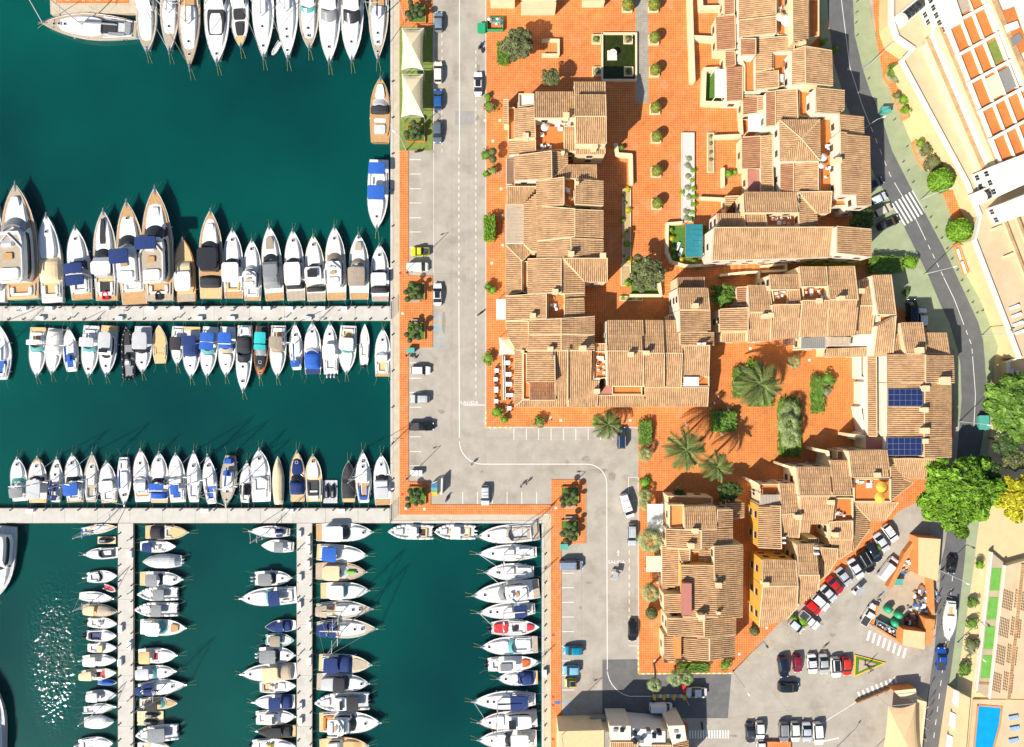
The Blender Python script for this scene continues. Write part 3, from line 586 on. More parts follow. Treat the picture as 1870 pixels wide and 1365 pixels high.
# flat strips on the south house roof
for poly, mat, z, nm in ((Q(1247,1066,1263,1066,1263,1124,1247,1124),'pink flat',8.95,'roof_deck'),(Q(1233,1163,1244,1163,1244,1203,1233,1203),'orange flat',7.0,'roof_deck')):
    pts = [P(x, y, z)[:2] for x, y in poly]; MB().prism(pts, z-1.6, z).build(nm, MATS[mat], hm)
# solar arrays on the roof by the road
def solar(x0, y0, x1, y1, label):
    z = 9.62; t = thing('solar_array', label, 'solar panels', P((x0+x1)/2,(y0+y1)/2,z-.5), group='solar arrays')
    fr = MB()
    for i in range(6):
        for j in range(3):
            a, b = x0+(x1-x0)*i/6+.5, x0+(x1-x0)*(i+1)/6-.5; c, d = y0+(y1-y0)*j/3+.5, y0+(y1-y0)*(j+1)/3-.5
            def zz(x): return z-(x1+4-x)*S*.24+.12
            A = [P(a,c,zz(a)),P(b,c,zz(b)),P(b,d,zz(b)),P(a,d,zz(a))]
            vs = [(p[0],p[1],p[2]) for p in A]+[(p[0],p[1],p[2]+.05) for p in A]
            pn = MB().add(vs, [(0,1,2,3),(7,6,5,4),(0,4,5,1),(1,5,6,2),(2,6,7,3),(3,7,4,0)]).build('panel', MATS['solar'], t)
    A = [P(x0-.6,y0-.6,z-(x1-x0+4)*S*.24),P(x1+.6,y0-.6,z-4*S*.24),P(x1+.6,y1+.6,z-4*S*.24),P(x0-.6,y1+.6,z-(x1-x0+4)*S*.24)]
    A = [(p[0],p[1],p[2]+.10) for p in A]
    MB().add([(p[0],p[1],p[2]-.45) for p in A]+A, [(0,1,2,3),(7,6,5,4),(0,4,5,1),(1,5,6,2),(2,6,7,3),(3,7,4,0)]).build('mounting_frame', MATS['metal'], t)
solar(1622,711,1685,742,'blue solar array in the middle of the roof'); solar(1620,800,1683,832,'blue solar array at the lower end of the roof')
# ---------------------------------------------------------------- boats
BC = {'w':(.74,.74,.72),'W':(.66,.65,.61),'g':(.50,.51,.52),'G':(.22,.23,.24),'k':(.03,.031,.035),'n':(.012,.032,.13),'b':(.02,.10,.42),'t':(.46,.27,.12),
      'T':(.30,.25,.19),'e':(.66,.53,.33),'q':(.02,.42,.42),'r':(.55,.03,.04),'o':(.52,.17,.035),'y':(.75,.6,.05),'l':(.62,.42,.20),'s':(.40,.33,.25),'R':(.55,.12,.02),'v':(.12,.5,.03)}
def bm(c, kind):
    if c in 'dx': return MATS['glass dark' if c == 'd' else 'glass aqua']
    if kind == 'gel': return M('gelcoat '+c, BC[c], .22, .05, .7, spec=.5, dirt=(tuple(q*.78 for q in BC[c]), .9, .4))
    if kind == 'deck':
        return M('deck '+c, BC[c], .65, .14, 2.2, .1)
    return M('canvas boat '+c, tuple(min(.85,q*1.05) for q in BC[c]), .85, .12, 1.6, .25)
class Boat:
    def __init__(s, bow, stern, beam, kind, label, group, name):
        a, b = P(*stern, .2), P(*bow, .2); d = Vector((b[0]-a[0], b[1]-a[1])); s.L = d.length; s.B = beam*S; s.k = kind
        s.fb = min(1.9, max(.45, .30+.062*s.L)) * (.9 if kind == 's' else 1)
        s.t = thing(name, label, 'boat', (a[0], a[1], WZ), math.atan2(d.y, d.x), group, world=False)
    def hw(s, t):
        t = min(max(t,0),1)
        if s.k == 's': f = .60+.40*math.sin(min(t/.45,1)*math.pi/2) if t < .45 else 1-((t-.45)/.55)**2.1
        elif s.k == 'r': f = .93+.07*min(t/.3,1) if t < .55 else max(.0,1-((t-.55)/.45)**2.4)
        elif s.k == 'd': f = .70+.30*math.sin(min(t/.4,1)*math.pi/2) if t < .5 else max(.0,1-((t-.5)/.5)**2.2)
        else: f = .88+.12*math.sin(min(t/.4,1)*math.pi/2) if t < .40 else 1-((t-.40)/.60)**3.0
        return max(f,.012)*s.B/2
    def zs(s, t): return s.fb*(1+.22*t*t) if s.k != 'r' else s.fb*(1+.3*t**3)
    def hull(s, c, deck, rub):
        T = [0,.06,.15,.28,.42,.55,.66,.76,.84,.9,.95,.98,1]; L = s.L; rings = []
        for t in T:
            w, z = s.hw(t), s.zs(t); x = t*L; xb = min(x, L*(.94)); k = .86 if t < .6 else .86-.5*((t-.6)/.4)
            i = max(.0, w-.10)
            rings.append([(x,-i,z-.03),(x,-w*.985,z),(x,-w,z-.05),(xb if t > .9 else x,-w*k,.12),(xb if t > .9 else x,-w*k*.7,-.4),(xb if t > .9 else x,w*k*.7,-.4),(xb if t > .9 else x,w*k,.12),(x,w,z-.05),(x,w*.985,z),(x,i,z-.03)])
        mb = MB(); mb.loft(rings, cap=False, closed=False); n = len(rings[0]); mb.add(rings[0], [tuple(range(n))])
        mb.build('hull', bm(c,'gel'), s.t, smooth=False)
        dk = MB(); rows = [[(t*L,-max(0,s.hw(t)-.085),s.zs(t)-.04),(t*L,0,s.zs(t)-.01),(t*L,max(0,s.hw(t)-.085),s.zs(t)-.04)] for t in T]
        dk.loft([r[::-1] for r in rows], cap=False, closed=False); dk.build('deck', bm(deck,'deck'), s.t)
        if rub:
            mb = MB()
            for sg in (1,-1): mb.path([(t*L, sg*s.hw(t), s.zs(t)-.02) for t in T], .045, 4)
            mb.build('rub_rail', bm(rub,'deck'), s.t)
    def slab(s, name, a, b, wf, zb, zt, m, ins=.88, crown=0., p=6, n=9, front=0., rear=0., wc=None, parent=None, smooth=False):
        rings = []
        for i in range(n):
            u = i/(n-1); u = u*u*(3-2*u)*.35+u*.65; t = a+(b-a)*u; e = max(.25,(1-abs(2*u-1)**p))**(1/p) if p else 1
            w = min(s.hw(max(t,0)), wc if wc else 99)*wf*e; x = t*s.L; z = zt
            if front and u > 1-front: z = zb+.04+(zt-zb-.04)*((1-u)/front)
            if rear and u < rear: z = min(z, zb+.04+(zt-zb-.04)*(u/rear))
            q = ins
            rings.append([(x,-w,zb),(x,-w*(.5+.5*q),zb+(z-zb)*.75),(x,-w*q,z),(x,-w*q*.5,z+crown*.75),(x,0,z+crown),(x,w*q*.5,z+crown*.75),(x,w*q,z),(x,w*(.5+.5*q),zb+(z-zb)*.75),(x,w,zb)])
        mb = MB().loft([r[::-1] for r in rings])
        return mb.build(name, m, parent or s.t, smooth)
    def posts(s, a, b, wf, zt, parent, r=.025):
        mb = MB()
        for t in (a+.01, b-.01):
            for sg in (1,-1): mb.tube((t*s.L, sg*s.hw(t)*wf, s.zs(t)-.05), (t*s.L, sg*s.hw(t)*wf*.92, zt), r, 5)
        o = mb.build('support_frame', MATS['metal'], parent)
        if o: o["kind"] = "stuff"
def make_boat(bow, stern, beam, kind, tok, label, group, name='motorboat'):
    s = Boat(bow, stern, beam, kind, label, group, name); L = s.L
    opts = [q.split() for q in tok.split(';') if q.strip()]; D = {q[0]: q[1:] for q in opts}
    hc, dc, rb = (D.get('hull', ['w']) + ['W', '-'])[:3] if 'hull' in D and len(D['hull']) == 3 else ((D.get('hull', ['w','W','-']) + ['W','-'])[:3])
    s.hull(hc, dc, 'g' if rb == '-' else rb)
    hs = max(.7, min(1.15, L/12))
    for q in opts:
        k = q[0]; f = [float(v) for v in q[1:] if v.replace('.','',1).replace('-','',1).isdigit()]; col = next((v for v in q[1:] if v.isalpha()), 'w')
        if k in ('hull','out','mast','rail','hat','fen'): continue
        a, b = (f+[0,0])[:2]; zd = s.zs((a+b)/2); z1 = max(s.zs(a), s.zs(b))
        if k == 'teak': s.slab('deck_panel', a, b, f[2] if len(f) > 2 else .86, zd-.08, z1+.015, bm(col,'deck'), .985, p=8)
        elif k == 'plat':
            s.slab('swim_platform', -b if False else a-.0, b, .97, .25, s.zs(0)*1.0+.012, bm(col,'deck'), .985, p=10)
        elif k == 'cab': s.slab('cabin_trunk', a, b, .74, zd-.1, z1+(f[2] if len(f) > 2 else .34)*hs, bm(col,'gel'), .86, .05, front=.45, p=5)
        elif k == 'house':
            h = (f[2] if len(f) > 2 else 1.5)*hs; o = s.slab('deckhouse', a, b, .80, zd-.1, z1+h, bm(col,'gel'), .84, .06, front=.28, rear=.0, p=6)
            s.slab('side_window', a+.03*(b-a), b-.13*(b-a), .812, zd+h*.42, zd+h*.74, MATS['glass dark'], .93, p=6, front=.06, parent=o)
        elif k == 'ws':
            h = (f[2] if len(f) > 2 else .85)*hs; w0 = s.hw((a+b)/2)*.80; Dp = .55*w0; rings = []
            for i in range(11):
                u = -1+.2*i; sh = Dp*u*u; y = w0*u*(1-.04*u*u); hh = h*(1-.25*u**4)
                rings.append([(a*L-sh,y,z1-.02),(a*L-sh*.8,y*.93,z1+hh),((a+.12*(b-a))*L-sh*.82,y*.93,z1+hh),(b*L-sh,y,z1+.12*hs),(b*L-sh,y,z1-.02)])
            MB().loft(rings).build('windscreen', bm(col,'gel'), s.t)
            MB().path([(b*L-Dp*u*u+.03,w0*u*1.0,z1+.10*hs) for u in [-1+.2*i for i in range(11)]], .05, 5).build('screen_frame', bm('w','gel'), s.t)
        elif k in ('top','bim'):
            h = (f[2] if len(f) > 2 else 1.75)*hs; wf = f[3] if len(f) > 3 else .84
            o = s.slab('hardtop' if k == 'top' else 'bimini', a, b, wf, zd+h, zd+h+.10, bm(col,'gel' if k == 'top' else 'canvas'), .93, .05 if k == 'top' else .14, p=8 if k == 'top' else 14)
            s.posts(a, b, wf*.9, zd+h+.03, o)
        elif k == 'roof': s.slab('sunroof', a, b, .5, 0.2+zd+1.80*hs, zd+1.98*hs+.10, bm(col,'gel'), .95, .0, p=12)
        elif k == 'fly':
            h = (f[2] if len(f) > 2 else 2.3)*hs; o = s.slab('flybridge', a, b, .78, zd+h-.2, zd+h+.05, bm('w','gel'), .97, 0, p=5)
            s.slab('flybridge_floor', a+.02, b-.03, .66, zd+h, zd+h+.075, bm(col,'deck'), .99, 0, p=5, parent=o)
            mb = MB(); n = 12
            pts = []
            for i in range(n+1):
                u = i/n; t = b-.02-(b-a)*abs(2*u-1)*.9; sg = 1 if u < .5 else -1; tt = abs(2*u-1)
                pts.append((t*L, sg*min(s.hw(t)*.76, s.hw(t)*.76*min(1,tt*3.2)), zd+h+.28))
            mb.path(pts, .17, 6); mb.build('flybridge_coaming', bm('w','gel'), o)
            s.slab('flybridge_seat', a+.03, a+.03+(b-a)*.22, .60, zd+h+.05, zd+h+.42, bm('W','canvas'), .9, 0, p=6, parent=o)
            s.slab('helm_console', b-.30*(b-a), b-.16*(b-a), .34, zd+h+.05, zd+h+.75, bm('w','gel'), .8, 0, front=.6, parent=o)
            s.slab('flybridge_table', a+.45*(b-a), a+.58*(b-a), .26, zd+h+.35, zd+h+.42, bm('t','deck'), .95, 0, parent=o)
        elif k == 'cock':
            o = s.slab('cockpit_floor', a, b, .72, zd-.1, z1+.03, bm(col,'deck'), .99, p=8)
            c2 = q[4] if len(q) > 4 and q[4].isalpha() else 'W'
            s.slab('cockpit_seat', a+.01, a+.01+(b-a)*.20, .66, zd, z1+.40*hs, bm(c2,'canvas'), .92, p=8, parent=o)
            for sg in (1,-1):
                mb = MB(); w0 = s.hw((a+b)/2); mb.box((a+.24*(b-a))*L, (a+.80*(b-a))*L, min(sg*w0*.46,sg*w0*.66), max(sg*w0*.46,sg*w0*.66), zd, z1+.36*hs); mb.build('side_seat', bm(c2,'canvas'), o)
            for sg in (1,-1): MB().path([((a+(b-a)*u)*L, sg*s.hw(a+(b-a)*u)*.80, z1+.20) for u in (0,.33,.66,1)], .12, 6).build('coaming', bm('w','gel'), o)
        elif k == 'con':
            o = s.slab('helm_console', a, b, .30, zd, z1+.95*hs, bm(col,'gel'), .8, 0, front=.5, p=6)
            s.slab('helm_seat', a-.10, a-.03, .30, zd, z1+.6*hs, bm('W','canvas'), .9, 0)
        elif k == 'pad': s.slab('sunpad', a, b, f[2] if len(f) > 2 else .56, zd-.1, z1+(.26 if (len(f) < 4) else f[3]), bm(col,'canvas'), .93, .02, p=7)
        elif k == 'cov': s.slab('boat_cover', a, b, .985, zd-.05, z1+(f[2] if len(f) > 2 else .35), bm(col,'canvas'), .62, .22, p=9, front=.25, rear=.12)
        elif k == 'tube':
            T = [0,.15,.3,.45,.6,.7,.8,.88,.94,.98]; r = min(.28, s.B*.11)
            for sg in (1,-1):
                mb = MB(); pts = [(t*L-.02, sg*max(0,s.hw(t)-r*.8), s.zs(t)+r*.15) for t in T]+[(L*1.0,0,s.zs(1)+r*.15)]
                mb.path(pts, r, 8); mb.ell(pts[0], r*1.4, r, r, 8, 5); mb.build('inflatable_tube', bm(col,'gel'), s.t, True)
        elif k == 'arch':
            mb = MB(); w0 = s.hw(a)*.86; z0 = s.zs(a); h = 1.7*hs
            mb.path([(a*L-.3,-w0,z0),(a*L,-w0*.85,z0+h),(a*L,w0*.85,z0+h),(a*L-.3,w0,z0)], .12, 6); mb.build('radar_arch', bm(col,'gel'), s.t)
        elif k == 'din':
            mb = MB(); x0, x1, w0 = a*L, b*L, .55; z = z1+.35
            mb.path([(x0,-w0,z),(x1*.7+x0*.3,-w0,z),(x1,0,z+.1),(x1*.7+x0*.3,w0,z),(x0,w0,z),(x0,-w0,z)], .2, 7); mb.box(x0,x1*.8+x0*.2,-w0,w0,z-.15,z-.1); mb.build('tender', bm(col,'gel'), s.t)
        elif k == 'stripe':
            for sg in (1,-1): MB().path([(a*L,sg*s.hw(a)*.6,z1+.05),(b*L,sg*s.hw(b)*.6,z1+.05)], .05, 4).build('deck_stripe', bm(col,'deck'), s.t)
    if 'hat' in D:
        for v in D['hat']:
            t = float(v); z = s.zs(t)+.02+(.36*hs if any(q[0] == 'cab' and float(q[1]) < t < float(q[2])-.3*(float(q[2])-float(q[1])) for q in opts) else .24*hs if any(q[0] == 'cab' and float(q[1]) < t < float(q[2]) for q in opts) else 0)
            e = min(.30, s.hw(t)*.35); h_ = MB().box(t*L-e,t*L+e,-e,e,z-.3,z+.06).build('hatch', bm('w','gel'), s.t)
            MB().box(t*L-e*.8,t*L+e*.8,-e*.8,e*.8,z+.04,z+.075).build('hatch_pane', MATS['glass dark'], h_)
    if 'out' in D:
        n = int(D['out'][0]); c = D['out'][1] if len(D['out']) > 1 else 'k'
        for i in range(n):
            y = (i-(n-1)/2)*min(.75, s.B*.24); mb = MB().ell((-.42,y,s.fb+.28),.42,.20,.30,10,6).box(-.50,-.25,y-.08,y+.08,-.3,s.fb+.2).box(-.2,.05,y-.12,y+.12,s.fb-.3,s.fb+.05)
            mb.build('outboard_motor', bm(c,'gel'), s.t, True)
    if 'mast' in D:
        f = D['mast']; t = float(f[0]); h = float(f[1])*L; c = f[2] if len(f) > 2 else 'w'; zb = s.zs(t)
        mo = MB().tube((t*L,0,zb-.1),(t*L,0,zb+h),.11,8,.07).build('mast', MATS['metal pole'], s.t)
        for hh in (.36,.66):
            MB().tube((t*L-.1,-s.hw(t)*.75*(1.2-hh*.5),zb+h*hh),(t*L,0,zb+h*hh),.045,5).tube((t*L-.1,s.hw(t)*.75*(1.2-hh*.5),zb+h*hh),(t*L,0,zb+h*hh),.045,5).build('spreader', MATS['metal pole'], mo)
        bx = max(.06, t-.40)*L; bo = MB().tube((t*L-.1,0,zb+1.5),(bx,0,zb+1.45),.07,6).build('boom', MATS['metal pole'], mo)
        sc_ = MB(); nn = 7
        sc_.loft([[(t*L-.15-(t*L-.15-bx-.3)*i/nn, .20*(1-.55*i/nn)*math.cos(g), zb+1.72+.26*(1-.5*i/nn)*math.sin(g)) for g in [6.283*q/8 for q in range(8)]] for i in range(nn+1)]); sc_.build('sail_cover', bm(c,'canvas'), mo)
        tb = MB()
        for pt in ((L*.985,0,s.zs(1)),(.02*L,0,s.zs(0))): tb.tube(pt,(t*L,0,zb+h*.99),.022,4)
        for sg in (1,-1): tb.tube((t*L-.2,sg*s.hw(t)*.9,zb),(t*L,0,zb+h*.98),.018,4)
        tb.build('rigging', MATS['metal'], mo, kind='stuff')
        fu = MB().tube((L*.975,0,s.zs(1)+.3),(t*L+(L*.985-t*L)*.08,0,zb+h*.90),.075,6,.05); fu.build('furled_sail', bm('W' if c != 'e' else 'e','canvas'), mo)
    if kind in ('m','s') and L > 5.5:
        mb = MB(); T = [.5,.6,.7,.8,.88,.94,.985]; up = .42
        for sg in (1,-1):
            mb.path([(t*L, sg*max(.03,s.hw(t)-.09), s.zs(t)+up) for t in T], .018, 4)
            for t in T: mb.tube((t*L, sg*max(.03,s.hw(t)-.09), s.zs(t)-.03), (t*L, sg*max(.03,s.hw(t)-.09), s.zs(t)+up), .015, 4)
        mb.tube((T[-1]*L,-.05,s.zs(1)+up),(T[-1]*L,.05,s.zs(1)+up),.018,4); mb.build('bow_rail', MATS['metal'], s.t, kind='stuff')
        MB().box(L*.955,L*1.018,-.14,.14,s.zs(1)-.02,s.zs(1)+.10).tube((L*.93,0,s.zs(1)+.12),(L*1.03,0,s.zs(1)+.02),.05,6).build('anchor_roller', MATS['metal'], s.t)
        for i in range(3):
            t = .15+.25*i+R.uniform(-.04,.04); sg = 1 if (i+int(L*7)) % 2 else -1
            MB().ell((t*L, sg*(s.hw(t)+.10), s.zs(t)-.42),.11,.11,.32,7,5).build('fender', bm(R.choice('wwnk'),'gel'), s.t, True)
    # mooring lines: two from the bow down into the water
    if kind in ('m','s') and L > 6:
        for sg in (1,-1):
            a_ = R.uniform(.06,.16)*sg
            MB().path([(L*.965,.12*sg,s.zs(1)),(L+1.7*math.cos(a_),.22*sg+1.7*math.sin(a_),.02),(L+2.6*math.cos(a_),.26*sg+2.6*math.sin(a_),-.8)], .02, 4).build('mooring_line', M('rope', (.5,.42,.12), .9, .2, 3), s.t)
    # stern lines to the pier
    if L > 6 and 'q' not in D:
        for sg in (1,-1):
            MB().path([(.05*L,sg*s.hw(.05)*.8,s.zs(0)+.05),(-.8,sg*(s.hw(0)*.9),s.zs(0)*.6+.25),(-1.9,sg*(s.hw(0)+.35),.95)], .022, 4).build('stern_line', M('rope dark', (.25,.22,.18), .9, .2, 3), s.t)
    return s.t
def row(phrase, group, items):
    for i, (bow, stern, beam, kind, tok, desc) in enumerate(items):
        nm = {'s':'sailing_yacht','r':'inflatable_boat','d':'open_boat'}.get(kind, 'motor_yacht' if beam >= 30 else 'motorboat')
        make_boat(bow, stern, beam, kind, tok, f"{desc}, {ORD[i]} {phrase}", group, nm)
ST = 'plat 0 .10 t;'
row('from the left along the top edge', 'boats in the top row', [
 ((77,44),(250,55),48,'s','hull w s t;cab .36 .84 w;cock .04 .34 g G;pad .20 .36 k .5;hat .74 .80 .86;mast .56 1.1 G;teak .86 .97 s','white sloop moored sideways'),
 ((269,97),(266,-34),37,'m','hull w s;cab .42 .86 w;house .0 .46 w 1.6;hat .93','white cruiser with taupe deck'),
 ((310,98),(312,-60),36,'s','hull w s;cab .42 .8 w;cock .05 .4 g;hat .7 .6;mast .55 1.1 w','slender white sloop'),
 ((348,128),(345,-60),42,'s','hull k s t;cab .4 .84 w;hat .62 .74 .86;cock .05 .38 t;mast .58 1.15 e;pad .5 .6 e','black hulled sloop with beige sail'),
 ((398,119),(397,-60),46,'m','hull w W;cab .5 .9 w;pad .45 .72 k .72 .5;house .05 .5 w 1.7;hat .90','white yacht with black foredeck cover'),
 ((440,88),(434,-34),35,'m','hull n W;pad .62 .82 k .5;pad .42 .58 k .6;house .1 .42 w 1.0;teak .83 .95 l','navy sided boat with two black pads'),
 ((482,109),(480,-60),40,'s','hull w w;cab .38 .86 w;stripe .52 .78 k;hat .86 .66;cock .05 .36 w;mast .55 1.1 w','white sloop with dark deck stripes'),
 ((526,111),(524,-60),40,'s','hull w w;cab .36 .88 w;hat .58 .68 .76 .90;cock .05 .34 g;mast .5 1.1 w','white sloop with many hatches'),
 ((565,91),(563,-40),36,'m','hull w s;cab .4 .88 w;ws .46 .56 x;house .0 .46 w 1.3;hat .64 .72 .82;roof .30 .38 d','white cruiser with aqua windscreen'),
 ((602,118),(604,-60),40,'m','hull w W;cab .46 .92 w;ws .50 .64 G 1.2;house .1 .52 w 1.7;fly .02 .42 t;hat .84','white flybridge yacht with grey windscreen'),
 ((643,115),(645,-60),41,'m','hull w w;cab .48 .92 w;ws .52 .66 k 1.3;house .05 .54 w 1.8;hat .80 .30','white yacht with black windscreen'),
 ((690,112),(693,-50),36,'s','hull w s;cab .4 .86 w;ws .44 .52 x .4;hat .7 .8 .9;cock .05 .38 t n;bim .1 .3 n;mast .55 1.1 n','white sloop with navy canvas'),
])
row('from left, upper pier north side', 'yachts on the upper pier, north side', [
 ((-8,362),(-4,552),34,'m','hull w W;cab .5 .9 w;house .1 .5 w','white yacht cut by the frame'),
 ((33,338),(45,547),64,'m','hull W t;teak .70 .97 s .8;plat 0 .07 l;cab .56 .90 w .5;ws .62 .74 G 1.6;house .14 .66 w 2.0;fly .12 .56 s 2.9;pad .80 .88 w .4 .6;cock .02 .12 t','huge white flybridge yacht'),
 ((87,393),(97,553),42,'m','hull W W;cab .5 .94 w;cov .22 .52 e .8;cock .05 .22 l;plat 0 .06 w;hat .80','white cruiser with beige canvas cover'),
 ((138,415),(150,547),41,'m',ST+'hull w W;cab .52 .94 w;ws .46 .58 k;bim .34 .48 n 1.9;bim .18 .32 n 1.7;cock .08 .3 w;arch .33;hat .83 .70','white cruiser with two navy biminis'),
 ((191,385),(196,549),43,'m',ST+'hull w s;cab .52 .94 w;pad .62 .90 k .30 .5;ws .48 .62 k 1.1;house .26 .52 g 1.5;top .28 .42 w 1.6;cock .04 .24 l;pad .10 .2 k .7;din .01 .1 r','white yacht with long black foredeck panel'),
 ((234,369),(248,556),50,'m','hull w t;plat 0 .12 t;cab .55 .9 w;teak .82 .96 t;ws .58 .70 k 1.3;house .2 .62 w 1.8;fly .2 .52 w;bim .36 .50 n 4.2 .7;cock .12 .2 w;hat .83','white flybridge yacht with teak platform'),
 ((286,345),(294,550),55,'m','hull w t;plat 0 .06 s;cab .54 .9 w;teak .66 .92 t .9;ws .56 .70 k 1.4;house .16 .62 w 2.0;fly .14 .54 s;bim .42 .53 n 4.3 .7;pad .74 .82 g .4 .5;cock .05 .15 t;din .01 .08 k','large white flybridge yacht with small navy bimini'),
 ((334,436),(340,551),38,'m','hull o l o;plat 0 .12 s;teak .14 .95 l .9;house .36 .66 e .8;top .16 .46 w 1.2 .8','orange hulled classic launch'),
 ((386,385),(386,546),43,'m','hull w t;plat 0 .14 l;cab .54 .94 w;teak .7 .92 t .9;pad .72 .84 w .5 .5;ws .58 .68 k 1.2;house .3 .6 k 1.6;top .34 .56 k 1.7;cov .12 .26 k .7','white yacht with black louvred hardtop'),
 ((425,419),(427,545),37,'m','hull w W;plat 0 .10 t;cab .5 .94 w;ws .5 .62 d 1.0;top .22 .5 w 1.5;cock .1 .24 w l;hat .84','white cruiser with white arched hardtop'),
 ((460,438),(461,549),33,'m','hull w W;plat 0 .08 t;cab .5 .94 w;ws .5 .62 g 1.1;house .2 .5 w 1.4;fly .2 .46 w 1.8;cock .06 .2 w;hat .84','compact white flybridge cruiser'),
 ((492,413),(502,549),37,'m',ST+'hull w W s;cab .5 .94 w;pad .68 .84 T .5 .5;ws .54 .66 k 1.1;house .3 .56 G 1.5;cov .16 .5 G 1.5','white cruiser under dark grey canopy'),
 ((535,420),(541,549),36,'m','hull w W s;plat 0 .13 s;cab .5 .94 w;ws .52 .64 k 1.1;house .28 .56 w 1.5;top .2 .52 w 1.6;cov .16 .26 k .9;hat .84','white cruiser with rounded white roof'),
 ((572,430),(578,550),36,'m','hull w W y;plat 0 .12 s;cab .5 .94 w;ws .5 .60 d 1.0;top .24 .5 w 1.5;roof .34 .46 k;cov .14 .22 k .9;hat .85','white cruiser with black square sunroof'),
 ((611,414),(615,548),38,'m',ST+'hull w W s;cab .52 .95 w;ws .54 .68 T 1.2;house .16 .58 w 1.6;fly .18 .5 w 2.1;hat .83','white flybridge cruiser with taupe windscreen'),
 ((655,427),(656,547),37,'m',ST+'hull w W;cab .5 .94 w;pad .74 .86 s .5 .5;ws .54 .66 T 1.1;house .2 .56 w 1.4;bim .18 .46 T 2.3;hat .93','white cruiser with big taupe bimini'),
 ((693,446),(694,550),34,'m','hull w W n;plat 0 .08 s;cab .5 .94 w;ws .46 .60 k 1.1;top .26 .48 w 1.5;cov .14 .26 k 1.0;hat .8 .6','white cruiser with half black roof'),
])
row('from left, upper pier south side', 'boats on the upper pier, south side', [
 ((-4,592),(-3,694),46,'s','hull w g;cab .35 .8 w;cock .05 .34 b;mast .5 1.1 b;hat .7','white sloop cut by the frame'),
 ((66,688),(68,598),31,'m','hull w W;cab .5 .95 w;ws .42 .54 x;cock .1 .4 t w;bim .26 .36 w 1.6;plat 0 .1 l;hat .72 .62','white sports boat with aqua windscreen'),
 ((93,683),(100,600),30,'m','hull w W;cov .02 .62 W .8;cab .58 .95 w;hat .72','white boat under off white full cover'),
 ((123,599),(129,679),29,'s','hull W W;cab .36 .8 w;cock .04 .3 w;mast .58 1.15 b;pad .12 .3 b .5;bim .24 .38 b 1.0 .5','small sloop with blue sail covers'),
 ((161,688),(166,595),32,'m','hull w W;cab .5 .95 w;ws .46 .58 x;arch .3;bim .24 .42 g 1.7;cock .08 .4 w;hat .62 .70 .85','white cruiser with clear canopy'),
 ((193,687),(199,595),33,'m','hull w g n;cab .54 .95 w;house .2 .66 w 1.5;top .14 .44 g 1.8 .72;roof .46 .54 d;ws .60 .68 d 1.0;plat 0 .12 l;hat .8','white pilothouse boat with grey slatted roof'),
 ((232,595),(234,688),24,'r','hull k G;tube k;pad .62 .88 k .5;con .34 .48 k;pad .2 .3 G .5 .4;out 2 k','black inflatable with twin outboards'),
 ((259,681),(260,596),33,'m','hull w g;cab .54 .95 w;ws .52 .64 d 1.0;top .14 .5 g 1.7;plat 0 .1 g;hat .78','white cruiser with long grey roof'),
 ((289,594),(291,664),27,'d','hull W l W;teak .1 .92 l .9;cock .2 .46 t l;plat 0 .12 l','teak decked open launch'),
 ((322,667),(324,596),24,'m','hull w W;bim .28 .62 k 1.6;cock .06 .3 w;cab .62 .95 w;pad .76 .86 s .4','small white boat with black bimini'),
 ((348,690),(350,597),32,'m','hull w W;cab .54 .95 w;cov .26 .62 n .9;bim .18 .36 n 1.7;plat 0 .08 l;arch .34;hat .76 .7','white sports cruiser with navy cover'),
 ((377,689),(384,597),31,'m','hull w W;cab .56 .95 w;ws .48 .58 x;bim .32 .46 b 1.7;bim .12 .3 b 1.6;arch .31;cock .08 .4 w;hat .76','white cruiser with twin bright blue biminis'),
 ((412,687),(415,597),31,'m','hull w W;cab .56 .95 w;cov .34 .46 b .8;bim .12 .34 b 1.7;ws .46 .56 s;arch .35;hat .62 .76','white cruiser with bright blue canvas'),
 ((444,716),(447,595),29,'m','hull w w;cab .56 .98 w .25;cov .16 .44 k .8;ws .46 .58 d .7;cock .02 .16 w;hat .62 .84','long narrow white powerboat with black cover'),
 ((474,690),(479,596),26,'m','hull o k o;bim .12 .34 q 1.4;bim .36 .46 q 1.2;ws .46 .6 G;cab .58 .9 k .2;teak .78 .95 o .8;hat .7 .9','dark varnished boat with turquoise bimini'),
 ((506,689),(508,595),30,'m','hull W W;cab .52 .95 W;bim .22 .44 T 1.7;ws .44 .56 T;cock .04 .4 l W;hat .72','ivory cruiser with taupe bimini'),
 ((538,590),(541,676),25,'s','hull w w l;cab .35 .8 w;cock .06 .34 w;mast .56 1.1 b;bim .06 .20 b 1.3;hat .74','small sloop with bright blue aft canopy'),
 ((570,589),(571,684),31,'m','hull w w;cab .5 .95 w;ws .46 .58 g;cov .1 .46 b .9;plat 0 .1 n;hat .82','white cruiser with blue aft cover'),
 ((602,590),(604,684),28,'m','hull w w;cab .56 .95 w;top .28 .58 w 1.6;cock .06 .3 w;out 3 g;hat .78 .68','white boat with three outboards'),
 ((632,683),(636,595),32,'m','hull w W;cab .54 .95 w;ws .54 .62 x;house .26 .56 w 1.3;top .26 .5 w 1.6;cock .06 .24 l;plat 0 .08 g;hat .72','white cruiser with green windscreen'),
 ((666,592),(664,667),18,'d','hull w W;cock .16 .5 w;teak .56 .86 W .6;out 1 k','slim white open skiff'),
 ((699,600),(698,688),28,'m','hull w W;cab .5 .95 w;ws .46 .58 g .9;house .32 .5 w 1.1;cock .06 .3 l w;plat 0 .07 t;hat .76','white cabin boat nearest the quay'),
])
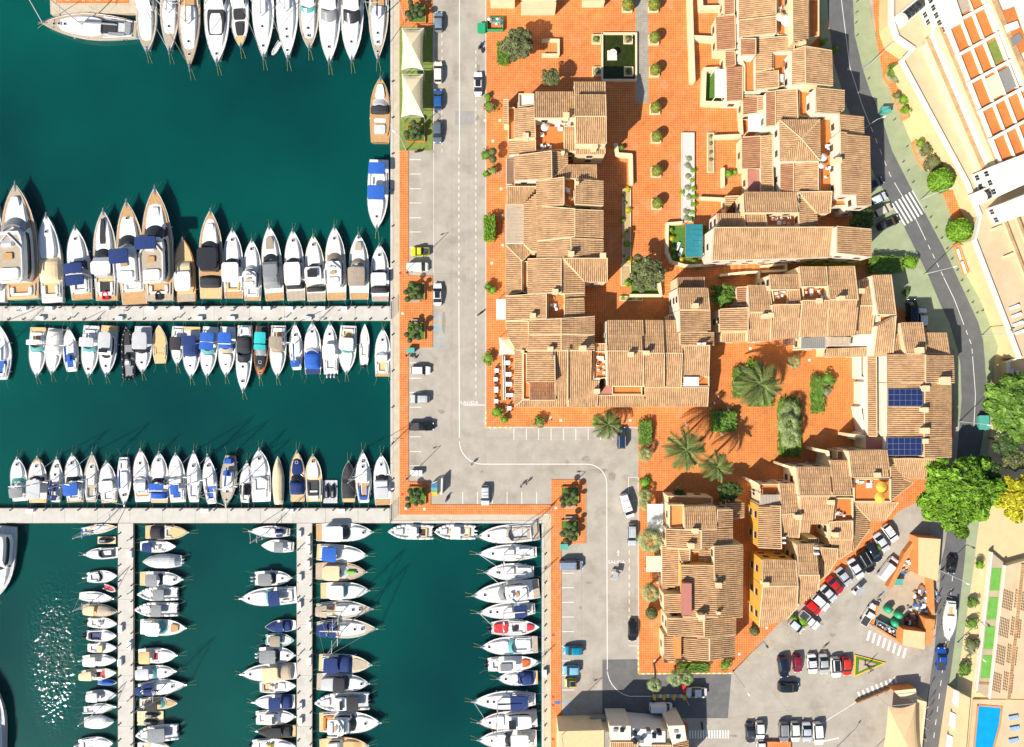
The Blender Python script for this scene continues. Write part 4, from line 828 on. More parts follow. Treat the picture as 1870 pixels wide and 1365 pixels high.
row('from left on the wide pier', 'boats on the wide lower pier', [
 ((30,836),(35,916),31,'m','hull w W;cab .54 .95 w;ws .46 .58 x;bim .1 .32 G 1.6;arch .36;cock .06 .4 w;hat .84','white cruiser with charcoal bimini'),
 ((67,835),(67,919),35,'m','hull w W o;cab .55 .95 w;teak .86 .97 t;ws .54 .64 d;top .1 .52 g 1.7 .74;plat 0 .08 l;hat .80','white boat with grey slatted roof'),
 ((102,836),(99,918),26,'s','hull W W;cab .4 .84 w;hat .62 .80;mast .52 1.3 n;bim .06 .18 n 1.5;bim .26 .4 n 1.2;cock .04 .36 w','white sloop with navy aft canopy'),
 ((131,830),(136,918),33,'m','hull w W;cab .54 .95 w;ws .46 .60 d;bim .16 .42 b 1.7;plat 0 .08 t;cock .04 .3 w;hat .82','white cruiser with square blue bimini'),
 ((167,828),(165,918),28,'s','hull W s;cab .36 .84 W;cock .04 .34 s;hat .56 .72;mast .5 1.35 W','sloop with sand coloured deck'),
 ((193,843),(198,919),31,'m','hull w W;cab .52 .95 w;ws .54 .62 x;top .26 .54 w 1.2;cock .04 .26 w;plat 0 .07 l;hat .72','white cruiser with white bimini'),
 ((226,924),(224,836),25,'s','hull w W;cab .3 .8 w;cock .05 .28 W;mast .62 1.3 b;hat .78 .5','white sloop lying bow to the pier'),
 ((256,821),(260,917),31,'m','hull w W o;cab .44 .95 w;ws .46 .54 g;house .22 .46 w 1.3;cock .14 .3 w;plat .0 .12 w;teak .1 .22 o .8;hat .74','white cruiser with varnished transom'),
 ((290,826),(290,919),33,'m','hull w W;cab .5 .95 w;bim .28 .40 b 1.6;cov .08 .24 b .9;arch .26;ws .42 .52 d;plat 0 .06 l;hat .84','white cruiser with two blue covers'),
 ((320,829),(324,918),31,'m','hull w W;cab .5 .95 w;ws .48 .60 k;house .4 .54 w 1.2;bim .18 .38 b 1.6 .5;pad .12 .2 b .7;cock .04 .3 w;hat .72','white cruiser with blue side awning'),
 ((353,825),(353,918),27,'s','hull w w;cab .4 .86 w;hat .72 .56;cock .04 .38 w;mast .56 1.35 w','white sloop with bare white deck'),
 ((378,831),(386,921),27,'s','hull w w k;cab .38 .84 w;hat .78 .5;cock .04 .36 b;mast .55 1.35 G','white sloop with dark mast'),
 ((412,926),(420,833),30,'s','hull s s;cab .3 .78 W;teak .1 .92 s .9;bim .28 .38 b 1.2 .5;pad .04 .14 b .6 1.4;mast .58 1.3 b;hat .7 .86','teak decked ketch with solar panel'),
 ((450,843),(446,919),23,'s','hull w W;cab .5 .9 w;cov .18 .46 k .9;cock .03 .2 w;mast .52 1.2 w','little white sloop with black tent'),
 ((473,820),(477,917),37,'m','hull w w;cab .5 .96 w;cock .16 .48 w W;pad .06 .2 w .6;ws .46 .54 g;hat .82;stripe .54 .62 r','beamy white open cruiser'),
 ((507,834),(508,922),21,'d','hull e e;cov .0 .98 e .5','slender boat wrapped in a tan cover'),
 ((542,824),(543,917),28,'m','hull n l;cab .54 .9 n;teak .84 .97 l .8;ws .44 .56 d;cov .14 .44 n .9;plat 0 .08 l;hat .78 .68','navy and teak motor launch'),
 ((571,831),(573,917),31,'m','hull w l;cab .5 .92 w;pad .56 .74 g .6;cock .12 .46 k k;pad .04 .24 w .6;teak .84 .98 l .8;hat .86','white day boat with teak rim'),
 ((636,843),(636,918),25,'m','hull k k;cov .56 .98 k .35;cov .1 .58 k .6;plat 0 .09 l','boat all covered in black'),
 ((662,824),(664,919),29,'s','hull w w;cab .4 .86 w;hat .6 .70 .80;cock .05 .38 t b;mast .58 1.3 w','white sloop with teak cockpit'),
 ((696,830),(699,923),31,'m','hull w w;cab .56 .95 w;ws .52 .66 k 1.1;house .36 .54 w 1.3;top .16 .36 g 1.6;plat 0 .12 t;hat .80','white cruiser with silver aft roof, beside the quay'),
])
row('from top, west of left finger pier', 'boats west of the left finger pier', [
 ((211,963),(146,971),17,'s','hull w l;cab .36 .8 w;cock .06 .34 l;mast .5 1.2 b;pad .02 .1 b .7','small sloop with blue sail cover'),
 ((152,1014),(214,1010),21,'m','hull w w;cab .56 .95 w;cock .1 .5 w k;ws .5 .58 d','white sports boat facing left'),
 ((212,1053),(156,1056),22,'d','hull w W;cock .08 .4 g w;teak .56 .9 W .7;ws .46 .54 d .6;out 1 w','white open boat with light seats'),
 ((205,1095),(142,1090),20,'s','hull w w;cab .34 .8 w;stripe .2 .6 k;mast .56 1.2 w','white sloop with dark lines'),
 ((213,1118),(148,1114),22,'d','hull l l;cov .42 .96 s .35;bim .1 .4 e 1.2;teak .05 .4 l .8','tan boat half under a brown cover'),
 ((212,1141),(157,1138),20,'d','hull W W;cock .1 .44 w;con .44 .54 w;out 1 k;teak .6 .9 W .7','white fishing boat'),
 ((211,1163),(155,1162),22,'d','hull w w;cab .55 .95 w;cock .08 .5 n k;out 2 k','white boat with black seats'),
 ((211,1185),(157,1185),19,'d','hull w W;cock .08 .34 w;pad .38 .56 e .7 .7;teak .6 .9 W .7','small white boat with beige bimini'),
 ((211,1207),(148,1208),22,'d','hull w W;cab .6 .95 w;bim .1 .46 W 1.4;out 1 w','white boat with ivory bimini'),
 ((211,1230),(147,1235),21,'d','hull w e;bim .0 .36 e 1.4;con .42 .54 k;cock .36 .66 r;teak .68 .92 W .7','white boat with sand coloured bimini'),
 ((211,1249),(175,1249),10,'d','hull W b;cov .2 .9 b .2','tiny boat with blue cover'),
 ((211,1271),(155,1274),21,'d','hull g g;bim .08 .44 W 1.3;con .48 .6 g','grey open boat with pale bimini'),
 ((209,1293),(150,1299),18,'s','hull w g;cab .34 .8 w;cock .06 .34 W;mast .5 1.1 w','low white sloop'),
 ((206,1320),(151,1322),24,'d','hull w w;cov .06 .96 w .45','boat under a smooth white cover'),
 ((205,1359),(141,1363),26,'d','hull w w;cab .5 .95 w;cock .08 .48 g;out 1 w','white boat at the bottom edge'),
])
row('from top, east of left finger pier', 'boats east of the left finger pier', [
 ((343,973),(264,973),26,'m','hull l l;cov .12 .46 k .8;teak .6 .95 l .86;cock .46 .64 l;plat 0 .1 l','tan launch with black cover'),
 ((320,999),(254,999),22,'d','hull w w;bim .12 .38 n 1.3;cock .38 .7 w;con .5 .6 w','white boat with square navy bimini'),
 ((259,1027),(330,1025),26,'d','hull g g;cov .04 .98 g .8;out 2 g','boat under a grey pitched cover'),
 ((333,1059),(254,1058),27,'m','hull w w;plat 0 .14 l;cab .56 .96 w;bim .2 .46 G 1.6;ws .5 .6 d;hat .82','white cruiser with grey bimini'),
 ((251,1086),(322,1085),25,'r','hull g g;tube w;bim .28 .56 G 1.4;con .56 .66 w;teak .66 .9 W .6;out 1 k','white inflatable with grey bimini'),
 ((246,1114),(322,1114),26,'r','hull W g;tube w;bim .32 .56 G 1.4;pad .64 .84 W .6;con .56 .64 w;out 2 k','white inflatable with black outboards'),
 ((339,1148),(255,1146),30,'m','hull w W;plat 0 .06 w;cock .06 .3 l W;top .18 .48 w 1.7;ws .48 .60 x 1.0;pad .68 .84 t .6','white walkaround with orange bow seat'),
 ((322,1198),(251,1200),28,'m','hull w w;bim .08 .36 l 1.5;cock .36 .56 r W;cab .54 .95 w;hat .70','white cruiser with tan bimini'),
 ((320,1227),(249,1231),25,'m','hull w g;bim .02 .36 g 1.5;ws .46 .58 x;cab .54 .95 w;hat .75','white cruiser with light grey bimini'),
 ((339,1252),(251,1260),28,'s','hull w w;cab .36 .84 w;bim .0 .13 n 1.5;bim .16 .34 n 1.2;hat .72 .56;mast .52 1.2 n;cock .04 .34 w','white sloop with navy bimini'),
 ((323,1286),(253,1286),22,'d','hull w l;bim .2 .52 k 1.3;ws .6 .7 x .6;teak .72 .94 t .7;cock .04 .2 l','teak trimmed boat with black bimini'),
 ((248,1344),(322,1338),30,'r','hull W g;tube w;bim .24 .66 G 1.5;pad .7 .88 W .5;out 1 k','white inflatable with large dark bimini'),
 ((308,1366),(249,1367),22,'d','hull l W;cock .1 .4 l;cab .5 .95 w','boat at the bottom edge'),
])
row('from top, west of middle finger pier', 'boats west of the middle finger pier', [
 ((454,971),(528,973),21,'s','hull w W;cab .36 .8 w;bim .14 .3 n 1.2;cock .04 .34 t;mast .54 1.2 w;stripe .4 .6 k','white sloop with navy sprayhood'),
 ((476,997),(535,1000),23,'d','hull w W;bim .28 .56 G 1.3;teak .6 .9 W .7;cock .06 .28 w','white boat with charcoal bimini'),
 ((532,1056),(464,1058),27,'m','hull w W;top .14 .5 G 1.7;ws .5 .62 k;cab .6 .96 w;teak .68 .86 s .4;hat .76;out 2 g','white boat with dark grey hardtop'),
 ((439,1094),(541,1087),33,'m','hull w w;cab .52 .96 w;ws .48 .58 x;bim .26 .46 n 1.6;cock .06 .3 g W;plat 0 .05 w;hat .84 .68','long white cruiser with navy bimini'),
 ((483,1147),(539,1143),22,'d','hull w w;cov .6 .98 n .2;bim .38 .62 n 1.2;cov .14 .42 n .5','white launch with navy covers'),
 ((536,1171),(483,1170),24,'d','hull w x;bim .2 .56 T 1.3;cock .06 .3 W;teak .58 .9 W .7;out 1 k','white boat with taupe bimini'),
 ((538,1198),(472,1198),30,'m','hull w w;bim .06 .5 G 1.6;ws .5 .62 d;cab .6 .96 w;hat .8;out 2 w','white boat with wide grey bimini'),
 ((440,1232),(541,1226),32,'m','hull W W;cab .52 .96 w;cov .06 .36 s .8;bim .3 .58 e 1.4;hat .82 .66','white cruiser with beige canopy'),
 ((540,1254),(473,1257),24,'d','hull w W;cock .06 .36 l s;con .38 .5 W;pad .52 .7 W .6;teak .7 .92 w .7','cream open boat with cushions'),
 ((461,1284),(537,1283),28,'m','hull w w n;cab .58 .96 w;bim .3 .58 n 1.5;cov .06 .32 n .7;hat .62','white boat with navy mid bimini'),
 ((539,1310),(466,1313),27,'m','hull w W;house .26 .66 w 1.5;roof .46 .54 k;cock .06 .26 w;cab .64 .95 w .2;out 1 k','white pilothouse fishing boat'),
 ((468,1337),(539,1337),23,'m','hull k k l;cov .7 .97 k .2;bim .34 .72 k 1.3;cov .1 .36 k .5;plat 0 .08 l','black boat with black canvas'),
 ((540,1364),(459,1362),24,'d','hull w W;cock .1 .4 w;con .4 .5 y;cab .6 .95 w;out 1 k','white boat at the bottom edge'),
])
row('from top, east of middle finger pier', 'boats east of the middle finger pier', [
 ((681,972),(577,973),34,'m','hull w W;plat 0 .1 t;house .16 .5 w 1.4;top .16 .5 w 1.6;ws .5 .62 d 1.1;cab .62 .95 w;teak .64 .86 s .5;hat .84','white cruiser with smooth white hardtop'),
 ((670,1015),(578,1009),32,'m','hull w W;plat 0 .1 l;bim .14 .42 b 1.6;ws .42 .54 g;cab .52 .96 w;cock .06 .3 w;hat .72','white cruiser with royal blue bimini'),
 ((669,1045),(576,1044),33,'m','hull l s l;plat 0 .1 s;house .16 .5 e 1.5;top .2 .5 e 1.6;ws .52 .64 W;teak .62 .94 s .84;pad .62 .78 v .16 .6;hat .82','beige trawler with green kayak'),
 ((674,1079),(585,1080),31,'m','hull w W;plat 0 .12 l;house .2 .52 w 1.4;top .2 .5 w 1.6;ws .48 .58 x 1.2;cab .56 .96 w;hat .72','white cruiser with aqua front screen'),
 ((680,1113),(577,1114),32,'s','hull W s;cab .36 .84 w;bim .02 .22 s 1.5;cock .04 .36 s;hat .78 .66;mast .5 1.25 e','sloop with sand bimini'),
 ((688,1149),(578,1148),36,'s','hull w s;cab .36 .84 w;bim .03 .2 n 1.5;bim .2 .34 n 1.1;hat .76 .64;mast .46 1.25 w;cock .04 .36 t','sloop with navy bimini and sprayhood'),
 ((678,1215),(582,1211),34,'m','hull W e;bim .12 .38 n 1.5;cov .36 .64 n .7;teak .64 .92 s .7;plat 0 .1 l;cock .06 .36 n','cream launch with navy canvas'),
 ((674,1249),(578,1246),33,'m','hull w g;plat 0 .1 s;house .12 .56 g 1.4;top .34 .56 k 1.6;ws .54 .66 k 1.1;cab .62 .96 w;pad .68 .84 g .5;hat .86','grey and white sports yacht'),
 ((575,1284),(672,1281),33,'r','hull w g;tube w;bim .16 .38 k 1.5;house .36 .66 w 1.5;roof .44 .5 d;pad .72 .9 W .5;out 2 k','white cabin inflatable with black aft bimini'),
 ((695,1320),(583,1320),40,'m','hull w W n;plat 0 .08 l;cock .06 .26 l o;ws .52 .64 k 1.3;house .26 .58 w 1.6;fly .18 .44 w 2.2;teak .64 .84 t .6;cab .6 .95 w .2;hat .76','white flybridge yacht with teak foredeck'),
 ((672,1362),(583,1366),32,'m','hull o l;cab .5 .9 l;house .2 .5 w','brown trimmed boat at the bottom edge'),
])
row('from the top along the right quay', 'boats stern to the right quay', [
 ((872,980),(985,971),34,'m','hull w w;cab .5 .96 w;cock .12 .5 g s;ws .5 .58 s;plat 0 .1 s;arch .14;hat .82','big white open cruiser'),
 ((872,1012),(980,1009),30,'s','hull w w;cab .38 .84 w;cock .04 .36 w;hat .74;mast .55 1.1 w','white sloop with pale cockpit'),
 ((885,1046),(975,1045),31,'s','hull w w;cab .4 .86 w;cock .04 .4 g w;hat .74 .7;mast .55 1.2 w','white sloop with twin seats'),
 ((864,1088),(985,1075),38,'m','hull w w;cab .5 .96 w;ws .54 .66 G 1.2;house .2 .58 w 1.5;fly .16 .5 w 2.0;plat 0 .1 s;hat .82','white flybridge yacht with round grey screen'),
 ((873,1120),(977,1112),30,'s','hull W W;cab .4 .86 w;bim .14 .36 n 1.4;cock .03 .3 W;hat .78 .66;mast .55 1.2 W','cream sloop with navy bimini'),
 ((985,1146),(897,1148),29,'d','hull w g;pad .06 .34 r .7 .5;con .46 .58 k;pad .74 .88 r .6;cock .36 .7 w;out 2 k','grey boat with red cushions'),
 ((879,1182),(982,1178),33,'m','hull w w;cab .52 .96 w;ws .46 .56 x;cock .12 .44 w W;plat 0 .1 s;hat .86 .66','white cruiser with round portholes'),
 ((986,1210),(891,1215),27,'m','hull w w;top .2 .54 w 1.6;roof .24 .46 G;cock .06 .2 g;pad .66 .8 R .6;out 2 k','white tender boat with orange bow pad'),
 ((909,1241),(982,1239),27,'m','hull w w;plat 0 .05 l;cov .1 .42 n .9;cab .5 .96 w;ws .44 .56 n .7;hat .8','small white cruiser with navy cover'),
 ((863,1282),(978,1278),34,'s','hull w W;cab .4 .86 w;bim .12 .4 n 1.4;cock .04 .36 w;hat .76 .66;mast .6 1.15 n','white sloop with big navy bimini'),
 ((873,1320),(981,1313),34,'m','hull w W r;plat 0 .1 g;house .1 .56 w 1.5;roof .36 .48 d;cab .56 .95 w;hat .8','white catamaran style cruiser'),
 ((873,1352),(980,1349),34,'m','hull w W;cab .52 .96 w;bim .14 .44 W 1.6;ws .48 .6 d;cock .06 .3 w;hat .76 .66','white cruiser with cream bimini'),
])
make_boat((709,971),(789,973),27,'r','hull w g;tube w;pad .66 .86 g .5;top .34 .52 w 1.5;con .5 .58 w;cock .1 .3 k l;out 2 k','white inflatable with black outboards along the lower quay wall','inflatables along the lower quay','inflatable_boat')
make_boat((793,971),(866,973),27,'r','hull w g;tube w;pad .68 .86 g .5;top .34 .58 w 1.5;con .56 .64 l;cock .1 .3 g l;out 2 w','white inflatable with white outboards nearest the quay corner','inflatables along the lower quay','inflatable_boat')
make_boat((695,142),(694,260),37,'m','hull l t l;plat 0 .10 t;teak .1 .96 t .95;pad .68 .88 w .55 .4;ws .56 .68 g .7;cov .42 .58 k .8;pad .3 .36 w .6;pad .12 .26 g .6 .5;q','teak decked day boat with black canopy moored alongside the quay',None,'day_boat')
make_boat((688,420),(692,292),38,'m','hull w W;cab .56 .95 w;bim .40 .60 b 1.6;bim .08 .24 b 1.7;cock .2 .4 w;hat .68 .82;q','white motorboat with two blue canopies moored along the quay',None,'motorboat')
make_boat((-6,1092),(6,962),54,'m','hull W g;cab .5 .92 w;house .1 .6 w 2.0;ws .5 .64 k 1.3;q','big ivory yacht cut off by the left edge below the pier',None,'motor_yacht')
make_boat((-18,1240),(-16,1400),56,'m','hull w g o;cab .4 .9 w;house .1 .5 w 1.6;q','orange trimmed yacht cut off at the lower left edge',None,'motor_yacht')
make_boat((495,99),(509,74),9,'r','hull g g;tube w;q','small pale dinghy between two sloops in the top row',None,'dinghy')
make_boat((209,1081),(187,1073),11,'r','hull g r;tube W;q','small grey dinghy with red bag by the left finger pier',None,'dinghy')
make_boat((1726,1168),(1733,1096),24,'s','hull w w;cab .36 .84 w;cock .05 .34 l;hat .7;mast .5 .05 w;q','white sailing boat standing ashore beside the road',None,'sailing_boat').location.z = .35
# floating docks with jet skis
def jetski(loc, rz, label):
    t = thing('jet_ski', label, 'jet ski', loc, rz, 'jet skis on floating docks', world=False)
    prof = [(0,.42),(.4,.5),(1.2,.55),(2.0,.48),(2.6,.28),(2.95,.05)]
    MB().loft([[(x,-w_,.0),(x,-w_,.3),(x,-w_*.6,.42),(x,w_*.6,.42),(x,w_,.3),(x,w_,0)][::-1] for x, w_ in prof]).build('hull', bm('k','gel'), t)
    MB().loft([[(x,-.16,.4),(x,-.17,z),(x,.17,z),(x,.16,.4)][::-1] for x, z in ((.25,.6),(.8,.72),(1.4,.68))]).build('seat', bm('G','canvas'), t)
    MB().loft([[(x,-w_,.4),(x,-w_*.7,z),(x,w_*.7,z),(x,w_,.4)][::-1] for x, w_, z in ((1.5,.34,.75),(1.8,.36,.9),(2.3,.26,.62),(2.75,.12,.44))]).build('cowl', bm('k','gel'), t)
    MB().tube((1.55,-.4,.98),(1.55,.4,.98),.035,6).build('handlebar', MATS['dark metal'], t)
def dock(x0, y0, x1, y1, label, col, skis, rz):
    c = P((x0+x1)/2,(y0+y1)/2,WZ); t = thing('floating_dock', label, 'dock', c); nx, ny = max(1,round((x1-x0)/6)), max(1,round((y1-y0)/6))
    for i in range(nx):
        for j in range(ny):
            MB().prism([P(x, y, WZ)[:2] for x, y in rect(x0+(x1-x0)*i/nx, y0+(y1-y0)*j/ny, x0+(x1-x0)*(i+1)/nx-.3, y0+(y1-y0)*(j+1)/ny-.3)], WZ-.2, WZ+.32).build('float', bm(col,'deck'), t)
    for sx, sy, lb in skis:
        p = P(sx, sy, WZ); jetski((p[0],p[1],WZ+.33), rz, lb)
dock(591,877,617,919,'grey modular floating dock beside the wide lower pier','g',[(598,909,'black jet ski on the left of the grey dock'),(609,909,'black jet ski on the right of the grey dock')],math.pi/2)
dock(180,980,213,993,'pale floating dock on the left finger pier with one jet ski','e',[(184,986.5,'black jet ski alone beside the left finger pier')],0)
dock(252,1298,300,1324,'tan floating dock east of the left finger pier','e',[(268,1304,'upper black jet ski on the tan dock'),(266,1317,'lower black jet ski on the tan dock')],0)
# ---------------------------------------------------------------- vehicles
CARS = {
 # stations from rear to front: (x, half-width factor, belt height, roof height)
 'hatch': (4.1,1.78,[(-.5,.80,.50,.52),(-.492,.92,.78,.80),(-.47,.97,.90,.95),(-.40,.99,.93,1.40),(-.30,1,.93,1.49),(.0,1,.93,1.50),(.10,1,.93,1.44),(.26,.99,.93,.97),(.40,.96,.86,.89),(.47,.89,.74,.76),(.497,.74,.50,.52)],(2,3),(6,7)),
 'sedan': (4.5,1.80,[(-.5,.82,.50,.52),(-.49,.93,.82,.84),(-.36,.98,.92,.95),(-.20,1,.93,1.38),(-.12,1,.93,1.44),(.03,1,.93,1.44),(.11,1,.93,1.38),(.26,.99,.92,.95),(.41,.96,.84,.87),(.475,.88,.72,.74),(.498,.72,.50,.52)],(2,3),(6,7)),
 'suv': (4.6,1.88,[(-.5,.86,.6,.62),(-.493,.95,.95,1.0),(-.475,.98,1.04,1.25),(-.43,1,1.05,1.66),(-.3,1,1.05,1.72),(.02,1,1.05,1.72),(.10,1,1.05,1.66),(.25,1,1.04,1.08),(.42,.97,.98,1.01),(.48,.90,.84,.86),(.498,.78,.55,.57)],(2,3),(6,7)),
 'van': (4.9,1.92,[(-.5,.94,.6,.62),(-.496,.97,1.0,1.3),(-.49,.98,1.05,1.80),(-.45,.99,1.05,1.92),(.12,1,1.05,1.92),(.20,1,1.05,1.84),(.36,.99,1.02,1.10),(.44,.96,.95,.98),(.485,.90,.80,.82),(.498,.78,.55,.57)],(1,2),(5,6)),
 'pickup': (5.1,1.86,[(-.5,.92,.55,.57),(-.496,.95,.85,.86),(-.10,.97,.90,.92),(-.085,.98,.95,1.30),(-.07,.99,.97,1.62),(.08,1,.97,1.64),(.13,1,.97,1.58),(.25,.99,.97,1.0),(.43,.96,.90,.92),(.48,.88,.78,.80),(.498,.76,.55,.57)],(3,4),(6,7)),
 'tiny': (2.7,1.66,[(-.5,.84,.5,.55),(-.49,.95,.85,.9),(-.46,.98,.92,1.2),(-.40,1,.93,1.48),(-.1,1,.93,1.54),(.08,1,.93,1.5),(.33,.98,.92,.96),(.44,.93,.8,.83),(.49,.80,.55,.57)],(2,3),(5,6)),
}
CARMESH = {}
def car_meshes(kind):
    if kind in CARMESH: return CARMESH[kind]
    L, W, st, rw, fw = CARS[kind]; rings = []
    for x, k, zb, zr in st:
        h = W/2*k*(1-.20*(max(0,abs(x)-.34)/.16)**2); tum = max(.0, min(1, (zr-zb)/.55)); wr = h*(1-.17*tum)
        half = [(h*.96,.20),(h,.45),(h*.99,zb-.06),(h*.955,zb),(wr*.985,zr-.05*tum),(wr*.90,zr),(wr*.45,zr+.035*max(tum,.3)),(0,zr+.05*max(tum,.3))]
        rings.append([(x*L,-y,z) for y, z in half]+[(x*L,y,z) for y, z in half[-2::-1]])
    n = len(rings[0]); parts = {'body':MB(),'windscreen':MB(),'rear_window':MB(),'side_window':MB()}
    cab0, cab1 = rw[0]+(0 if kind != 'van' else 3), fw[1]
    for i in range(len(rings)-1):
        for j in range(n-1):
            q = [rings[i][j], rings[i][j+1], rings[i+1][j+1], rings[i+1][j]][::-1]
            nm = 'body'
            if fw[0] <= i < fw[1] and 4 <= j <= n-6: nm = 'windscreen'
            elif rw[0] <= i < rw[1] and 4 <= j <= n-6: nm = 'rear_window'
            elif cab0 < i < cab1 and (j in (3, n-5)) : nm = 'side_window'
            parts[nm].add(q, [(0,1,2,3)])
    parts['body'].add(rings[0], [tuple(range(n))]); parts['body'].add(rings[-1], [tuple(range(n-1,-1,-1))])
    if kind == 'pickup':
        bed = MB().box(-.485*L,-.11*L,-W*.40,W*.40,.93,.955); parts['load_bed'] = bed
        parts['bed_rim'] = MB().path([(-.10*L,W*.44,.95),(-.49*L,W*.43,.93),(-.49*L,-W*.43,.93),(-.10*L,-W*.44,.95)],.05,6)
    sw = parts.pop('side_window'); fl = sw.f
    for q, keep in (('side_window', lambda f: sw.v[f[0]][1] > 0), ('side_window ', lambda f: sw.v[f[0]][1] <= 0)):
        m_ = MB(); m_.v = sw.v; m_.f = [f for f in fl if keep(f)]; used = sorted({i for f in m_.f for i in f}); ix = {u: i for i, u in enumerate(used)}; m_.v = [sw.v[u] for u in used]; m_.f = [tuple(ix[i] for i in f) for f in m_.f]; parts[q] = m_
    out = {k: v.mesh('car_'+k, None, k == 'body') for k, v in parts.items() if v.f}
    out['headlight'] = MB().ell((0,0,0),.12,.18,.09,8,5).mesh('headlight', M('headlamp', (.8,.82,.85), .1, .03, 3))
    out['taillight'] = MB().box(-.04,.04,-.16,.16,-.07,.07).mesh('taillight', MATS['red paint'])
    wm = MB().loft([[(.31*math.cos(a),y,.31*math.sin(a)) for a in [6.2832*i/14 for i in range(14)]] for y in (-.1,.1)]); out['wheel'] = wm.mesh('wheel', MATS['dark metal'])
    out['mirror'] = MB().ell((0,0,0),.08,.12,.07,8,5).mesh('mirror', MATS['dark metal'])
    CARMESH[kind] = out; return out
PAINT = {}
def paintm(c):
    if c not in PAINT: PAINT[c] = M('car paint %s' % (c,), c, .22, .03, 1, spec=.6, metal=0.0)
    return PAINT[c]
WH, SI, BK, NV, RD, BL = (.80,.80,.78), (.45,.47,.49), (.012,.013,.015), (.015,.03,.07), (.5,.01,.015), (.02,.09,.30)
def car(x, y, ang, kind, col, label, lpx=None, roof=None, name=None, extra=''):
    p = P(x, y, .75); p = (p[0], p[1], .012 if extra != 'r' else .13)
    ms = car_meshes(kind); L, W = CARS[kind][0], CARS[kind][1]
    t = thing(name or {'van':'van','pickup':'pickup_truck'}.get(kind,'parked_car'), label, 'van' if kind == 'van' else 'pickup' if kind == 'pickup' else 'car', p, math.radians(ang), None, world=False)
    if lpx: t.scale = (lpx*S/L*.99, 1.0 if lpx*S/L > .85 else .95, 1)
    body = None
    for k, me in ms.items():
        if k in ('headlight','taillight','wheel','mirror'): continue
        o = obj(k.strip(), me, t, m=paintm(col) if k in ('body','bed_rim') else MATS['dark metal'] if k == 'load_bed' else MATS['glass dark'])
    st = CARS[kind][2]; zr = max(q[3] for q in st)
    if roof:
        a, b = [q for q in range(len(st)) if st[q][3] > zr-.08][0], [q for q in range(len(st)) if st[q][3] > zr-.08][-1]
        if roof == 'rack':
            for sg in (1,-1): MB().tube((st[a][0]*L,sg*W*.34,zr+.12),(st[b][0]*L,sg*W*.34,zr+.12),.03,5).build('roof_rail', MATS['metal pole'], t)
        elif roof == 'bars':
            for u in (.3,.75): xx = (st[a][0]+(st[b][0]-st[a][0])*u)*L; MB().tube((xx,-W*.36,zr+.12),(xx,W*.36,zr+.12),.03,5).build('roof_bar', MATS['dark metal'], t)
        else:
            MB().box(st[a][0]*L+.1,st[b][0]*L-.05,-W*.30,W*.30,zr+.03,zr+.065).build('sunroof', MATS['glass dark'] if roof == 'k' else paintm(WH), t)
    for sg in (1,-1):
        o = obj('headlight', ms['headlight'], t); o.location = (L*.468, sg*W*.34, .72 if kind not in ('suv','van','pickup') else .84)
        o = obj('taillight', ms['taillight'], t); o.location = (-L*.494, sg*W*.36, .80)
        o = obj('mirror', ms['mirror'], t); o.location = (L*.20, sg*W*.53, 1.0)
        for xx in (.31,-.30):
            o = obj('wheel', ms['wheel'], t); o.location = (L*xx, sg*W*.44, .31)
    return t
car(801,40,90,'hatch',(.16,.22,.28),'grey blue car beside the tree planter at the top of the quay',36)
car(800,132,90,'hatch',(.78,.74,.62),'cream car beside the upper shade sail',40)
car(800,182,90,'hatch',BL,'bright blue car beside the lower shade sail',37)
car(799,242,-90,'hatch',(.10,.13,.17),'dark grey blue car beside the turf planter',40)
car(873,153,90,'sedan',WH,'white car alone at the plaza kerb',44,'k')
car(767,460,180,'pickup',(.62,.66,.01),'small bright yellow pickup facing the quay walk',34)
car(763,488,0,'van',WH,'white van beside the yellow pickup',39)
car(799,538,90,'sedan',WH,'white car with black glass roof beside the tree planters',42,'k')
car(768,677,0,'hatch',WH,'white car parked below the green bin on the quay',37)
car(767,729,180,'hatch',SI,'silver car between two empty quay bays',35)
car(770,779,0,'pickup',BK,'black pickup truck parked by the quay walk',46)
car(886,905,-90,'hatch',(.55,.60,.62),'silver car in the short row beside the lower quay',37,'bars')
car(1135,800,90,'suv',NV,'navy car with roof rails under the palm',40,'rack')
car(1145,924,-72,'van',(.70,.72,.72),'white van parked askew at the palm walk kerb',45,'bars')
car(1154,977,-90,'hatch',(.42,.45,.50),'silver car with roof rails at the palm walk kerb',40,'rack')
car(1043,1032,0,'van',(.22,.27,.36),'grey blue van beside the lower quay bins',44,'rack')
car(1155,1152,-90,'sedan',BK,'black car alone at the palm walk kerb',39)
car(1047,1188,180,'hatch',(.0,.20,.33),'deep turquoise car by the right quay',36)
car(1043,1224,180,'hatch',(.16,.42,.62),'sky blue car by the right quay',32)
car(1042,1247,180,'tiny',(.5,.45,.01),'tiny yellow and black car by the right quay',22,'k')
car(1207,1292,0,'van',(.78,.79,.80),'white van driving in the shade by the barrier',42)
car(1272,1264,180,'sedan',(.62,.63,.64),'silver car waiting at the entrance barrier',38)
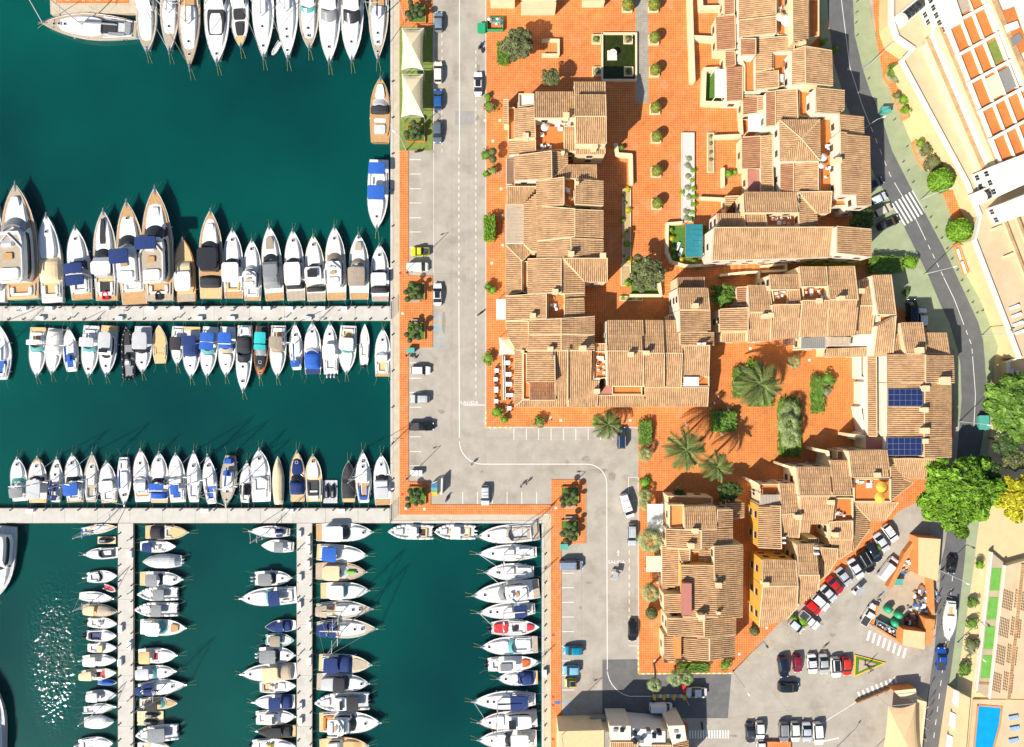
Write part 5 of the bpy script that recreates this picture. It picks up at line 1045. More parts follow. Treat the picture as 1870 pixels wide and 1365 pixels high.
for x, y, a, k, c, l, lp, rf in (
 (1430,1218,-82,'suv',(.008,.014,.035),'dark navy car at the left end of the middle parking row',38,None),(1456,1212,-85,'hatch',(.22,.01,.03),'dark red car in the middle parking row',33,None),
 (1483,1213,-86,'sedan',WH,'white car between dark red and silver cars in the middle row',36,'bars'),(1504,1213,-86,'sedan',(.38,.39,.40),'silver car between two white cars in the middle row',38,None),
 (1526,1219,-86,'suv',WH,'white car with black roof in the middle parking row',37,'k'),(1546,1217,-86,'hatch',(.55,.03,.02),'bright red car beside the triangular bed',35,None),
 (1440,1255,0,'suv',(.012,.02,.025),'black car driving across the car park',38,None),
 (1370,1339,-86,'sedan',(.03,.04,.05),'dark car at the left of the bottom row',37,None),(1388,1334,-88,'hatch',(.72,.72,.70),'white car beside the dark one in the bottom row',32,None),
 (1431,1337,-88,'suv',(.20,.21,.22),'grey car left of the pale green one in the bottom row',37,'rack'),(1452,1337,-88,'hatch',(.62,.70,.62),'pale greenish car in the bottom row',37,None),
 (1473,1337,-88,'sedan',(.42,.46,.52),'silver blue car in the bottom row',36,None),(1494,1340,-86,'suv',WH,'white car at the right end of the bottom row',41,None),
 (1390,1368,-88,'hatch',(.70,.72,.74),'white car cut by the bottom edge',32,None),
 (1454,1144,-40,'tiny',(.52,.57,.62),'small silver car at the lower end of the diagonal row',31,None),(1478,1133,-40,'pickup',(.68,.70,.70),'white pickup in the diagonal row',42,None),
 (1485,1109,-43,'hatch',(.60,.012,.01),'bright red car lower in the diagonal row',33,None),(1498,1100,-42,'suv',WH,'white car with ribbed roof in the diagonal row',37,'rack'),
 (1513,1084,-46,'sedan',(.50,.53,.56),'silver car between white and red in the diagonal row',36,None),(1525,1069,-46,'sedan',(.42,.015,.02),'deep red car higher in the diagonal row',37,None),
 (1541,1053,-52,'sedan',(.40,.42,.46),'silver car above the deep red one',37,None),(1563,1039,-58,'sedan',(.58,.61,.66),'pale silver car beside the black off-roader',40,None),
 (1581,1026,-60,'suv',(.01,.011,.012),'black off-roader in the diagonal row',44,'rack'),(1596,1009,-58,'sedan',(.01,.018,.03),'black saloon above the off-roader',40,None),
 (1610,991,-56,'sedan',(.50,.53,.58),'silver saloon high in the diagonal row',38,None),(1626,974,-54,'hatch',WH,'white car at the upper end of the diagonal row',36,'bars'),
 (1621,1038,52,'van',WH,'long white van beside the orange wall',47,None),(1587,1123,58,'pickup',WH,'white pickup beside the bottle banks',44,None),
 (1738,1032,-94,'sedan',BK,'black car on the road by the lamp',32,None)):
    car(x, y, a, k, c, l, lp, rf)
for x, y, a, k, c, l, lp in ((1596,337,28,'sedan',(.01,.02,.08),'dark blue car half hidden under the eaves',36),(1603,364,26,'hatch',(.55,.60,.68),'silver car in the shade beside the zebra crossing',34),(1611,385,28,'hatch',(.60,.52,.42),'beige car beside the zebra crossing',36),(1622,408,24,'sedan',(.008,.009,.012),'black car nearest the shaded garden tree',42),
                             (1664,568,90,'van',(.01,.02,.04),'dark van parked in the shade behind the houses',44),(1684,581,90,'hatch',(.72,.72,.78),'white car parked in the shade behind the houses',36)):
    car(x, y, a, k, c, l, lp, extra='r')
# blue beach buggy on the road
t = car(1719,1203,90,'pickup',(.01,.07,.36),'bright blue open buggy on the road',42, name='beach_buggy')
# small golf cart on the exit lane and a flat delivery trike
def cart(x, y, ang, label, col):
    p = P(x, y, .5); t = thing('golf_cart', label, 'golf cart', (p[0],p[1],.012), math.radians(ang), 'golf carts', world=False)
    MB().loft([[(x_,-.55,.25),(x_,-.55,h_),(x_,.55,h_),(x_,.55,.25)][::-1] for x_, h_ in ((-1.1,.75),(-.3,.72),(-.25,.45),(.5,.45),(.6,.85),(1.05,.60))]).build('body', M('cart body '+col, {'w':(.7,.7,.68),'e':(.62,.54,.42)}[col], .4), t)
    MB().box(-.55,-.1,-.5,.5,.72,.85).box(-.62,-.52,-.5,.5,.8,1.2).build('seat', bm('k','canvas'), t)
    MB().box(-.75,.75,-.58,.58,1.80,1.86).build('roof', M('cart roof', (.35,.37,.38), .5), t)
    for sx in (-.7,.7):
        for sy in (-.52,.52): MB().tube((sx,sy,.5),(sx,sy,1.8),.025,5).build('roof_post', MATS['dark metal'], t)
    for sx in (-.75,.72):
        for sy in (-.5,.5): MB().tube((sx,sy-.08,.22),(sx,sy+.08,.22),.22,12).build('wheel', MATS['dark metal'], t)
cart(1122,1049,80,'beige golf cart with grey roof on the exit lane','e'); cart(1565,1077,40,'pale golf cart crossing in front of the diagonal parking','w')
# bicycles and scooters
def scooter(x, y, ang, label, col):
    p = P(x, y, .4); t = thing('motor_scooter', label, 'scooter', (p[0],p[1],.012), math.radians(ang), None, world=False)
    m = M('scooter '+col, {'k':(.02,.02,.025),'b':(.02,.06,.2),'g':(.3,.3,.3)}[col], .35)
    for xx in (-.6,.6): MB().tube((xx,-.06,.24),(xx,.06,.24),.24,12).build('wheel', MATS['dark metal'], t)
    MB().loft([[(a,-w_,.3),(a,-w_,h_),(a,w_,h_),(a,w_,.3)][::-1] for a, w_, h_ in ((-.8,.1,.6),(-.5,.17,.72),(.0,.16,.68),(.1,.15,.4),(.4,.15,.38),(.5,.18,.9),(.7,.12,.7))]).build('body', m, t)
    MB().box(-.65,.0,-.13,.13,.7,.82).build('saddle', MATS['dark metal'], t)
    MB().tube((.5,-.34,1.02),(.5,.34,1.02),.025,6).tube((.52,0,.8),(.48,0,1.02),.03,6).build('handlebar', MATS['dark metal'], t)
scooter(877,573,35,'black scooter at the lower plaza kerb','k'); scooter(877,84,60,'dark scooter beside the rubbish containers','b'); scooter(879,90,110,'second dark scooter by the plaza kerb','k')
scooter(816,911,70,'blue scooter beside the recycling shelter','b'); scooter(754,652,-20,'grey scooter below the green bin','g'); scooter(764,277,10,'dark scooter at the turf corner','k')
scooter(1246,1327,80,'dark scooter by the zebra crossing','k'); scooter(1282,1326,95,'black scooter by the zebra crossing','k')
# ---------------------------------------------------------------- trees and planting
def leafmat(n, c, isl=.45): return M(n, c, .6, .25, .8, island=isl, spec=.3)
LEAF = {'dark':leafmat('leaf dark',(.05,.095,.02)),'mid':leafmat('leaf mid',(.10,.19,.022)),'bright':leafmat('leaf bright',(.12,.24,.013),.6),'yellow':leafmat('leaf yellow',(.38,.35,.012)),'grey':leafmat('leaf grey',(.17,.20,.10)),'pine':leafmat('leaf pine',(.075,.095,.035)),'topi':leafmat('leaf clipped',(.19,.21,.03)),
        'olive':leafmat('leaf olive',(.12,.135,.05)),'palm':leafmat('leaf palm',(.17,.22,.065),.35),'fan':leafmat('leaf fan',(.23,.29,.11),.4)}
M('bark', (.16,.10,.06), .9, .25, 3, .4); M('palm bark', (.22,.14,.08), .9, .3, 3, .5); M('flower pink', (.65,.12,.18), .7, .2, 3, island=.3); M('flower yellow', (.8,.5,.03), .7, .2, 3, island=.3)
CROWN = {}
def crown_mesh(kind, seed, n):
    key = (kind, seed, n)
    if key in CROWN: return CROWN[key]
    r = random.Random(seed*77+n); mb = MB(); lobes = []
    if kind == 'tree':
        for i_ in range(30 if n < 9000 else 70):
            a, e = i_*2.399+r.uniform(-.3,.3), r.uniform(-.35,1.0); d = .85*math.sqrt((i_+.5)/(30 if n < 9000 else 70))*r.uniform(.85,1.1); lobes.append((d*math.cos(a)*math.cos(e*.9), d*math.sin(a)*math.cos(e*.9), .45*(1-d)+.30*d*math.sin(e), r.uniform(.17,.28) if n < 9000 else r.uniform(.10,.19)))
    elif kind == 'bush':
        for _ in range(12):
            a = r.uniform(0,6.283); d = r.uniform(.1,.68); lobes.append((d*math.cos(a), d*math.sin(a), r.uniform(-.15,.35), r.uniform(.30,.46)))
    elif kind == 'ball': lobes = [(0,0,0,1.0)]
    for i in range(n):
        if kind == 'box':
            f = r.choice('tttxXyY'); u, v = r.uniform(-1,1), r.uniform(-1,1); k = r.uniform(.84,1.16)
            c = {'t':(u,v,k),'x':(k,u,v),'X':(-k,u,v),'y':(u,k,v),'Y':(u,-k,v)}[f]; nn = Vector({'t':(0,0,1),'x':(1,0,0),'X':(-1,0,0),'y':(0,1,0),'Y':(0,-1,0)}[f]); s = r.uniform(.06,.15)
        else:
            lx, ly, lz, lr = r.choice(lobes); th, zz = r.uniform(0,6.283), r.uniform(-.5,1); q = math.sqrt(max(0,1-zz*zz)); k = lr*r.uniform(.72,1.05) if kind != 'ball' else r.uniform(.93,1.03)
            nn = Vector((q*math.cos(th),q*math.sin(th),zz)); c = (lx+nn.x*k, ly+nn.y*k, lz+nn.z*k*(.85 if kind != 'ball' else 1)); s = r.uniform(.045,.085) if kind == 'tree' else r.uniform(.07,.14) if kind == 'bush' else r.uniform(.07,.12)
        nn = (nn+Vector((r.uniform(-.7,.7),r.uniform(-.7,.7),r.uniform(-.3,.7)))).normalized(); u_ = nn.cross(Vector((r.uniform(-1,1),r.uniform(-1,1),.3))).normalized(); w_ = nn.cross(u_); c = Vector(c)
        mb.add([c-u_*s*1.3, c-w_*s*.7+nn*s*.1, c+u_*s*1.3, c+w_*s*.7+nn*s*.1], [(0,1,2,3)])
    me = mb.mesh('crown_'+kind, None); CROWN[key] = me; return me
def blob(t, kind, seed, n, col, c, sx, sy, sz, name='crown', core=True):
    o = obj(name, crown_mesh(kind, seed, n), t, m=LEAF[col] if col in LEAF else MATS[col]); o.location = c; o.scale = (sx,sy,sz); o.rotation_euler = (0,0,seed*1.3 if kind != 'box' else 0)
    if core and kind in ('box','ball','bush'):
        k = .93 if kind == 'ball' else .84 if kind == 'box' else .62
        mb = MB().ell((0,0,0),k,k,k,12,7) if kind != 'box' else MB().box(-k,k,-k,k,-1,k)
        i = obj('inner_foliage', mb.mesh('inner', None), o, m=LEAF[col])
    return o
def tree(x, y, rpx, h, col, label, name='tree', n=5200, seed=1, asp=1.0, base=None, sub='tree'):
    zc = h-rpx*S*.45; c = P(x, y, zc); b = base if base else (c[0], c[1]); t = thing(name, label, 'tree', (b[0], b[1], .1)); L = LOC[t]
    r = rpx*S*(H-zc)/H
    tr = MB().tube((b[0],b[1],.0),(c[0]*.5+b[0]*.5,c[1]*.5+b[1]*.5,zc*.5),.05*h*.6,9,.032*h); tr.tube((c[0]*.5+b[0]*.5,c[1]*.5+b[1]*.5,zc*.5),(c[0],c[1],zc),.032*h,8,.02*h); tr.build('trunk', MATS['bark'], t)
    for i in range(6):
        a = i*1.05+seed; MB().tube((c[0]*.6+b[0]*.4,c[1]*.6+b[1]*.4,zc*.62),(c[0]+r*.6*math.cos(a),c[1]+r*.6*math.sin(a),zc+.15*r),.02*h,6,.008*h).build('limb', MATS['bark'], t)
    blob(t, sub, seed, n, col, (c[0]-L[0],c[1]-L[1],zc-L[2]), r, r*asp, r*.8)
    return t
def bush(x, y, rpx, h, col, label, seed=1, n=420, flower=None, sy=1.0, name='shrub', cat='shrub'):
    c = P(x, y, h*.5); t = thing(name, label, cat, (c[0],c[1],.1)); r = rpx*S*(H-h*.5)/H
    MB().tube((c[0],c[1],.0),(c[0],c[1],h*.5),.08,6,.04).build('stem', MATS['bark'], t)
    o = blob(t, 'bush', seed, n, col, (0,0,h*.5), r, r*sy, max(h*.5, r*.55), 'foliage')
    if flower: blob(t, 'bush', seed+9, 60, flower, (0,0,h*.52), r*1.0, r*sy, max(h*.5, r*.6), 'blossom', core=False)
    return t
def hedge(x0, y0, x1, y1, h, col, label, n=900, seed=3, rz=0.0):
    a, b = P(x0, y0, h), P(x1, y1, h); t = thing('hedge', label, 'hedge', ((a[0]+b[0])/2,(a[1]+b[1])/2,.1), rz, world=False)
    blob(t, 'box', seed, n, col, (0,0,h/2), abs(b[0]-a[0])/2, abs(a[1]-b[1])/2, h/2, 'foliage'); return t
def topiary(x, y, rpx, label, group=None, planter=True, zc=1.7, col='topi'):
    c = P(x, y, zc); r = rpx*S*(H-zc)/H
    t = thing('topiary', label, 'shrub', (c[0],c[1],.7 if planter else .1), 0, group, world=False)
    MB().tube((0,0,0),(0,0,.7),.07,6).build('stem', MATS['bark'], t); blob(t, 'ball', 2, 900, col, (0,0,zc-(.7 if planter else .1)), r, r, r*.95, 'foliage')
    if planter: planter_box(c[0], c[1], 1.05, label)
def planter_box(x, y, hw, label, h=.62, fill='soil', hy=None, mat='cream wall'):
    hy = hy or hw; t = thing('planter', 'cream square planter under the ' + label if fill == 'soil' else label, 'planter', (x,y,.1), world=False)
    for k, (a, b, c, d) in enumerate(((-hw,hw,-hy,-hy+.15),(-hw,hw,hy-.15,hy),(-hw,-hw+.15,-hy+.15,hy-.15),(hw-.15,hw,-hy+.15,hy-.15))): MB().box(a,b,c,d,0,h+.002*k).build('planter_wall', MATS[mat], t)
    MB().box(-hw+.15,hw-.15,-hy+.15,hy-.15,.02,h-.1).build('planting_bed', MATS[fill], t); return t
FR = {}
def frond(seed, fan=False):
    k = (seed, fan)
    if k in FR: return FR[k]
    r = random.Random(seed); mb = MB()
    if not fan:                                        # feather frond along +x, drooping
        n = 22; pts = [(u, 0, .34*math.sin(u*2.4)-.62*u*u) for u in [i/n for i in range(n+1)]]
        mb.path([pts[0], pts[7], pts[14], pts[22]], .012, 4)
        for i in range(2, n+1):
            x, _, z = pts[i]; l = .30*math.sin(math.pi*min(1,(i/n)*.92+.08))**.6+.04
            for sg in (1,-1):
                dx, dz = l*.62, -l*r.uniform(.35,.75); mb.add([(x-.015,0,z),(x+.03,0,z+.01),(x+dx,sg*l*.75,z+dz)], [(0,1,2)])
    else:                                              # fan leaf on a stalk
        mb.path([(0,0,0),(.25,0,.12),(.46,0,.10)], .014, 4)
        for i in range(13):
            a = -1.2+2.4*i/12; l = .58*(1-.12*abs(a)); c, s_ = math.cos(a), math.sin(a)
            mb.add([(.44,0,.10),(.44+.6*l*math.cos(a-.075),.6*l*math.sin(a-.075),.07),(.44+l*c,l*s_,-.10-r.uniform(0,.12)),(.44+.6*l*math.cos(a+.075),.6*l*math.sin(a+.075),.07)], [(0,1,2,3)])
    FR[k] = mb.mesh('frond', None); return FR[k]
def palm(x, y, rpx, h, label, fan=False, base=None, nf=26, group='palms'):
    nf = min(nf, 22) if fan else nf
    c = P(x, y, h); t0 = base or (c[0], c[1])
    t = thing('palm_tree', label, 'palm', (t0[0],t0[1],.1), 0, group); r = rpx*S*(H-h)/H; L = LOC[t]; rr = random.Random(int(x*3+y))
    n = 9; pts = [(t0[0]+(c[0]-t0[0])*(u**1.4), t0[1]+(c[1]-t0[1])*(u**1.4), h*u) for u in [i/n for i in range(n+1)]]
    tr = MB()
    for i in range(n): tr.tube(pts[i], pts[i+1], .26-.08*i/n, 9, .235-.08*i/n)
    tr.build('trunk', MATS['palm bark'], t)
    for i in range(nf):
        o = obj('frond', frond(i%4, fan), t, m=LEAF['fan' if fan else 'palm']); tier = i/nf
        o.location = (c[0]-L[0], c[1]-L[1], h-.05-L[2]); o.rotation_euler = (rr.uniform(-.25,.25), -(.75-1.25*tier)+rr.uniform(-.1,.1), i*2.399+rr.uniform(-.2,.2)); k = r*rr.uniform(.92,1.08)*(1-(.18 if not fan else .35)*(1-tier)); o.scale = (k,k,k)
    o = obj('crown_heart', MB().ell((0,0,0),.32,.32,.3,9,6).mesh('heart', None), t, m=LEAF['palm']); o.location = (c[0]-L[0],c[1]-L[1],h-L[2]-.1)
    return t
# big trees
tree(1745,897,82,10,'bright','huge bright green tree spreading over the lane beside the road','tree',14000,1,1.0)
tree(1852,905,46,8,'yellow','yellow green tree at the right edge','tree',5200,2); tree(1852,742,58,9,'mid','dark green tree at the right edge above the grey shrub','tree',7000,3,1.3); tree(1850,838,26,5,'olive','grey green shrubby tree at the right edge','tree',2600,4)
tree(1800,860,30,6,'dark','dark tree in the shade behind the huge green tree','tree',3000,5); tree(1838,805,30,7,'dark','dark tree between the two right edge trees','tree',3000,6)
tree(946,84,35,6.5,'olive','olive tree on the upper plaza near the rubbish containers','olive_tree',4600,3,.95); tree(1006,142,20,5.5,'olive','olive tree just north of the terraced house','olive_tree',2600,4)
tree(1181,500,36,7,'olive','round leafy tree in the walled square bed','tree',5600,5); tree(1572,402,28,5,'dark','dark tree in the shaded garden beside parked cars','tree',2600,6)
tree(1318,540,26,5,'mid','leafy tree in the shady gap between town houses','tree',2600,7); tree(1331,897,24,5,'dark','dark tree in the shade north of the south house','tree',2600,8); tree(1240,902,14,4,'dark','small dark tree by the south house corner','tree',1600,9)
# shrubs along the promenade
for x, y, r, h, c, f, l in ((893,195,15,2.2,'mid','flower pink','pink oleander beside the promenade kerb, topmost'),(890,177,8,1.6,'bright',None,'small bright shrub above the topmost oleander'),(889,284,12,1.8,'mid',None,'green shrub left of the two round olives'),(901,312,11,2,'mid','flower pink','pink oleander below the two round olives'),(888,318,8,1.4,'bright',None,'small bright shrub beside the lower oleander'),
 (892,524,10,2.4,'mid',None,'round citrus tree on the promenade, left one of a pair'),(900,530,10,2.4,'bright',None,'round citrus tree on the promenade, right one of a pair'),(892,655,14,2,'bright','flower pink','shrub at the promenade beside the cafe tables'),(907,752,13,2,'bright',None,'bushy shrub at the promenade corner'),(921,766,9,1.6,'bright',None,'low shrub beside the corner bush'),(985,773,15,2.2,'mid','flower pink','pink flowering shrub on the kerb of the parking bays'),
 (1086,770,8,1.2,'bright',None,'little shrub left of the leaning palm')):
    bush(x, y, r, h, c, l, int(x), 420, f)
for y, l in ((277,'upper'),(291,'lower')): topiary(900, y, 7, f'clipped {l} round olive ball on the promenade', None, False, 2.6, 'olive')
hedge(908,77,930,113,2.0,'mid','square clipped hedge beside the upper plaza olive',600)
hedge(884,394,904,437,2.2,'bright','bright clipped hedge on the promenade by the glazed pergola',700)
# plaza topiary
for i, (x, y) in enumerate(((1147,8),(1195,8),(1196,68),(1197,127),(1198,196),(1200,249),(1200,312),(1201,371))):
    topiary(x, y, 10 if i > 1 else 11, ['round clipped bush at the top edge, left','round clipped bush at the top edge, right']+['']*6 and (['round clipped bush at the top edge, left','round clipped bush at the top edge, right','first round clipped bush down the plaza line','second round clipped bush down the plaza line','third round clipped bush down the plaza line','fourth round clipped bush down the plaza line','fifth round clipped bush down the plaza line','lowest round clipped bush of the plaza line'][i]), 'clipped bushes on the plaza')
topiary(1190,1120,11,'lone clipped round bush beside the south house',None,False,1.5,'olive'); topiary(1378,1152,9,'clipped round bush at the tip of the south pavement',None,False,1.5,'olive')
# palms
palm(1109,776,30,4.2,'leaning palm beside the parking bays'); palm(1252,822,42,9,'tall palm at the west side of the palm court, upper'); palm(1309,853,32,8,'tall palm at the west side of the palm court, lower')
palm(1385,702,46,6,'largest feather palm in the middle of the palm court',nf=34); palm(1440,775,26,4,'pale fan palm in the long court bed, upper',True); palm(1446,800,24,4,'pale fan palm in the long court bed, lower',True); palm(1445,752,24,3,'grey fan palm at the top of the court bed',True)
palm(1452,662,16,3,'small grey palm beside the steps in the court',True,nf=18)
palm(1188,988,30,6,'fan palm beside the white awning',True); palm(1189,1083,22,4,'fan palm on the south palm walk',True); palm(1196,1252,17,8.5,'tall palm at the dark asphalt, leftmost',True,P(1194,1212,0)[:2]); palm(1233,1240,19,8.5,'tall palm at the dark asphalt, middle',True,P(1232,1218,0)[:2]); palm(1254,1240,17,8,'tall palm at the dark asphalt, rightmost',True,P(1250,1216,0)[:2])
palm(1178,830,18,2.2,'low fan palm at the south end of the kerb hedge',True,nf=20); palm(1178,905,17,2,'low fan palm in the palm walk bed, upper',True,nf=18); palm(1178,922,15,2,'low fan palm in the palm walk bed, lower',True,nf=18)
hedge(1168,770,1190,812,1.6,'mid','clipped hedge at the corner of the parking bays',700)
hedge(1302,752,1344,788,1.8,'mid','dark square clipped hedge in the palm court',900); hedge(1341,674,1362,725,1.6,'mid','curved hedge on the left of the big palm',800); bush(1378,672,18,2.0,'bright','bright shrub above the big palm',4,700); hedge(1370,725,1412,742,1.2,'mid','low hedge below the big palm',500)
hedge(1424,735,1462,828,1.0,'mid','long hedge under the fan palms',1100); hedge(1484,688,1505,752,1.4,'mid','dark hedge right of the fan palms',800); bush(1512,692,15,2.2,'mid','round shrub at the top of the dark hedge',5,700); bush(1508,716,13,1.8,'grey','grey shrub on the dark hedge',6,500)
bush(1178,882,14,1.2,'bright','bright shrub at the top of the palm walk bed',7,400)
hedge(1240,1212,1294,1229,1.6,'mid','hedge on the kerb south of the south house',700); bush(1325,1214,15,1.5,'mid','pointed shrub at the south house corner',8,500,None,.7)
# right side planting
for i, (x, y, r, c, l) in enumerate(((1630,132,14,'mid','shrub at the upper right pavement, topmost'),(1634,145,10,'grey','grey shrub under the topmost right pavement shrub'),(1650,182,11,'bright','bright shrub in the orange bed, upper'),(1653,202,10,'bright','bright shrub in the orange bed, lower'),(1638,175,9,'olive','olive coloured shrub in the orange bed'),(1680,262,10,'bright','bright shrub in the second orange bed'),(1690,275,13,'olive','olive shrub in the second orange bed'),(1704,298,20,'olive','large olive shrub in the second orange bed'),
 (1645,98,6,'bright','tiny shrub in the orange walk'),(1788,1030,10,'bright','bright shrub above the lower right wall'),(1777,1100,13,'mid','upper shrub beside the lower right wall'),(1775,1138,14,'mid','second shrub beside the lower right wall'),(1773,1178,16,'olive','spiky shrub beside the lower right wall'),(1762,1222,17,'mid','lowest shrub beside the lower right wall'),(1828,720,9,'bright','flowering yellow shrub by the right wall'),(1829,760,11,'yellow','yellow shrub by the right wall'))):
    bush(x, y, r, 1.8, c, l, i, 460)
topiary(1718,330,22,'bright round tree right of the zebra crossing, upper',None,False,3.2,'bright'); topiary(1752,421,22,'bright round tree right of the zebra crossing, lower',None,False,3.2,'bright')
hedge(1592,468,1648,496,2.0,'mid','thick green hedge beside the shaded lane',900); bush(1660,480,17,2.4,'bright','bright bushy end of the lane hedge',3,700)
hedge(1474,472,1570,484,1.6,'yellow','yellow green planting along the long pale roof',700)
for x, y, r, l in ((1502,78,9,'upper'),(1512,100,10,'middle'),(1524,92,8,'right')): bush(x, y, r, 3, 'bright', f'bright climbing shrub by the road, {l} one', int(x), 420)
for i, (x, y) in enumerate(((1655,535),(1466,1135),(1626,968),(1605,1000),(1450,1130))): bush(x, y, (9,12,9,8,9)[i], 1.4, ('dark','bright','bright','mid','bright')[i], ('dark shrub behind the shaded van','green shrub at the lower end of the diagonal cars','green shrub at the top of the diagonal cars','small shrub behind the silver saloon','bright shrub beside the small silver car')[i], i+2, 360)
# narrow beds with plants
def bed(x0, y0, x1, y1, label, fill, plants, h=.5, mat='cream wall'):
    c = P((x0+x1)/2,(y0+y1)/2,h); hw, hy = abs(x1-x0)*S/2, abs(y1-y0)*S/2; planter_box(c[0], c[1], hw, label, h, fill if fill != 'soil' else 'soil ', hy, mat)
MATS['soil '] = MATS['soil']
bed(1137,345,1152,485,'long sandy planter between terrace house and plaza','soil ',None)
for i, (x, y, r) in enumerate(((1146,346,7),(1139,357,5),(1141,371,5),(1147,384,8),(1137,402,8),(1143,422,5),(1138,431,5),(1144,446,9),(1139,468,4),(1149,475,7))): bush(x, y, r, .9, 'bright' if i % 3 else 'yellow', f'small garden plant, {ORD[i]} down the long sandy planter', i, 220)
bed(1134,482,1152,522,'sandy bed left of the walled square tree','soil ',None); bush(1145,517,9,1.6,'bright','round yellow green bush beside the walled tree',4,400)
bed(1132,541,1174,550,'low cream planter below the walled tree','soil ',None)
for i, x in enumerate((1137,1148,1154,1169)): bush(x, 544, 5, .8, 'bright', f'small plant, {ORD[i]} in the low cream planter', i, 200)
bed(1245,243,1268,405,'long white walled planter with blue agaves','gravel white',None,.6,'white wall')
for i, (x, y) in enumerate(((1258,290),(1256,303),(1256,322),(1256,343),(1258,360),(1254,388),(1253,398))): bush(x, y, 8.5, .9, 'grey', f'blue grey agave, {ORD[i]} down the white planter', i, 160)
for i, (x, y) in enumerate(((1246,352),(1266,345),(1267,360),(1266,374),(1265,388),(1262,400),(1265,312),(1264,330))): bush(x, y, 8, .8, 'bright', f'green edging plant, {ORD[i]} along the white planter', i, 200)
bed(1292,243,1304,315,'cream planter with trailing plants by the small court','soil ',None,.5)
for i, y in enumerate((250,262,278,292)): bush(1298, y, 5, .8, 'olive', f'trailing plant, {ORD[i]} in the small court planter', i, 200)
bush(1330,318,10,1.8,'bright','bright bush at the small court wall',5,400); bush(1342,315,7,1.4,'bright','lower bush at the small court wall',6,300)
for i, y in enumerate((1015,1046,1077,1100)): bush(1372, y+8, 4.5, .9, 'dark', f'potted plant, {ORD[i]} down the narrow alley', i, 180)
# quay planters with cloud-pruned pines
def cloudpine(x, y, label, sq=16, dx=0):
    p = P(x, y, .5); planter_box(p[0], p[1], sq*S, 'square brick planter with grass under the ' + label, .55, 'lawn', None, 'terracotta paving')
    t = thing('cloud_pine', label[0].lower()+label[1:], 'tree', (p[0]-.3, p[1]-.3, .5), 0, 'cloud pruned pines', world=False); rr = random.Random(int(x+y))
    MB().tube((0,0,-.1),(.1,.05,1.0),.12,7,.09).build('trunk', MATS['bark'], t)
    for i in range(8):
        a = i*2.4+rr.uniform(-.3,.3); d = 1.95*math.sqrt((i+.6)/8); z = rr.uniform(1.7,2.5); q = (d*math.cos(a), d*math.sin(a), z)
        MB().tube((.1,.05,.95),(q[0]*.9,q[1]*.9,z-.1),.06,5,.03).build('branch', MATS['bark'], t)
        r = rr.uniform(.48,.68); blob(t, 'ball', 2, 900, 'pine', q, r, r, r*.7, 'foliage_pad')
cloudpine(762,26,'cloud pruned pine at the top of the quay'); cloudpine(760,243,'cloud pruned pine on the turf terrace'); cloudpine(760,533,'cloud pruned pine by the slatted bench'); cloudpine(760,605,'cloud pruned pine above the blue marked bay')
cloudpine(762,905,'cloud pruned pine at the inner quay corner'); cloudpine(1041,905,'upper cloud pruned pine on the lower quay'); cloudpine(1041,966,'lower cloud pruned pine on the lower quay')
# ---------------------------------------------------------------- big buildings at the right and other structures
M('podium floor', (.56,.43,.27), .8, .08, .4, .1, coords='World', dirt=((.5,.36,.2), .15, .5)); M('yellow wall', (.60,.48,.26), .8, .07, .5, .1, coords='World'); M('coping', (.68,.64,.55), .8, .05, 1, coords='World')
M('facade white', (.70,.65,.56), .8, .05, .5, coords='World')
slab('hill_side', [(1586,-200),(1601,75),(1613,140),(1629,171),(1646,218),(1664,261),(1680,294),(1700,322),(1719,347),(1741,405),(1746,455),(1764,503),(1789,546),(1804,573),(1824,630),(1816,662),(1814,740),(1808,800),(1795,900),(1782,1000),(1780,1025),(1767,1113),(1749,1239),(1734,1365),(1720,1500),(2200,1640),(2200,-260)], 'yellow wall', .06)
def pz(poly, z): return [P(x, y, z)[:2] for x, y in poly]
def block(t, poly, z, wall, top, name='wall', z0=.05, floor='terrace_floor'):
    MB().prism(pz(poly, z), z0, z).build(name, MATS[wall], t)
    MB().sheet(pz(poly, z), z+.008).build(floor, MATS[top], t)
def wallrun(t, pts, z0, z1, th, mat, name='parapet'):
    for i, (a, b) in enumerate(zip(pts, pts[1:])):
        A, B = Vector(P(*a, z1)[:2]), Vector(P(*b, z1)[:2]); d = (B-A).normalized(); n = Vector((-d.y, d.x))*th/2
        MB().prism([A+n-d*th*.3, B+n+d*th*.3, B-n+d*th*.3, A-n-d*th*.3], z0, z1+.004*(i%3)).build(name, MATS[mat], t)
def tilestrip(t, a, b, z, wpx=7, name='tile_coping'):
    A, B = Vector(P(*a, z)[:2]), Vector(P(*b, z)[:2]); d = (B-A); L = d.length; d.normalize(); n = Vector((-d.y, d.x)); w_ = wpx*S/2
    base = MB().prism([A+n*w_, B+n*w_, B-n*w_, A-n*w_], z-.6, z).build(name, MATS['mortar'], t)
    mb = MB(); k = int(L/.34)
    for i in range(k):
        c = A+d*(L*(i+.5)/k); r = .15
        ring = lambda s: [(c.x+d.x*o*r+n.x*s, c.y+d.y*o*r+n.y*s, z+.02+q*.1) for o, q in ((-1,0),(-.5,.8),(.5,.8),(1,0))]
        mb.add(ring(-w_)+ring(w_), [(0,1,5,4),(1,2,6,5),(2,3,7,6)])
    mb.build('coping_tiles', MATS['roof tile'], base, kind='stuff')
ap = thing('apartment_block', 'large white terraced apartment block filling the upper right corner', 'building', P(1790,220,.1))
pod = [(1649,110),(1769,333),(1792,393),(1782,438),(1865,654),(1960,660),(1960,-160),(1636,-160),(1630,0),(1630,38),(1640,68),(1669,88)]
block(ap, pod, 5.5, 'yellow wall', 'podium floor', 'podium_wall')
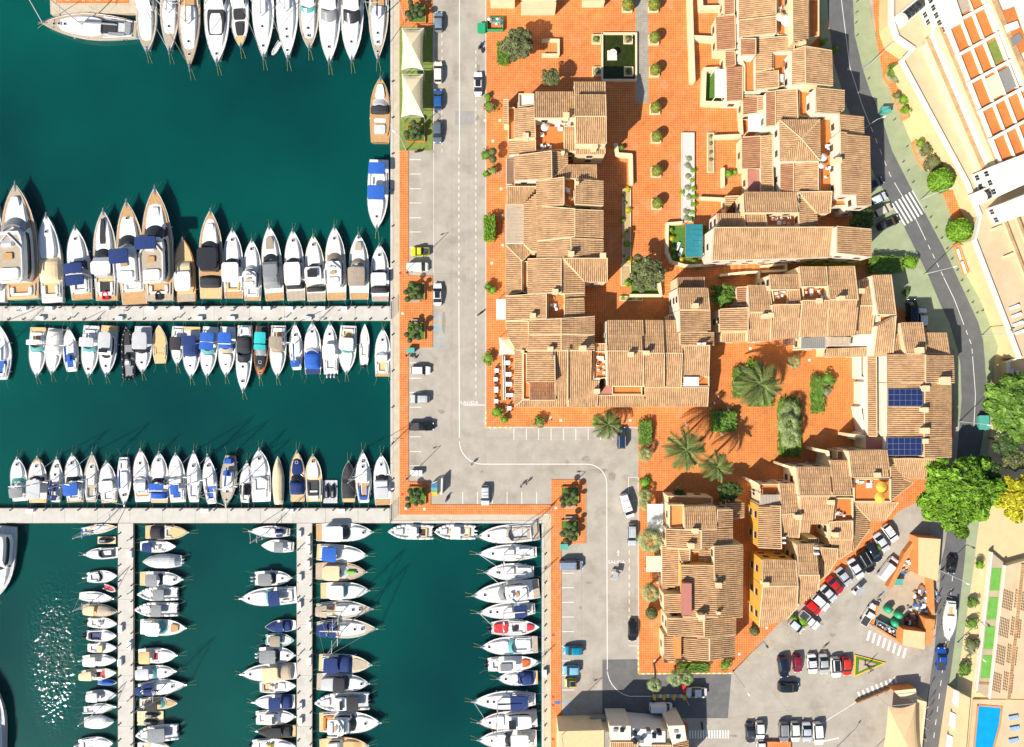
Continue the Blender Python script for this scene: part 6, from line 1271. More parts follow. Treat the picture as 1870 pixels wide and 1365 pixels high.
wallrun(ap, pod[:5], 5.0, 6.1, .4, 'coping'); wallrun(ap, [(1630,-100),(1630,38),(1640,68),(1669,88),(1649,110)], 5.0, 6.2, .7, 'coping')
block(ap, [(1692,78),(1800,328),(1960,300),(1960,-160),(1700,-160),(1700,60)], 7.6, 'cream wall', 'facade white'); tilestrip(ap, (1694,70), (1802,322), 7.75, 7)
block(ap, [(1716,58),(1823,305),(1960,280),(1960,-160),(1720,-160)], 9.6, 'cream wall', 'podium floor'); tilestrip(ap, (1718,50), (1824,303), 9.75, 7)
# recessed terraces: four cells deep, bay by bay
u0, du, dv = Vector((1713,-4)), Vector((20,51.5)), Vector((86,-47))
body = [u0-du, u0+du*6, u0+du*6+dv, u0-du+dv]; block(ap, [tuple(p) for p in body], 11.0, 'facade white', 'terrace tiles')
cuts = [0,.27,.53,.80,1.0]
for k in range(-1, 7): wallrun(ap, [tuple(u0+du*k), tuple(u0+du*k+dv)], 11.0, 12.2, .6, 'facade white', 'bay_wall')
for c in cuts:
    for k in range(-1, 6): wallrun(ap, [tuple(u0+du*(k+.06)+dv*c), tuple(u0+du*(k+.94)+dv*c)], 11.0, 11.6+.05*cuts.index(c), .25, 'facade white', 'terrace_wall')
ctop = [('grey metal sheet',0,0),('turf',2,2),('beige sheet',0,1),('grey metal sheet',3,2),('canvas cream',3,1),('canvas white',1,3),('grey metal sheet',-1,0),('canvas white',-1,3)]
for m_, k, c in ctop:
    a, b = cuts[c]+.03, cuts[c+1]-.03; q = [u0+du*(k+.14)+dv*a, u0+du*(k+.86)+dv*a, u0+du*(k+.86)+dv*b, u0+du*(k+.14)+dv*b]
    MB().prism(pz([tuple(p) for p in q], 11.6), 11.02, 11.6 if m_ != 'turf' else 11.06).build('terrace_canopy', MATS[m_], ap)
up = [(1806,-60),(1895,152),(1960,150),(1960,-160),(1800,-160)]; block(ap, up, 15.2, 'facade white', 'facade white'); tilestrip(ap, (1811,-10), (1890,176), 15.4, 9)
MB().prism(pz([(1832,20),(1852,12),(1880,90),(1862,100)], 15.25), 15.1, 15.25).build('roof_terrace', MATS['terrace tiles'], ap)
MB().prism(pz([(1838,45),(1858,38),(1862,50),(1842,58)], 16), 15.2, 16).build('sunshade', MATS['canvas white'], ap); MB().prism(pz([(1845,70),(1862,60),(1868,72),(1850,86)], 15.6), 15.2, 15.6).build('pergola', MATS['grey metal sheet'], ap)
# stair wings with glazed arches and windows
def wing(pts, z, n):
    block(ap, pts, z, 'facade white', 'facade white')
    q = ccw([P(x, y, z) for x, y in pts]); 
    for i in range(len(q)):
        a, b = Vector(q[i][:2]), Vector(q[(i+1)%len(q)][:2]); d = (b-a); l = d.length; d /= l; nn = Vector((d.y,-d.x))
        if nn.dot(-(a+b)/2) < 0 or l < 3: continue
        for j in range(int(l//1.5)):
            for zz in (6.2, 9.0, 11.6):
                if zz+1.6 > z: continue
                c = a+d*(l*(j+.5)/int(l//1.5)); g = math.atan2(d.y,d.x); L = LOC[ap]
                fo = obj('window', WM[0], ap, MATS['frame white']); fo.location = (c.x-L[0],c.y-L[1],zz-L[2]); fo.rotation_euler = (0,0,g+math.pi); obj('pane', WM[1], fo); obj('sill', WM[2], fo)
wing([(1712,-20),(1740,50),(1760,40),(1740,-20)], 12.4, 3); wing([(1816,302),(1836,352),(1900,326),(1900,270)], 12.4, 3); wing([(1830,372),(1846,402),(1960,360),(1960,320)], 10.4, 3)
def arches(a, b, z, n):
    A, B = Vector(P(*a, z)), Vector(P(*b, z)); d = (B-A)/n; u = d.normalized(); v = Vector((-u.y,u.x,0))
    wallrun(ap, [a, b], 5.5, z, 2.6, 'facade white', 'stair_wall')
    for i in range(n):
        c = A+d*(i+.5); w_ = d.length*.40
        mb = MB(); rings = []
        for s in (-w_, w_): rings.append([c+u*s+v*(1.0*math.cos(g))+Vector((0,0,.05+.7*math.sin(g))) for g in [math.pi*q/6 for q in range(7)]])
        mb.loft(rings, closed=False, cap=False); mb.build('stair_glazing', MATS['glass dark'], ap)
arches((1651,32),(1700,-8), 7.4, 7); arches((1797,358),(1880,320), 8.6, 9)
for k in range(5):
    a = (1702+k*13.5, 124+k*31); MB().prism(pz([(a[0],a[1]),(a[0]+13,a[1]-8),(a[0]+14,a[1]-6),(a[0]+1,a[1]+2)], 6.1), 5.4, 6.1).build('roof_upstand', MATS['cream wall'], ap)
for k in range(2): MB().prism(pz([(1812+k*22,418+k*50),(1829+k*22,411+k*50),(1830+k*22,415+k*50),(1813+k*22,422+k*50)], 6.1), 5.4, 6.1).build('roof_upstand', MATS['cream wall'], ap)
tilestrip(ap, (1828,385), (1880,520), 6.2, 5); tilestrip(ap, (1848,372), (1900,505), 6.6, 5)
for i in range(4):
    c = P(1850+i*3.5, 562+i*15, 5.6); t = thing('sun_lounger', f'white sun lounger, {ORD[i]} down the right edge roof', 'sun lounger', (c[0],c[1],5.51), math.radians(20), 'loungers on the podium roof', world=False)
    MB().box(-.9,.4,-.32,.32,.25,.33).build('mattress', MATS['canvas white'], t); MB().add([(.4,-.32,.25),(1.0,-.32,.6),(1.0,.32,.6),(.4,.32,.25),(.4,-.32,.33),(1.0,-.32,.68),(1.0,.32,.68),(.4,.32,.33)],[(3,2,1,0),(4,5,6,7),(0,1,5,4),(1,2,6,5),(2,3,7,6),(3,0,4,7)]).build('backrest', MATS['canvas white'], t)
    for sx in (-.8,.3):
        for sy in (-.28,.28): MB().box(sx-.03,sx+.03,sy-.03,sy+.03,0,.25).build('leg', MATS['metal'], t)
for i, (x, y) in enumerate(((1848,682),(1858,685))):
    c = P(x, y, 3.4); t = thing('sun_lounger', ('left','right')[i]+' white lounger on the small roof deck', 'sun lounger', (c[0],c[1],3.21), math.radians(100), 'loungers on the small deck', world=False)
    MB().box(-.9,.9,-.32,.32,.25,.33).build('mattress', MATS['canvas white'], t)
    for sx in (-.8,.8):
        for sy in (-.28,.28): MB().box(sx-.03,sx+.03,sy-.03,sy+.03,0,.25).build('leg', MATS['metal'], t)
t = thing('garden_house', 'low cream building with a roof deck at the right edge', 'building', P(1850,680,.1))
block(t, [(1843,662),(1875,648),(1960,650),(1960,704),(1848,702)], 3.2, 'yellow wall', 'podium floor'); wallrun(t, [(1875,646),(1843,662),(1848,702),(1920,700)], 3.0, 3.9, .3, 'coping')
MB().prism(px([(1800,573),(1823,571),(1832,595),(1811,598)], .1), .05, .15).build('lawn_patch', MATS['lawn']); bpy.context.scene.objects['lawn_patch']["kind"] = "structure"
# raised beds on the right pavement
for i, (poly, lb) in enumerate((([(1613,140),(1622,155),(1644,150),(1640,118),(1622,120)],'orange edged bed at the top of the right pavement'),([(1629,170),(1638,165),(1662,214),(1650,220)],'long orange bed with bright shrubs'),([(1665,262),(1672,255),(1698,290),(1690,310),(1677,295)],'orange bed with olive shrubs'),([(1741,448),(1752,443),(1770,498),(1762,504)],'narrow orange bed with white seats'),([(1820,705),(1838,703),(1838,775),(1822,775)],'orange bed beside the dark edge trees'))):
    t = thing('raised_bed', lb, 'planter', P(poly[0][0],poly[0][1],.1)); MB().prism(pz(poly,.55), .05, .55).build('bed_wall', MATS['orange flat'], t)
    cx_, cy_ = sum(p[0] for p in poly)/len(poly), sum(p[1] for p in poly)/len(poly); MB().prism(pz([(cx_+(x-cx_)*.8, cy_+(y-cy_)*.8) for x, y in poly],.6), .5, .6).build('soil', MATS['soil'], t)
for i, (a, b) in enumerate((((1749,455),(1754,474)),((1757,478),(1764,500)))):
    t = thing('bench', ('upper','lower')[i]+' white bench in the narrow orange bed', 'bench', P((a[0]+b[0])/2,(a[1]+b[1])/2,.6)); A, B = P(*a,1), P(*b,1)
    d = Vector((B[0]-A[0],B[1]-A[1])).normalized(); n = Vector((-d.y,d.x))
    for k in (-1,0,1): MB().tube((A[0]+n.x*.18*k,A[1]+n.y*.18*k,1.0),(B[0]+n.x*.18*k,B[1]+n.y*.18*k,1.0),.07,4).build('slat', MATS['frame white'], t)
    for q in (A, B): MB().box(q[0]-.2,q[0]+.2,q[1]-.08,q[1]+.08,.55,.97).build('leg', MATS['metal'], t)
# lower right house, garden strips and pool
lr = thing('villa', 'cream villa with perforated screens beside the pool at lower right', 'building', P(1840,1160,.1))
block(lr, [(1836,1034),(1960,1000),(1960,1278),(1808,1276)], 1.7, 'cream wall', 'podium floor'); tilestrip(lr, (1868,1030), (1842,1278), 1.9, 6); wallrun(lr, [(1836,1034),(1808,1276)], 1.5, 2.0, .3, 'coping')
for j in range(4):
    for c in range(2):
        mb = MB()
        for a in range(7):
            for b in range(6):
                q = P(1834-j*7+c*22+b*3.1-a*.5, 1078+j*50+a*5+b*1.2, 1.75); mb.box(q[0]-.10,q[0]+.10,q[1]-.2,q[1]+.2,1.6,1.76)
        mb.build('perforated_screen', MATS['frame brown'], lr, kind='stuff')
block(lr, [(1812,1010),(1836,1030),(1806,1276),(1782,1262)], .9, 'cream wall', 'dust', 'terrace_wall'); wallrun(lr, [(1812,1010),(1784,1262)], .5, 1.5, .3, 'coping')
for j, (y0, y1) in enumerate(((1038,1079),(1091,1132),(1144,1186),(1197,1239))):
    x0 = lambda y: 1812-(y-1038)*.106
    MB().prism(pz([(x0(y0),y0),(x0(y0)+17,y0),(x0(y1)+17,y1),(x0(y1),y1)], .95), .9, .95).build('lawn_panel', M('bright lawn', (.13,.36,.06), .9, .15, 1, coords='World'), lr)
for k in range(8): MB().prism(pz([(1784,1246+k*2.6),(1809,1247+k*2.6),(1809,1248.6+k*2.6),(1784,1247.6+k*2.6)], .98), .85, .98-.05*k if k < 4 else .78).build('step', MATS['wood'], lr)
block(lr, [(1745,1262),(1772,1275),(1760,1420),(1722,1420)], 2.8, 'cream wall', 'yellow wall', 'annexe_wall')
for k in range(3): MB().prism(pz([(1743-k*6,1260+k*41),(1752-k*6,1264+k*41),(1750-k*6,1292+k*41),(1740-k*6,1284+k*41)], 3.0), 2.7, 3.0).build('awning', MATS['canvas white'], lr)
pl = thing('swimming_pool', 'bright blue swimming pool at the bottom right corner', 'pool', P(1803,1340,.1)); pp = [(1786,1288),(1830,1292),(1826,1325),(1806,1400),(1776,1400)]
MB().prism(pz([(1778,1278),(1960,1280),(1960,1420),(1764,1420)], .5), .05, .5).build('pool_deck', MATS['podium floor'], pl); MB().sheet(pz(pp, .51), .512).build('pool_water', MATS['pool water'], pl)
wallrun(pl, [pp[0], pp[1], pp[2], pp[3]], .4, .6, .35, 'orange flat', 'pool_edge'); wallrun(pl, [pp[0], pp[4]], .4, .6, .35, 'orange flat', 'pool_edge')
for i, (x, y) in enumerate(((1850,1310),(1852,1330),(1850,1352))):
    c = P(x, y, .6); t = thing('sun_lounger', f'blue sun lounger by the pool, {ORD[i]} from the top', 'sun lounger', (c[0],c[1],.51), math.radians(10), 'blue poolside loungers', world=False)
    MB().box(-1,1,-.4,.4,.2,.32).build('mattress', M('lounger blue', (.28,.42,.68), .8), t)
    for sx in (-.8,.8):
        for sy in (-.3,.3): MB().box(sx-.04,sx+.04,sy-.04,sy+.04,0,.2).build('leg', MATS['metal'], t)
# bottom edge: low building with roof plant
bb = thing('harbour_building', 'low tan roofed building with white roof plant at the bottom edge', 'building', P(1130,1350,.1))
block(bb, [(1020,1336),(1103,1334),(1103,1420),(1020,1420)], 6.6, 'cream wall', 'canvas tan'); block(bb, [(1103,1338),(1250,1332),(1262,1420),(1103,1420)], 6.4, 'cream wall', 'grey pavers')
for i, (poly, z, m_) in enumerate((([(1113,1326),(1152,1326),(1152,1352),(1115,1352)],7.6,'white wall'),([(1152,1330),(1215,1336),(1215,1362),(1152,1362)],7.0,'canvas white'),([(1220,1326),(1250,1325),(1254,1352),(1228,1360)],7.8,'white wall'),([(1078,1312),(1112,1312),(1112,1334),(1078,1334)],2.0,'grey pavers'))):
    MB().prism(pz(poly, z), .1, z).build('roof_room', MATS[m_], bb)
for i, (x, y) in enumerate(((1124,1334),(1136,1334),(1160,1342),(1185,1338),(1195,1346),(1205,1340),(1235,1336),(1238,1346),(1160,1356),(1172,1354))):
    c = P(x, y, 7.9); MB().box(c[0]-.4,c[0]+.4,c[1]-.3,c[1]+.3,6.3,8.1 if i%2 else 7.95).build('roof_vent', MATS['glass dark' if i % 3 else 'grey metal sheet'], bb)
building_rows = [(Q(1115,1355,1165,1355,1165,1400,1115,1400),'S',7.4),(Q(1190,1360,1225,1360,1225,1400,1190,1400),'S',7.2),(Q(1228,1356,1256,1350,1258,1400,1228,1400),'E',7.4)]
hb2 = building('harbour_annexe', 'strip of tiled roofs cut by the bottom edge', building_rows)
slab('forecourt', [(1112,1314),(1240,1314),(1256,1322),(1256,1340),(1112,1340)], 'terracotta paving', .13)
kerbrun((1077,1312),(1205,1312), 30, ['blue paint','white paint','yellow paint'], kerb)
MB().prism(px([(1383,1352),(1442,1352),(1442,1400),(1383,1400)]), .0, .7).build('low_wall', MATS['terracotta paving']); tag(bpy.context.scene.objects['low_wall'], 'low terracotta walled bed below the bottom row of cars', 'wall')
# shade tents at lower right
def sail(name, label, poly, z, zc, mat, post=True, n=8):
    t = thing(name, label, 'shade sail', P(poly[0][0], poly[0][1], .1)); c4 = [Vector(P(x, y, z)) for x, y in poly]
    cen = sum(c4, Vector())/4; mb = MB(); vs = []
    for i in range(n+1):
        for j in range(n+1):
            u, v = i/n, j/n; a = c4[0].lerp(c4[1], u); b = c4[3].lerp(c4[2], u); p = a.lerp(b, v)
            inw = .10*(1-abs(2*u-1)**2)*(2*v-1)**4, .10*(1-abs(2*v-1)**2)*(2*u-1)**4
            p = p + (cen-p)*(inw[0]+inw[1]); k = max(abs(2*u-1), abs(2*v-1)); p.z = z + (zc-z)*(1-k)**.8; vs.append(p)
    fs = []
    for i in range(n):
        for j in range(n):
            q = (i*(n+1)+j, i*(n+1)+j+1, (i+1)*(n+1)+j+1, (i+1)*(n+1)+j)
            fs += [(q[0],q[1],q[2]),(q[0],q[2],q[3])] if (i < n/2) == (j < n/2) else [(q[0],q[1],q[3]),(q[1],q[2],q[3])]
    mb.add(vs, fs); mb.build('fabric', MATS[mat], t)
    if post:
        for q in c4: MB().tube((q.x,q.y,.05),(q.x,q.y,z+.1),.07,7).build('post', MATS['metal pole'], t)
        for a, b in ((0,1),(3,2)): MB().tube(c4[a],c4[b],.05,6).build('edge_bar', MATS['metal pole'], t)
    return t
sail('shade_sail', 'cream peaked shade sail over the turf, upper one', [(734,52),(774,52),(773,128),(733,128)], 3.4, 5.2, 'canvas cream'); sail('shade_sail', 'cream peaked shade sail over the turf, lower one', [(734,136),(773,136),(774,214),(733,214)], 3.4, 5.2, 'canvas cream')
sail('tent_roof', 'large tan tent roof at the bottom edge beside the road', [(1622,1290),(1672,1285),(1682,1400),(1606,1400)], 4.5, 5.6, 'canvas tan')
# entrance gatehouses
g1 = thing('gatehouse', 'orange topped gatehouse corner with flags above the barrier', 'building', P(1665,1160,.1))
block(g1, [(1650,1150),(1690,1155),(1688,1187),(1648,1178)], 3.6, 'orange flat', 'canvas tan'); block(g1, [(1690,1130),(1708,1132),(1702,1178),(1688,1178)], 3.0, 'orange flat', 'orange flat', 'side_wall')
wallrun(g1, [(1594,1142),(1648,1176)], .05, 1.4, .35, 'orange flat', 'yard_wall'); wallrun(g1, [(1594,1142),(1604,1108)], .05, 1.4, .35, 'orange flat', 'yard_wall'); wallrun(g1, [(1626,1072),(1656,1012),(1676,985)], .05, 1.4, .9, 'orange flat', 'yard_wall'); wallrun(g1, [(1702,1060),(1705,1132)], .05, 2.2, .6, 'orange flat', 'yard_wall')
block(g1, [(1677,982),(1718,985),(1712,1062),(1677,1050)], 3.4, 'orange flat', 'canvas tan', 'store_wall')
g2 = thing('gatehouse', 'cream gatehouse corner with flags below the barrier', 'building', P(1660,1270,.1))
block(g2, [(1632,1262),(1672,1258),(1676,1276),(1646,1276)], 2.6, 'orange flat', 'cream wall'); wallrun(g2, [(1675,1280),(1690,1284),(1678,1400)], .05, 3.0, .5, 'cream wall', 'yard_wall'); wallrun(g2, [(1566,1284),(1634,1256)], .05, 1.0, .25, 'wood', 'yard_fence')
slab('yard', [(1626,1072),(1677,1000),(1703,1010),(1703,1140),(1650,1172),(1596,1140)], 'dust', .03)
# clutter in the yard: bottle banks, containers, heaps
for i, (x, y) in enumerate(((1622,1113),(1641,1123),(1634,1138))):
    c = P(x, y, .8); t = thing('bottle_bank', f'green dome bottle bank, {("upper left","right","lower")[i]} of three', 'bottle bank', (c[0],c[1],.03), 0, 'green bottle banks', world=False)
    MB().loft([[(r*math.cos(g),r*math.sin(g),z) for g in [6.283*q/14 for q in range(14)]] for r, z in ((.75,0),(.85,.5),(.82,1.1),(.55,1.55),(.15,1.75))]).build('dome', MATS['plastic green'], t, True); MB().tube((.5,0,1.2),(.88,0,1.1),.15,10).build('slot', MATS['dark metal'], t)
rr = random.Random(5)
def heap(x, y, label, n, spread, cols, hmax=.7):
    c = P(x, y, .1); t = thing('scrap_heap', label, 'scrap heap', (c[0],c[1],.03), world=False)
    for i in range(n):
        a, d = rr.uniform(0,6.28), spread*math.sqrt(rr.random()); u, v, w_ = rr.uniform(.15,.6), rr.uniform(.12,.45), rr.uniform(.1,hmax)
        mb = MB().box(-u,u,-v,v,0,w_); o = mb.build(rr.choice(['crate','plank','box','board']), MATS[rr.choice(cols)], t); o.location = (d*math.cos(a), d*math.sin(a), 0); o.rotation_euler = (0,0,rr.uniform(0,3))
cols = ['plastic white','frame white','wood','grey metal sheet','dark metal','beige sheet','plastic blue']
heap(1690,1090,'upper heap of pale scrap against the yard wall',46,2.6,cols); heap(1680,1118,'middle heap of mixed scrap in the yard',46,2.8,cols); heap(1668,1140,'dark heap of scrap beside the gatehouse',30,2.2,['dark metal','wood','plastic white','grey metal sheet']); heap(1650,1035,'loose scrap along the upper yard wall',24,2.0,cols)
c = P(1619,1149,.8); t = thing('skip_container', 'open blue skip filled with dark rubbish', 'skip', (c[0],c[1],.03), math.radians(-27), world=False)
for k, (a, b, d, e) in enumerate(((-2.6,2.6,-.85,-.75),(-2.6,2.6,.75,.85),(-2.6,-2.5,-.75,.75),(2.5,2.6,-.75,.75))): MB().box(a,b,d,e,0,1.3+.003*k).build('side_panel', M('skip blue', (.25,.42,.55), .5), t)
MB().box(-2.5,2.5,-.75,.75,.1,.9).build('load', MATS['dark metal'], t)
for i in range(26):
    o = MB().box(-.22,.22,-.16,.16,.85,1.1).build('rubbish_bag', MATS[rr.choice(['dark metal','wood','grey metal sheet','plastic white'])], t); o.location = (rr.uniform(-2.2,2.2), rr.uniform(-.55,.55), rr.uniform(-.1,.1)); o.rotation_euler = (0,0,rr.uniform(0,3))
# triangular bed
t = thing('traffic_island', 'triangular planted island with yellow kerb and an anchor', 'traffic island', P(1580,1218,.01))
tri = [(1561,1196),(1618,1211),(1559,1237)]
MB().prism(pz(tri, .2), 0, .2).build('kerb', MATS['yellow paint'], t); cx_, cy_ = 1579, 1215
MB().prism(pz([(cx_+(x-cx_)*.86, cy_+(y-cy_)*.86) for x, y in tri], .24), .1, .24).build('lawn_edge', MATS['lawn'], t); MB().prism(pz([(cx_+(x-cx_)*.55, cy_+(y-cy_)*.55) for x, y in tri], .27), .1, .27).build('gravel', MATS['dust'], t)
c = P(1583,1215,.3); MB().tube((c[0],c[1],.2),(c[0]-.3,c[1]-.3,2.8),.09,7).build('anchor_shank', MATS['dark metal'], t); MB().path([(c[0]-1,c[1]+.4,1.1),(c[0]-.5,c[1]+.1,.5),(c[0],c[1],.3),(c[0]+.6,c[1]-.4,.5),(c[0]+1.0,c[1]-.9,1.1)],.1,6).build('anchor_arm', MATS['dark metal'], t); MB().tube((c[0]-.8,c[1]-.9,2.4),(c[0]+.3,c[1]+.3,2.6),.06,6).build('anchor_stock', MATS['dark metal'], t)
# barrier island at the entrance
t = thing('barrier_island', 'white and yellow kerbed barrier island on the dark asphalt', 'traffic island', P(1238,1272,.01))
for k in range(22): MB().prism(pz(rect(1192+k*4.3,1269,1196+k*4.3,1275), .18), 0, .18+.002*(k%2)).build('kerb_stone', MATS[['white paint','blue paint','yellow paint'][k%3]], t)
for x in (1196,1213,1231,1250): MB().prism(pz(rect(x-2,1272,x+2,1279),.9), .1, .9).build('barrier_post', MATS['yellow paint'], t)
A, B = P(1250,1272,1.1), P(1259,1289,1.1); MB().tube(A,B,.06,6).build('barrier_arm', MATS['yellow paint'], t)
A = P(1249,1256,1); MB().box(A[0]-.3,A[0]+.3,A[1]-.9,A[1]+.6,.01,1.5).build('ticket_machine', MATS['red paint'], t)
# ---------------------------------------------------------------- plaza furniture
t = thing('pond', 'rectangular dark green pond with a fountain on the upper plaza', 'pond', P(1131,104,.1))
MB().sheet(pz(rect(1101,62,1161,145),.35),.36).build('water', MATS['pond water'], t); wallrun(t, [(1100,61),(1162,61),(1162,146),(1100,146),(1100,61)], .1, .8, .35, 'cream wall', 'basin_wall')
c = P(1118,101,.6); f = MB().box(c[0]-1.0,c[0]+1.0,c[1]-1.0,c[1]+1.0,.2,.55).build('fountain_base', MATS['white wall'], t)
MB().loft([[(c[0]+r*math.cos(g),c[1]+r*math.sin(g),z) for g in [6.283*q/14 for q in range(14)]] for r, z in ((.5,.55),(.2,.8),(.2,1.3),(.75,1.6),(.8,1.7),(.1,1.62))]).build('fountain_bowl', MATS['white wall'], f); MB().tube((c[0],c[1],1.6),(c[0],c[1],2.2),.1,8,.04).build('fountain_jet', MATS['white wall'], f)
for i, (x, y) in enumerate(((1089,72),(1090,131),(1147,72),(1148,131))):
    q = P(x, y, .6); planter_box(q[0], q[1], .95, f'cream planter {("left of the pond, upper","left of the pond, lower","in the pond, upper","in the pond, lower")[i]}', .7, 'soil '); bush(x, y, 7, 1.6, ('mid','olive','olive','dark')[i], f'shrub in the planter {("left of the pond, upper","left of the pond, lower","in the pond, upper","in the pond, lower")[i]}', i+1, 260)
t = thing('stair_opening', 'cream walled stairwell with steps on the upper plaza', 'stairs', P(1006,87,.1)); wallrun(t, [(991,73),(1020,73),(1020,100),(991,100)], .1, 1.2, .45, 'cream wall', 'stair_wall')
for k in range(8): MB().prism(pz(rect(993+k*3,76,995.9+k*3,97), .2), .05, .16+.1*(k%2)+.02*k).build('step', MATS['orange flat'], t)
t = thing('garden_wall', 'L shaped cream garden wall beside the terraced house', 'wall', P(1140,300,.1)); wallrun(t, [(1125,264),(1127,282),(1152,284),(1153,335)], .1, 1.3, .8, 'cream wall', 'wall'); bush(1135,270,7,1.6,'mid','shrub behind the L shaped garden wall',3,300)
t = thing('garden_wall', 'long cream wall along the east side of the plaza', 'wall', P(1264,70,.1)); wallrun(t, [(1260,-40),(1263,60),(1266,146)], .1, 2.0, .9, 'cream wall', 'wall'); wallrun(t, [(1266,68),(1307,70)], .1, 1.8, .8, 'cream wall', 'wall'); wallrun(t, [(1279,-20),(1281,14),(1322,13)], .1, 1.8, .8, 'cream wall', 'wall')
t = thing('garden_wall', 'cream wall around the small lawn court', 'wall', P(1290,155,.1)); wallrun(t, [(1326,125),(1287,127),(1285,188),(1352,190)], .1, 1.6, .8, 'cream wall', 'wall'); MB().prism(pz(rect(1289,130,1326,184),.15), .05, .15).build('lawn', MATS['lawn'], t)
t = thing('garden_wall', 'cream wall around the middle small court', 'wall', P(1300,280,.1)); wallrun(t, [(1305,250),(1352,248)], .1, 1.5, .7, 'cream wall', 'wall'); wallrun(t, [(1352,190),(1355,244)], .1, 1.5, .6, 'cream wall', 'wall'); wallrun(t, [(1321,308),(1321,340)], .1, 1.3, .6, 'cream wall', 'wall'); wallrun(t, [(1280,362),(1325,364)], .1, 1.2, .6, 'cream wall', 'wall')
t = thing('garden_wall', 'curved cream wall of the teal pergola garden', 'wall', P(1230,440,.1)); wallrun(t, [(1245,407),(1219,409),(1218,460),(1226,478),(1252,486),(1300,484)], .1, 1.3, .6, 'cream wall', 'wall'); MB().prism(pz([(1222,412),(1290,412),(1290,478),(1228,476)],.15), .05, .15).build('lawn', MATS['lawn'], t)
for i, (x, y, r) in enumerate(((1225,420,7),(1226,436,7),(1228,455,7),(1230,470,6),(1244,474,6),(1266,478,7),(1276,488,8))): bush(x, y, r, 1.2, ('bright','yellow','bright')[i%3], f'planting along the pergola garden wall, {ORD[i]} from the top', i, 240)
for i, (x, y) in enumerate(((1238,450),(1243,461))):
    q = P(x, y, .5); t = thing('sun_lounger', ('upper','lower')[i]+' white lounger beside the teal pergola', 'sun lounger', (q[0],q[1],.15), math.radians(70), None, world=False); MB().box(-.9,.9,-.3,.3,.25,.35).build('mattress', MATS['canvas white'], t)
    for sx in (-.7,.7):
        for sy in (-.25,.25): MB().box(sx-.04,sx+.04,sy-.04,sy+.04,0,.25).build('leg', MATS['metal'], t)
t = thing('walled_bed', 'square cream walled bed holding the round leafy tree', 'planter', P(1180,510,.1)); wallrun(t, [(1152,540),(1207,540),(1202,497)], .1, 1.3, .6, 'cream wall', 'wall'); MB().prism(pz(rect(1153,480,1202,537),.2), .05, .2).build('soil', MATS['lawn'], t)
for nm, lab, x0, y0, n, dx, dy, lx, ly in (('steps','orange tiled steps below the pergola garden',1228,486,5,4,0,0,20),('steps','broad orange tiled steps below the long pale roof',1315,486,14,6.5,-.6,0,18),('steps','orange steps beside the walled tree bed',1210,514,6,0,5,16,0)):
    t = thing(nm, lab, 'stairs', P(x0, y0, .1))
    for k in range(n): a, b = x0+k*dx, y0+k*dy; MB().prism(pz([(a,b),(a+(lx or dx-.4),b),(a+(lx or dx-.4),b+(ly or dy-.4)),(a,b+(ly or dy-.4))], .15+.08*k), .05, .15+.07*k).build('step', MATS['orange flat' if k % 2 else 'terrace tiles'], t)
t = thing('garden_wall', 'angled cream walls in the shady passage below the steps', 'wall', P(1370,505,.1)); wallrun(t, [(1316,503),(1360,498),(1386,497),(1386,520)], .1, 1.6, .5, 'cream wall', 'wall'); wallrun(t, [(1390,487),(1436,482),(1436,494),(1392,496)], .1, 1.4, .45, 'cream wall', 'wall')
# pergolas and awnings
def pergola(name, label, x0, y0, x1, y1, z, mat, n, horiz=True, beam='frame white', gap=.5):
    t = thing(name, label, 'pergola', P((x0+x1)/2,(y0+y1)/2,.1))
    for k in range(n):
        if horiz: a, b = y0+(y1-y0)*k/n, y0+(y1-y0)*(k+1)/n-gap; r = rect(x0, a, x1, b)
        else: a, b = x0+(x1-x0)*k/n, x0+(x1-x0)*(k+1)/n-gap; r = rect(a, y0, b, y1)
        MB().prism(pz(r, z), z-.06, z).build('roof_panel', MATS[mat], t)
    for x, y in ((x0,y0),(x1,y0),(x1,y1),(x0,y1)): q = P(x, y, z); MB().tube((q[0],q[1],.05),(q[0],q[1],z-.07),.08,7).build('post', MATS[beam], t)
    for a, b in (((x0,y0),(x1,y0)),((x0,y1),(x1,y1)),((x0,y0),(x0,y1)),((x1,y0),(x1,y1))): MB().tube(P(*a,z-.14),P(*b,z-.14),.07,6).build('beam', MATS[beam], t)
pergola('pergola', 'white and beige panelled pergola on the promenade', 924,374,957,445,4.0,'beige sheet',12); pergola('pergola', 'teal glass pergola beside the lawn garden', 1252,410,1283,470,3.4,'glass teal',6,True,'wood')
pergola('awning', 'brown ribbed awning on the promenade', 925,290,938,337,3.6,'brown metal sheet',12); pergola('awning', 'white awning on the promenade beside the citrus trees', 907,547,924,583,3.2,'canvas white',1)
pergola('awning', 'large white awning beside the palm walk', 1183,921,1211,976,3.0,'canvas white',1); pergola('awning', 'small cream canopy beside the palm walk', 1181,1016,1210,1044,3.0,'canvas cream',2); pergola('awning', 'white tent over the small lawn court', 1306,127,1327,178,3.6,'canvas white',2)
pergola('awning', 'white tent in the court below the lawn', 1367,209,1388,240,3.6,'canvas white',1); pergola('awning', 'white awning on the house corner terrace', 1249,689,1276,705,6.6,'canvas white',1); pergola('pergola', 'grey ribbed pergola roof above the palm court', 1463,617,1508,637,4.6,'grey metal sheet',12,False); pergola('pergola', 'beige panelled pergola roof above the palm court', 1510,616,1557,632,4.8,'beige sheet',5,False)
pergola('pergola', 'dark slatted pergola above the palm court', 1430,616,1452,630,4.8,'dark metal',8,False,'wood',1.2); pergola('awning', 'long white awning on the arcade house', 1606,651,1619,692,4.6,'canvas white',2); pergola('awning', 'pale boarded canopy on the stepped house', 1388,904,1423,922,6.6,'beige sheet',6,False)
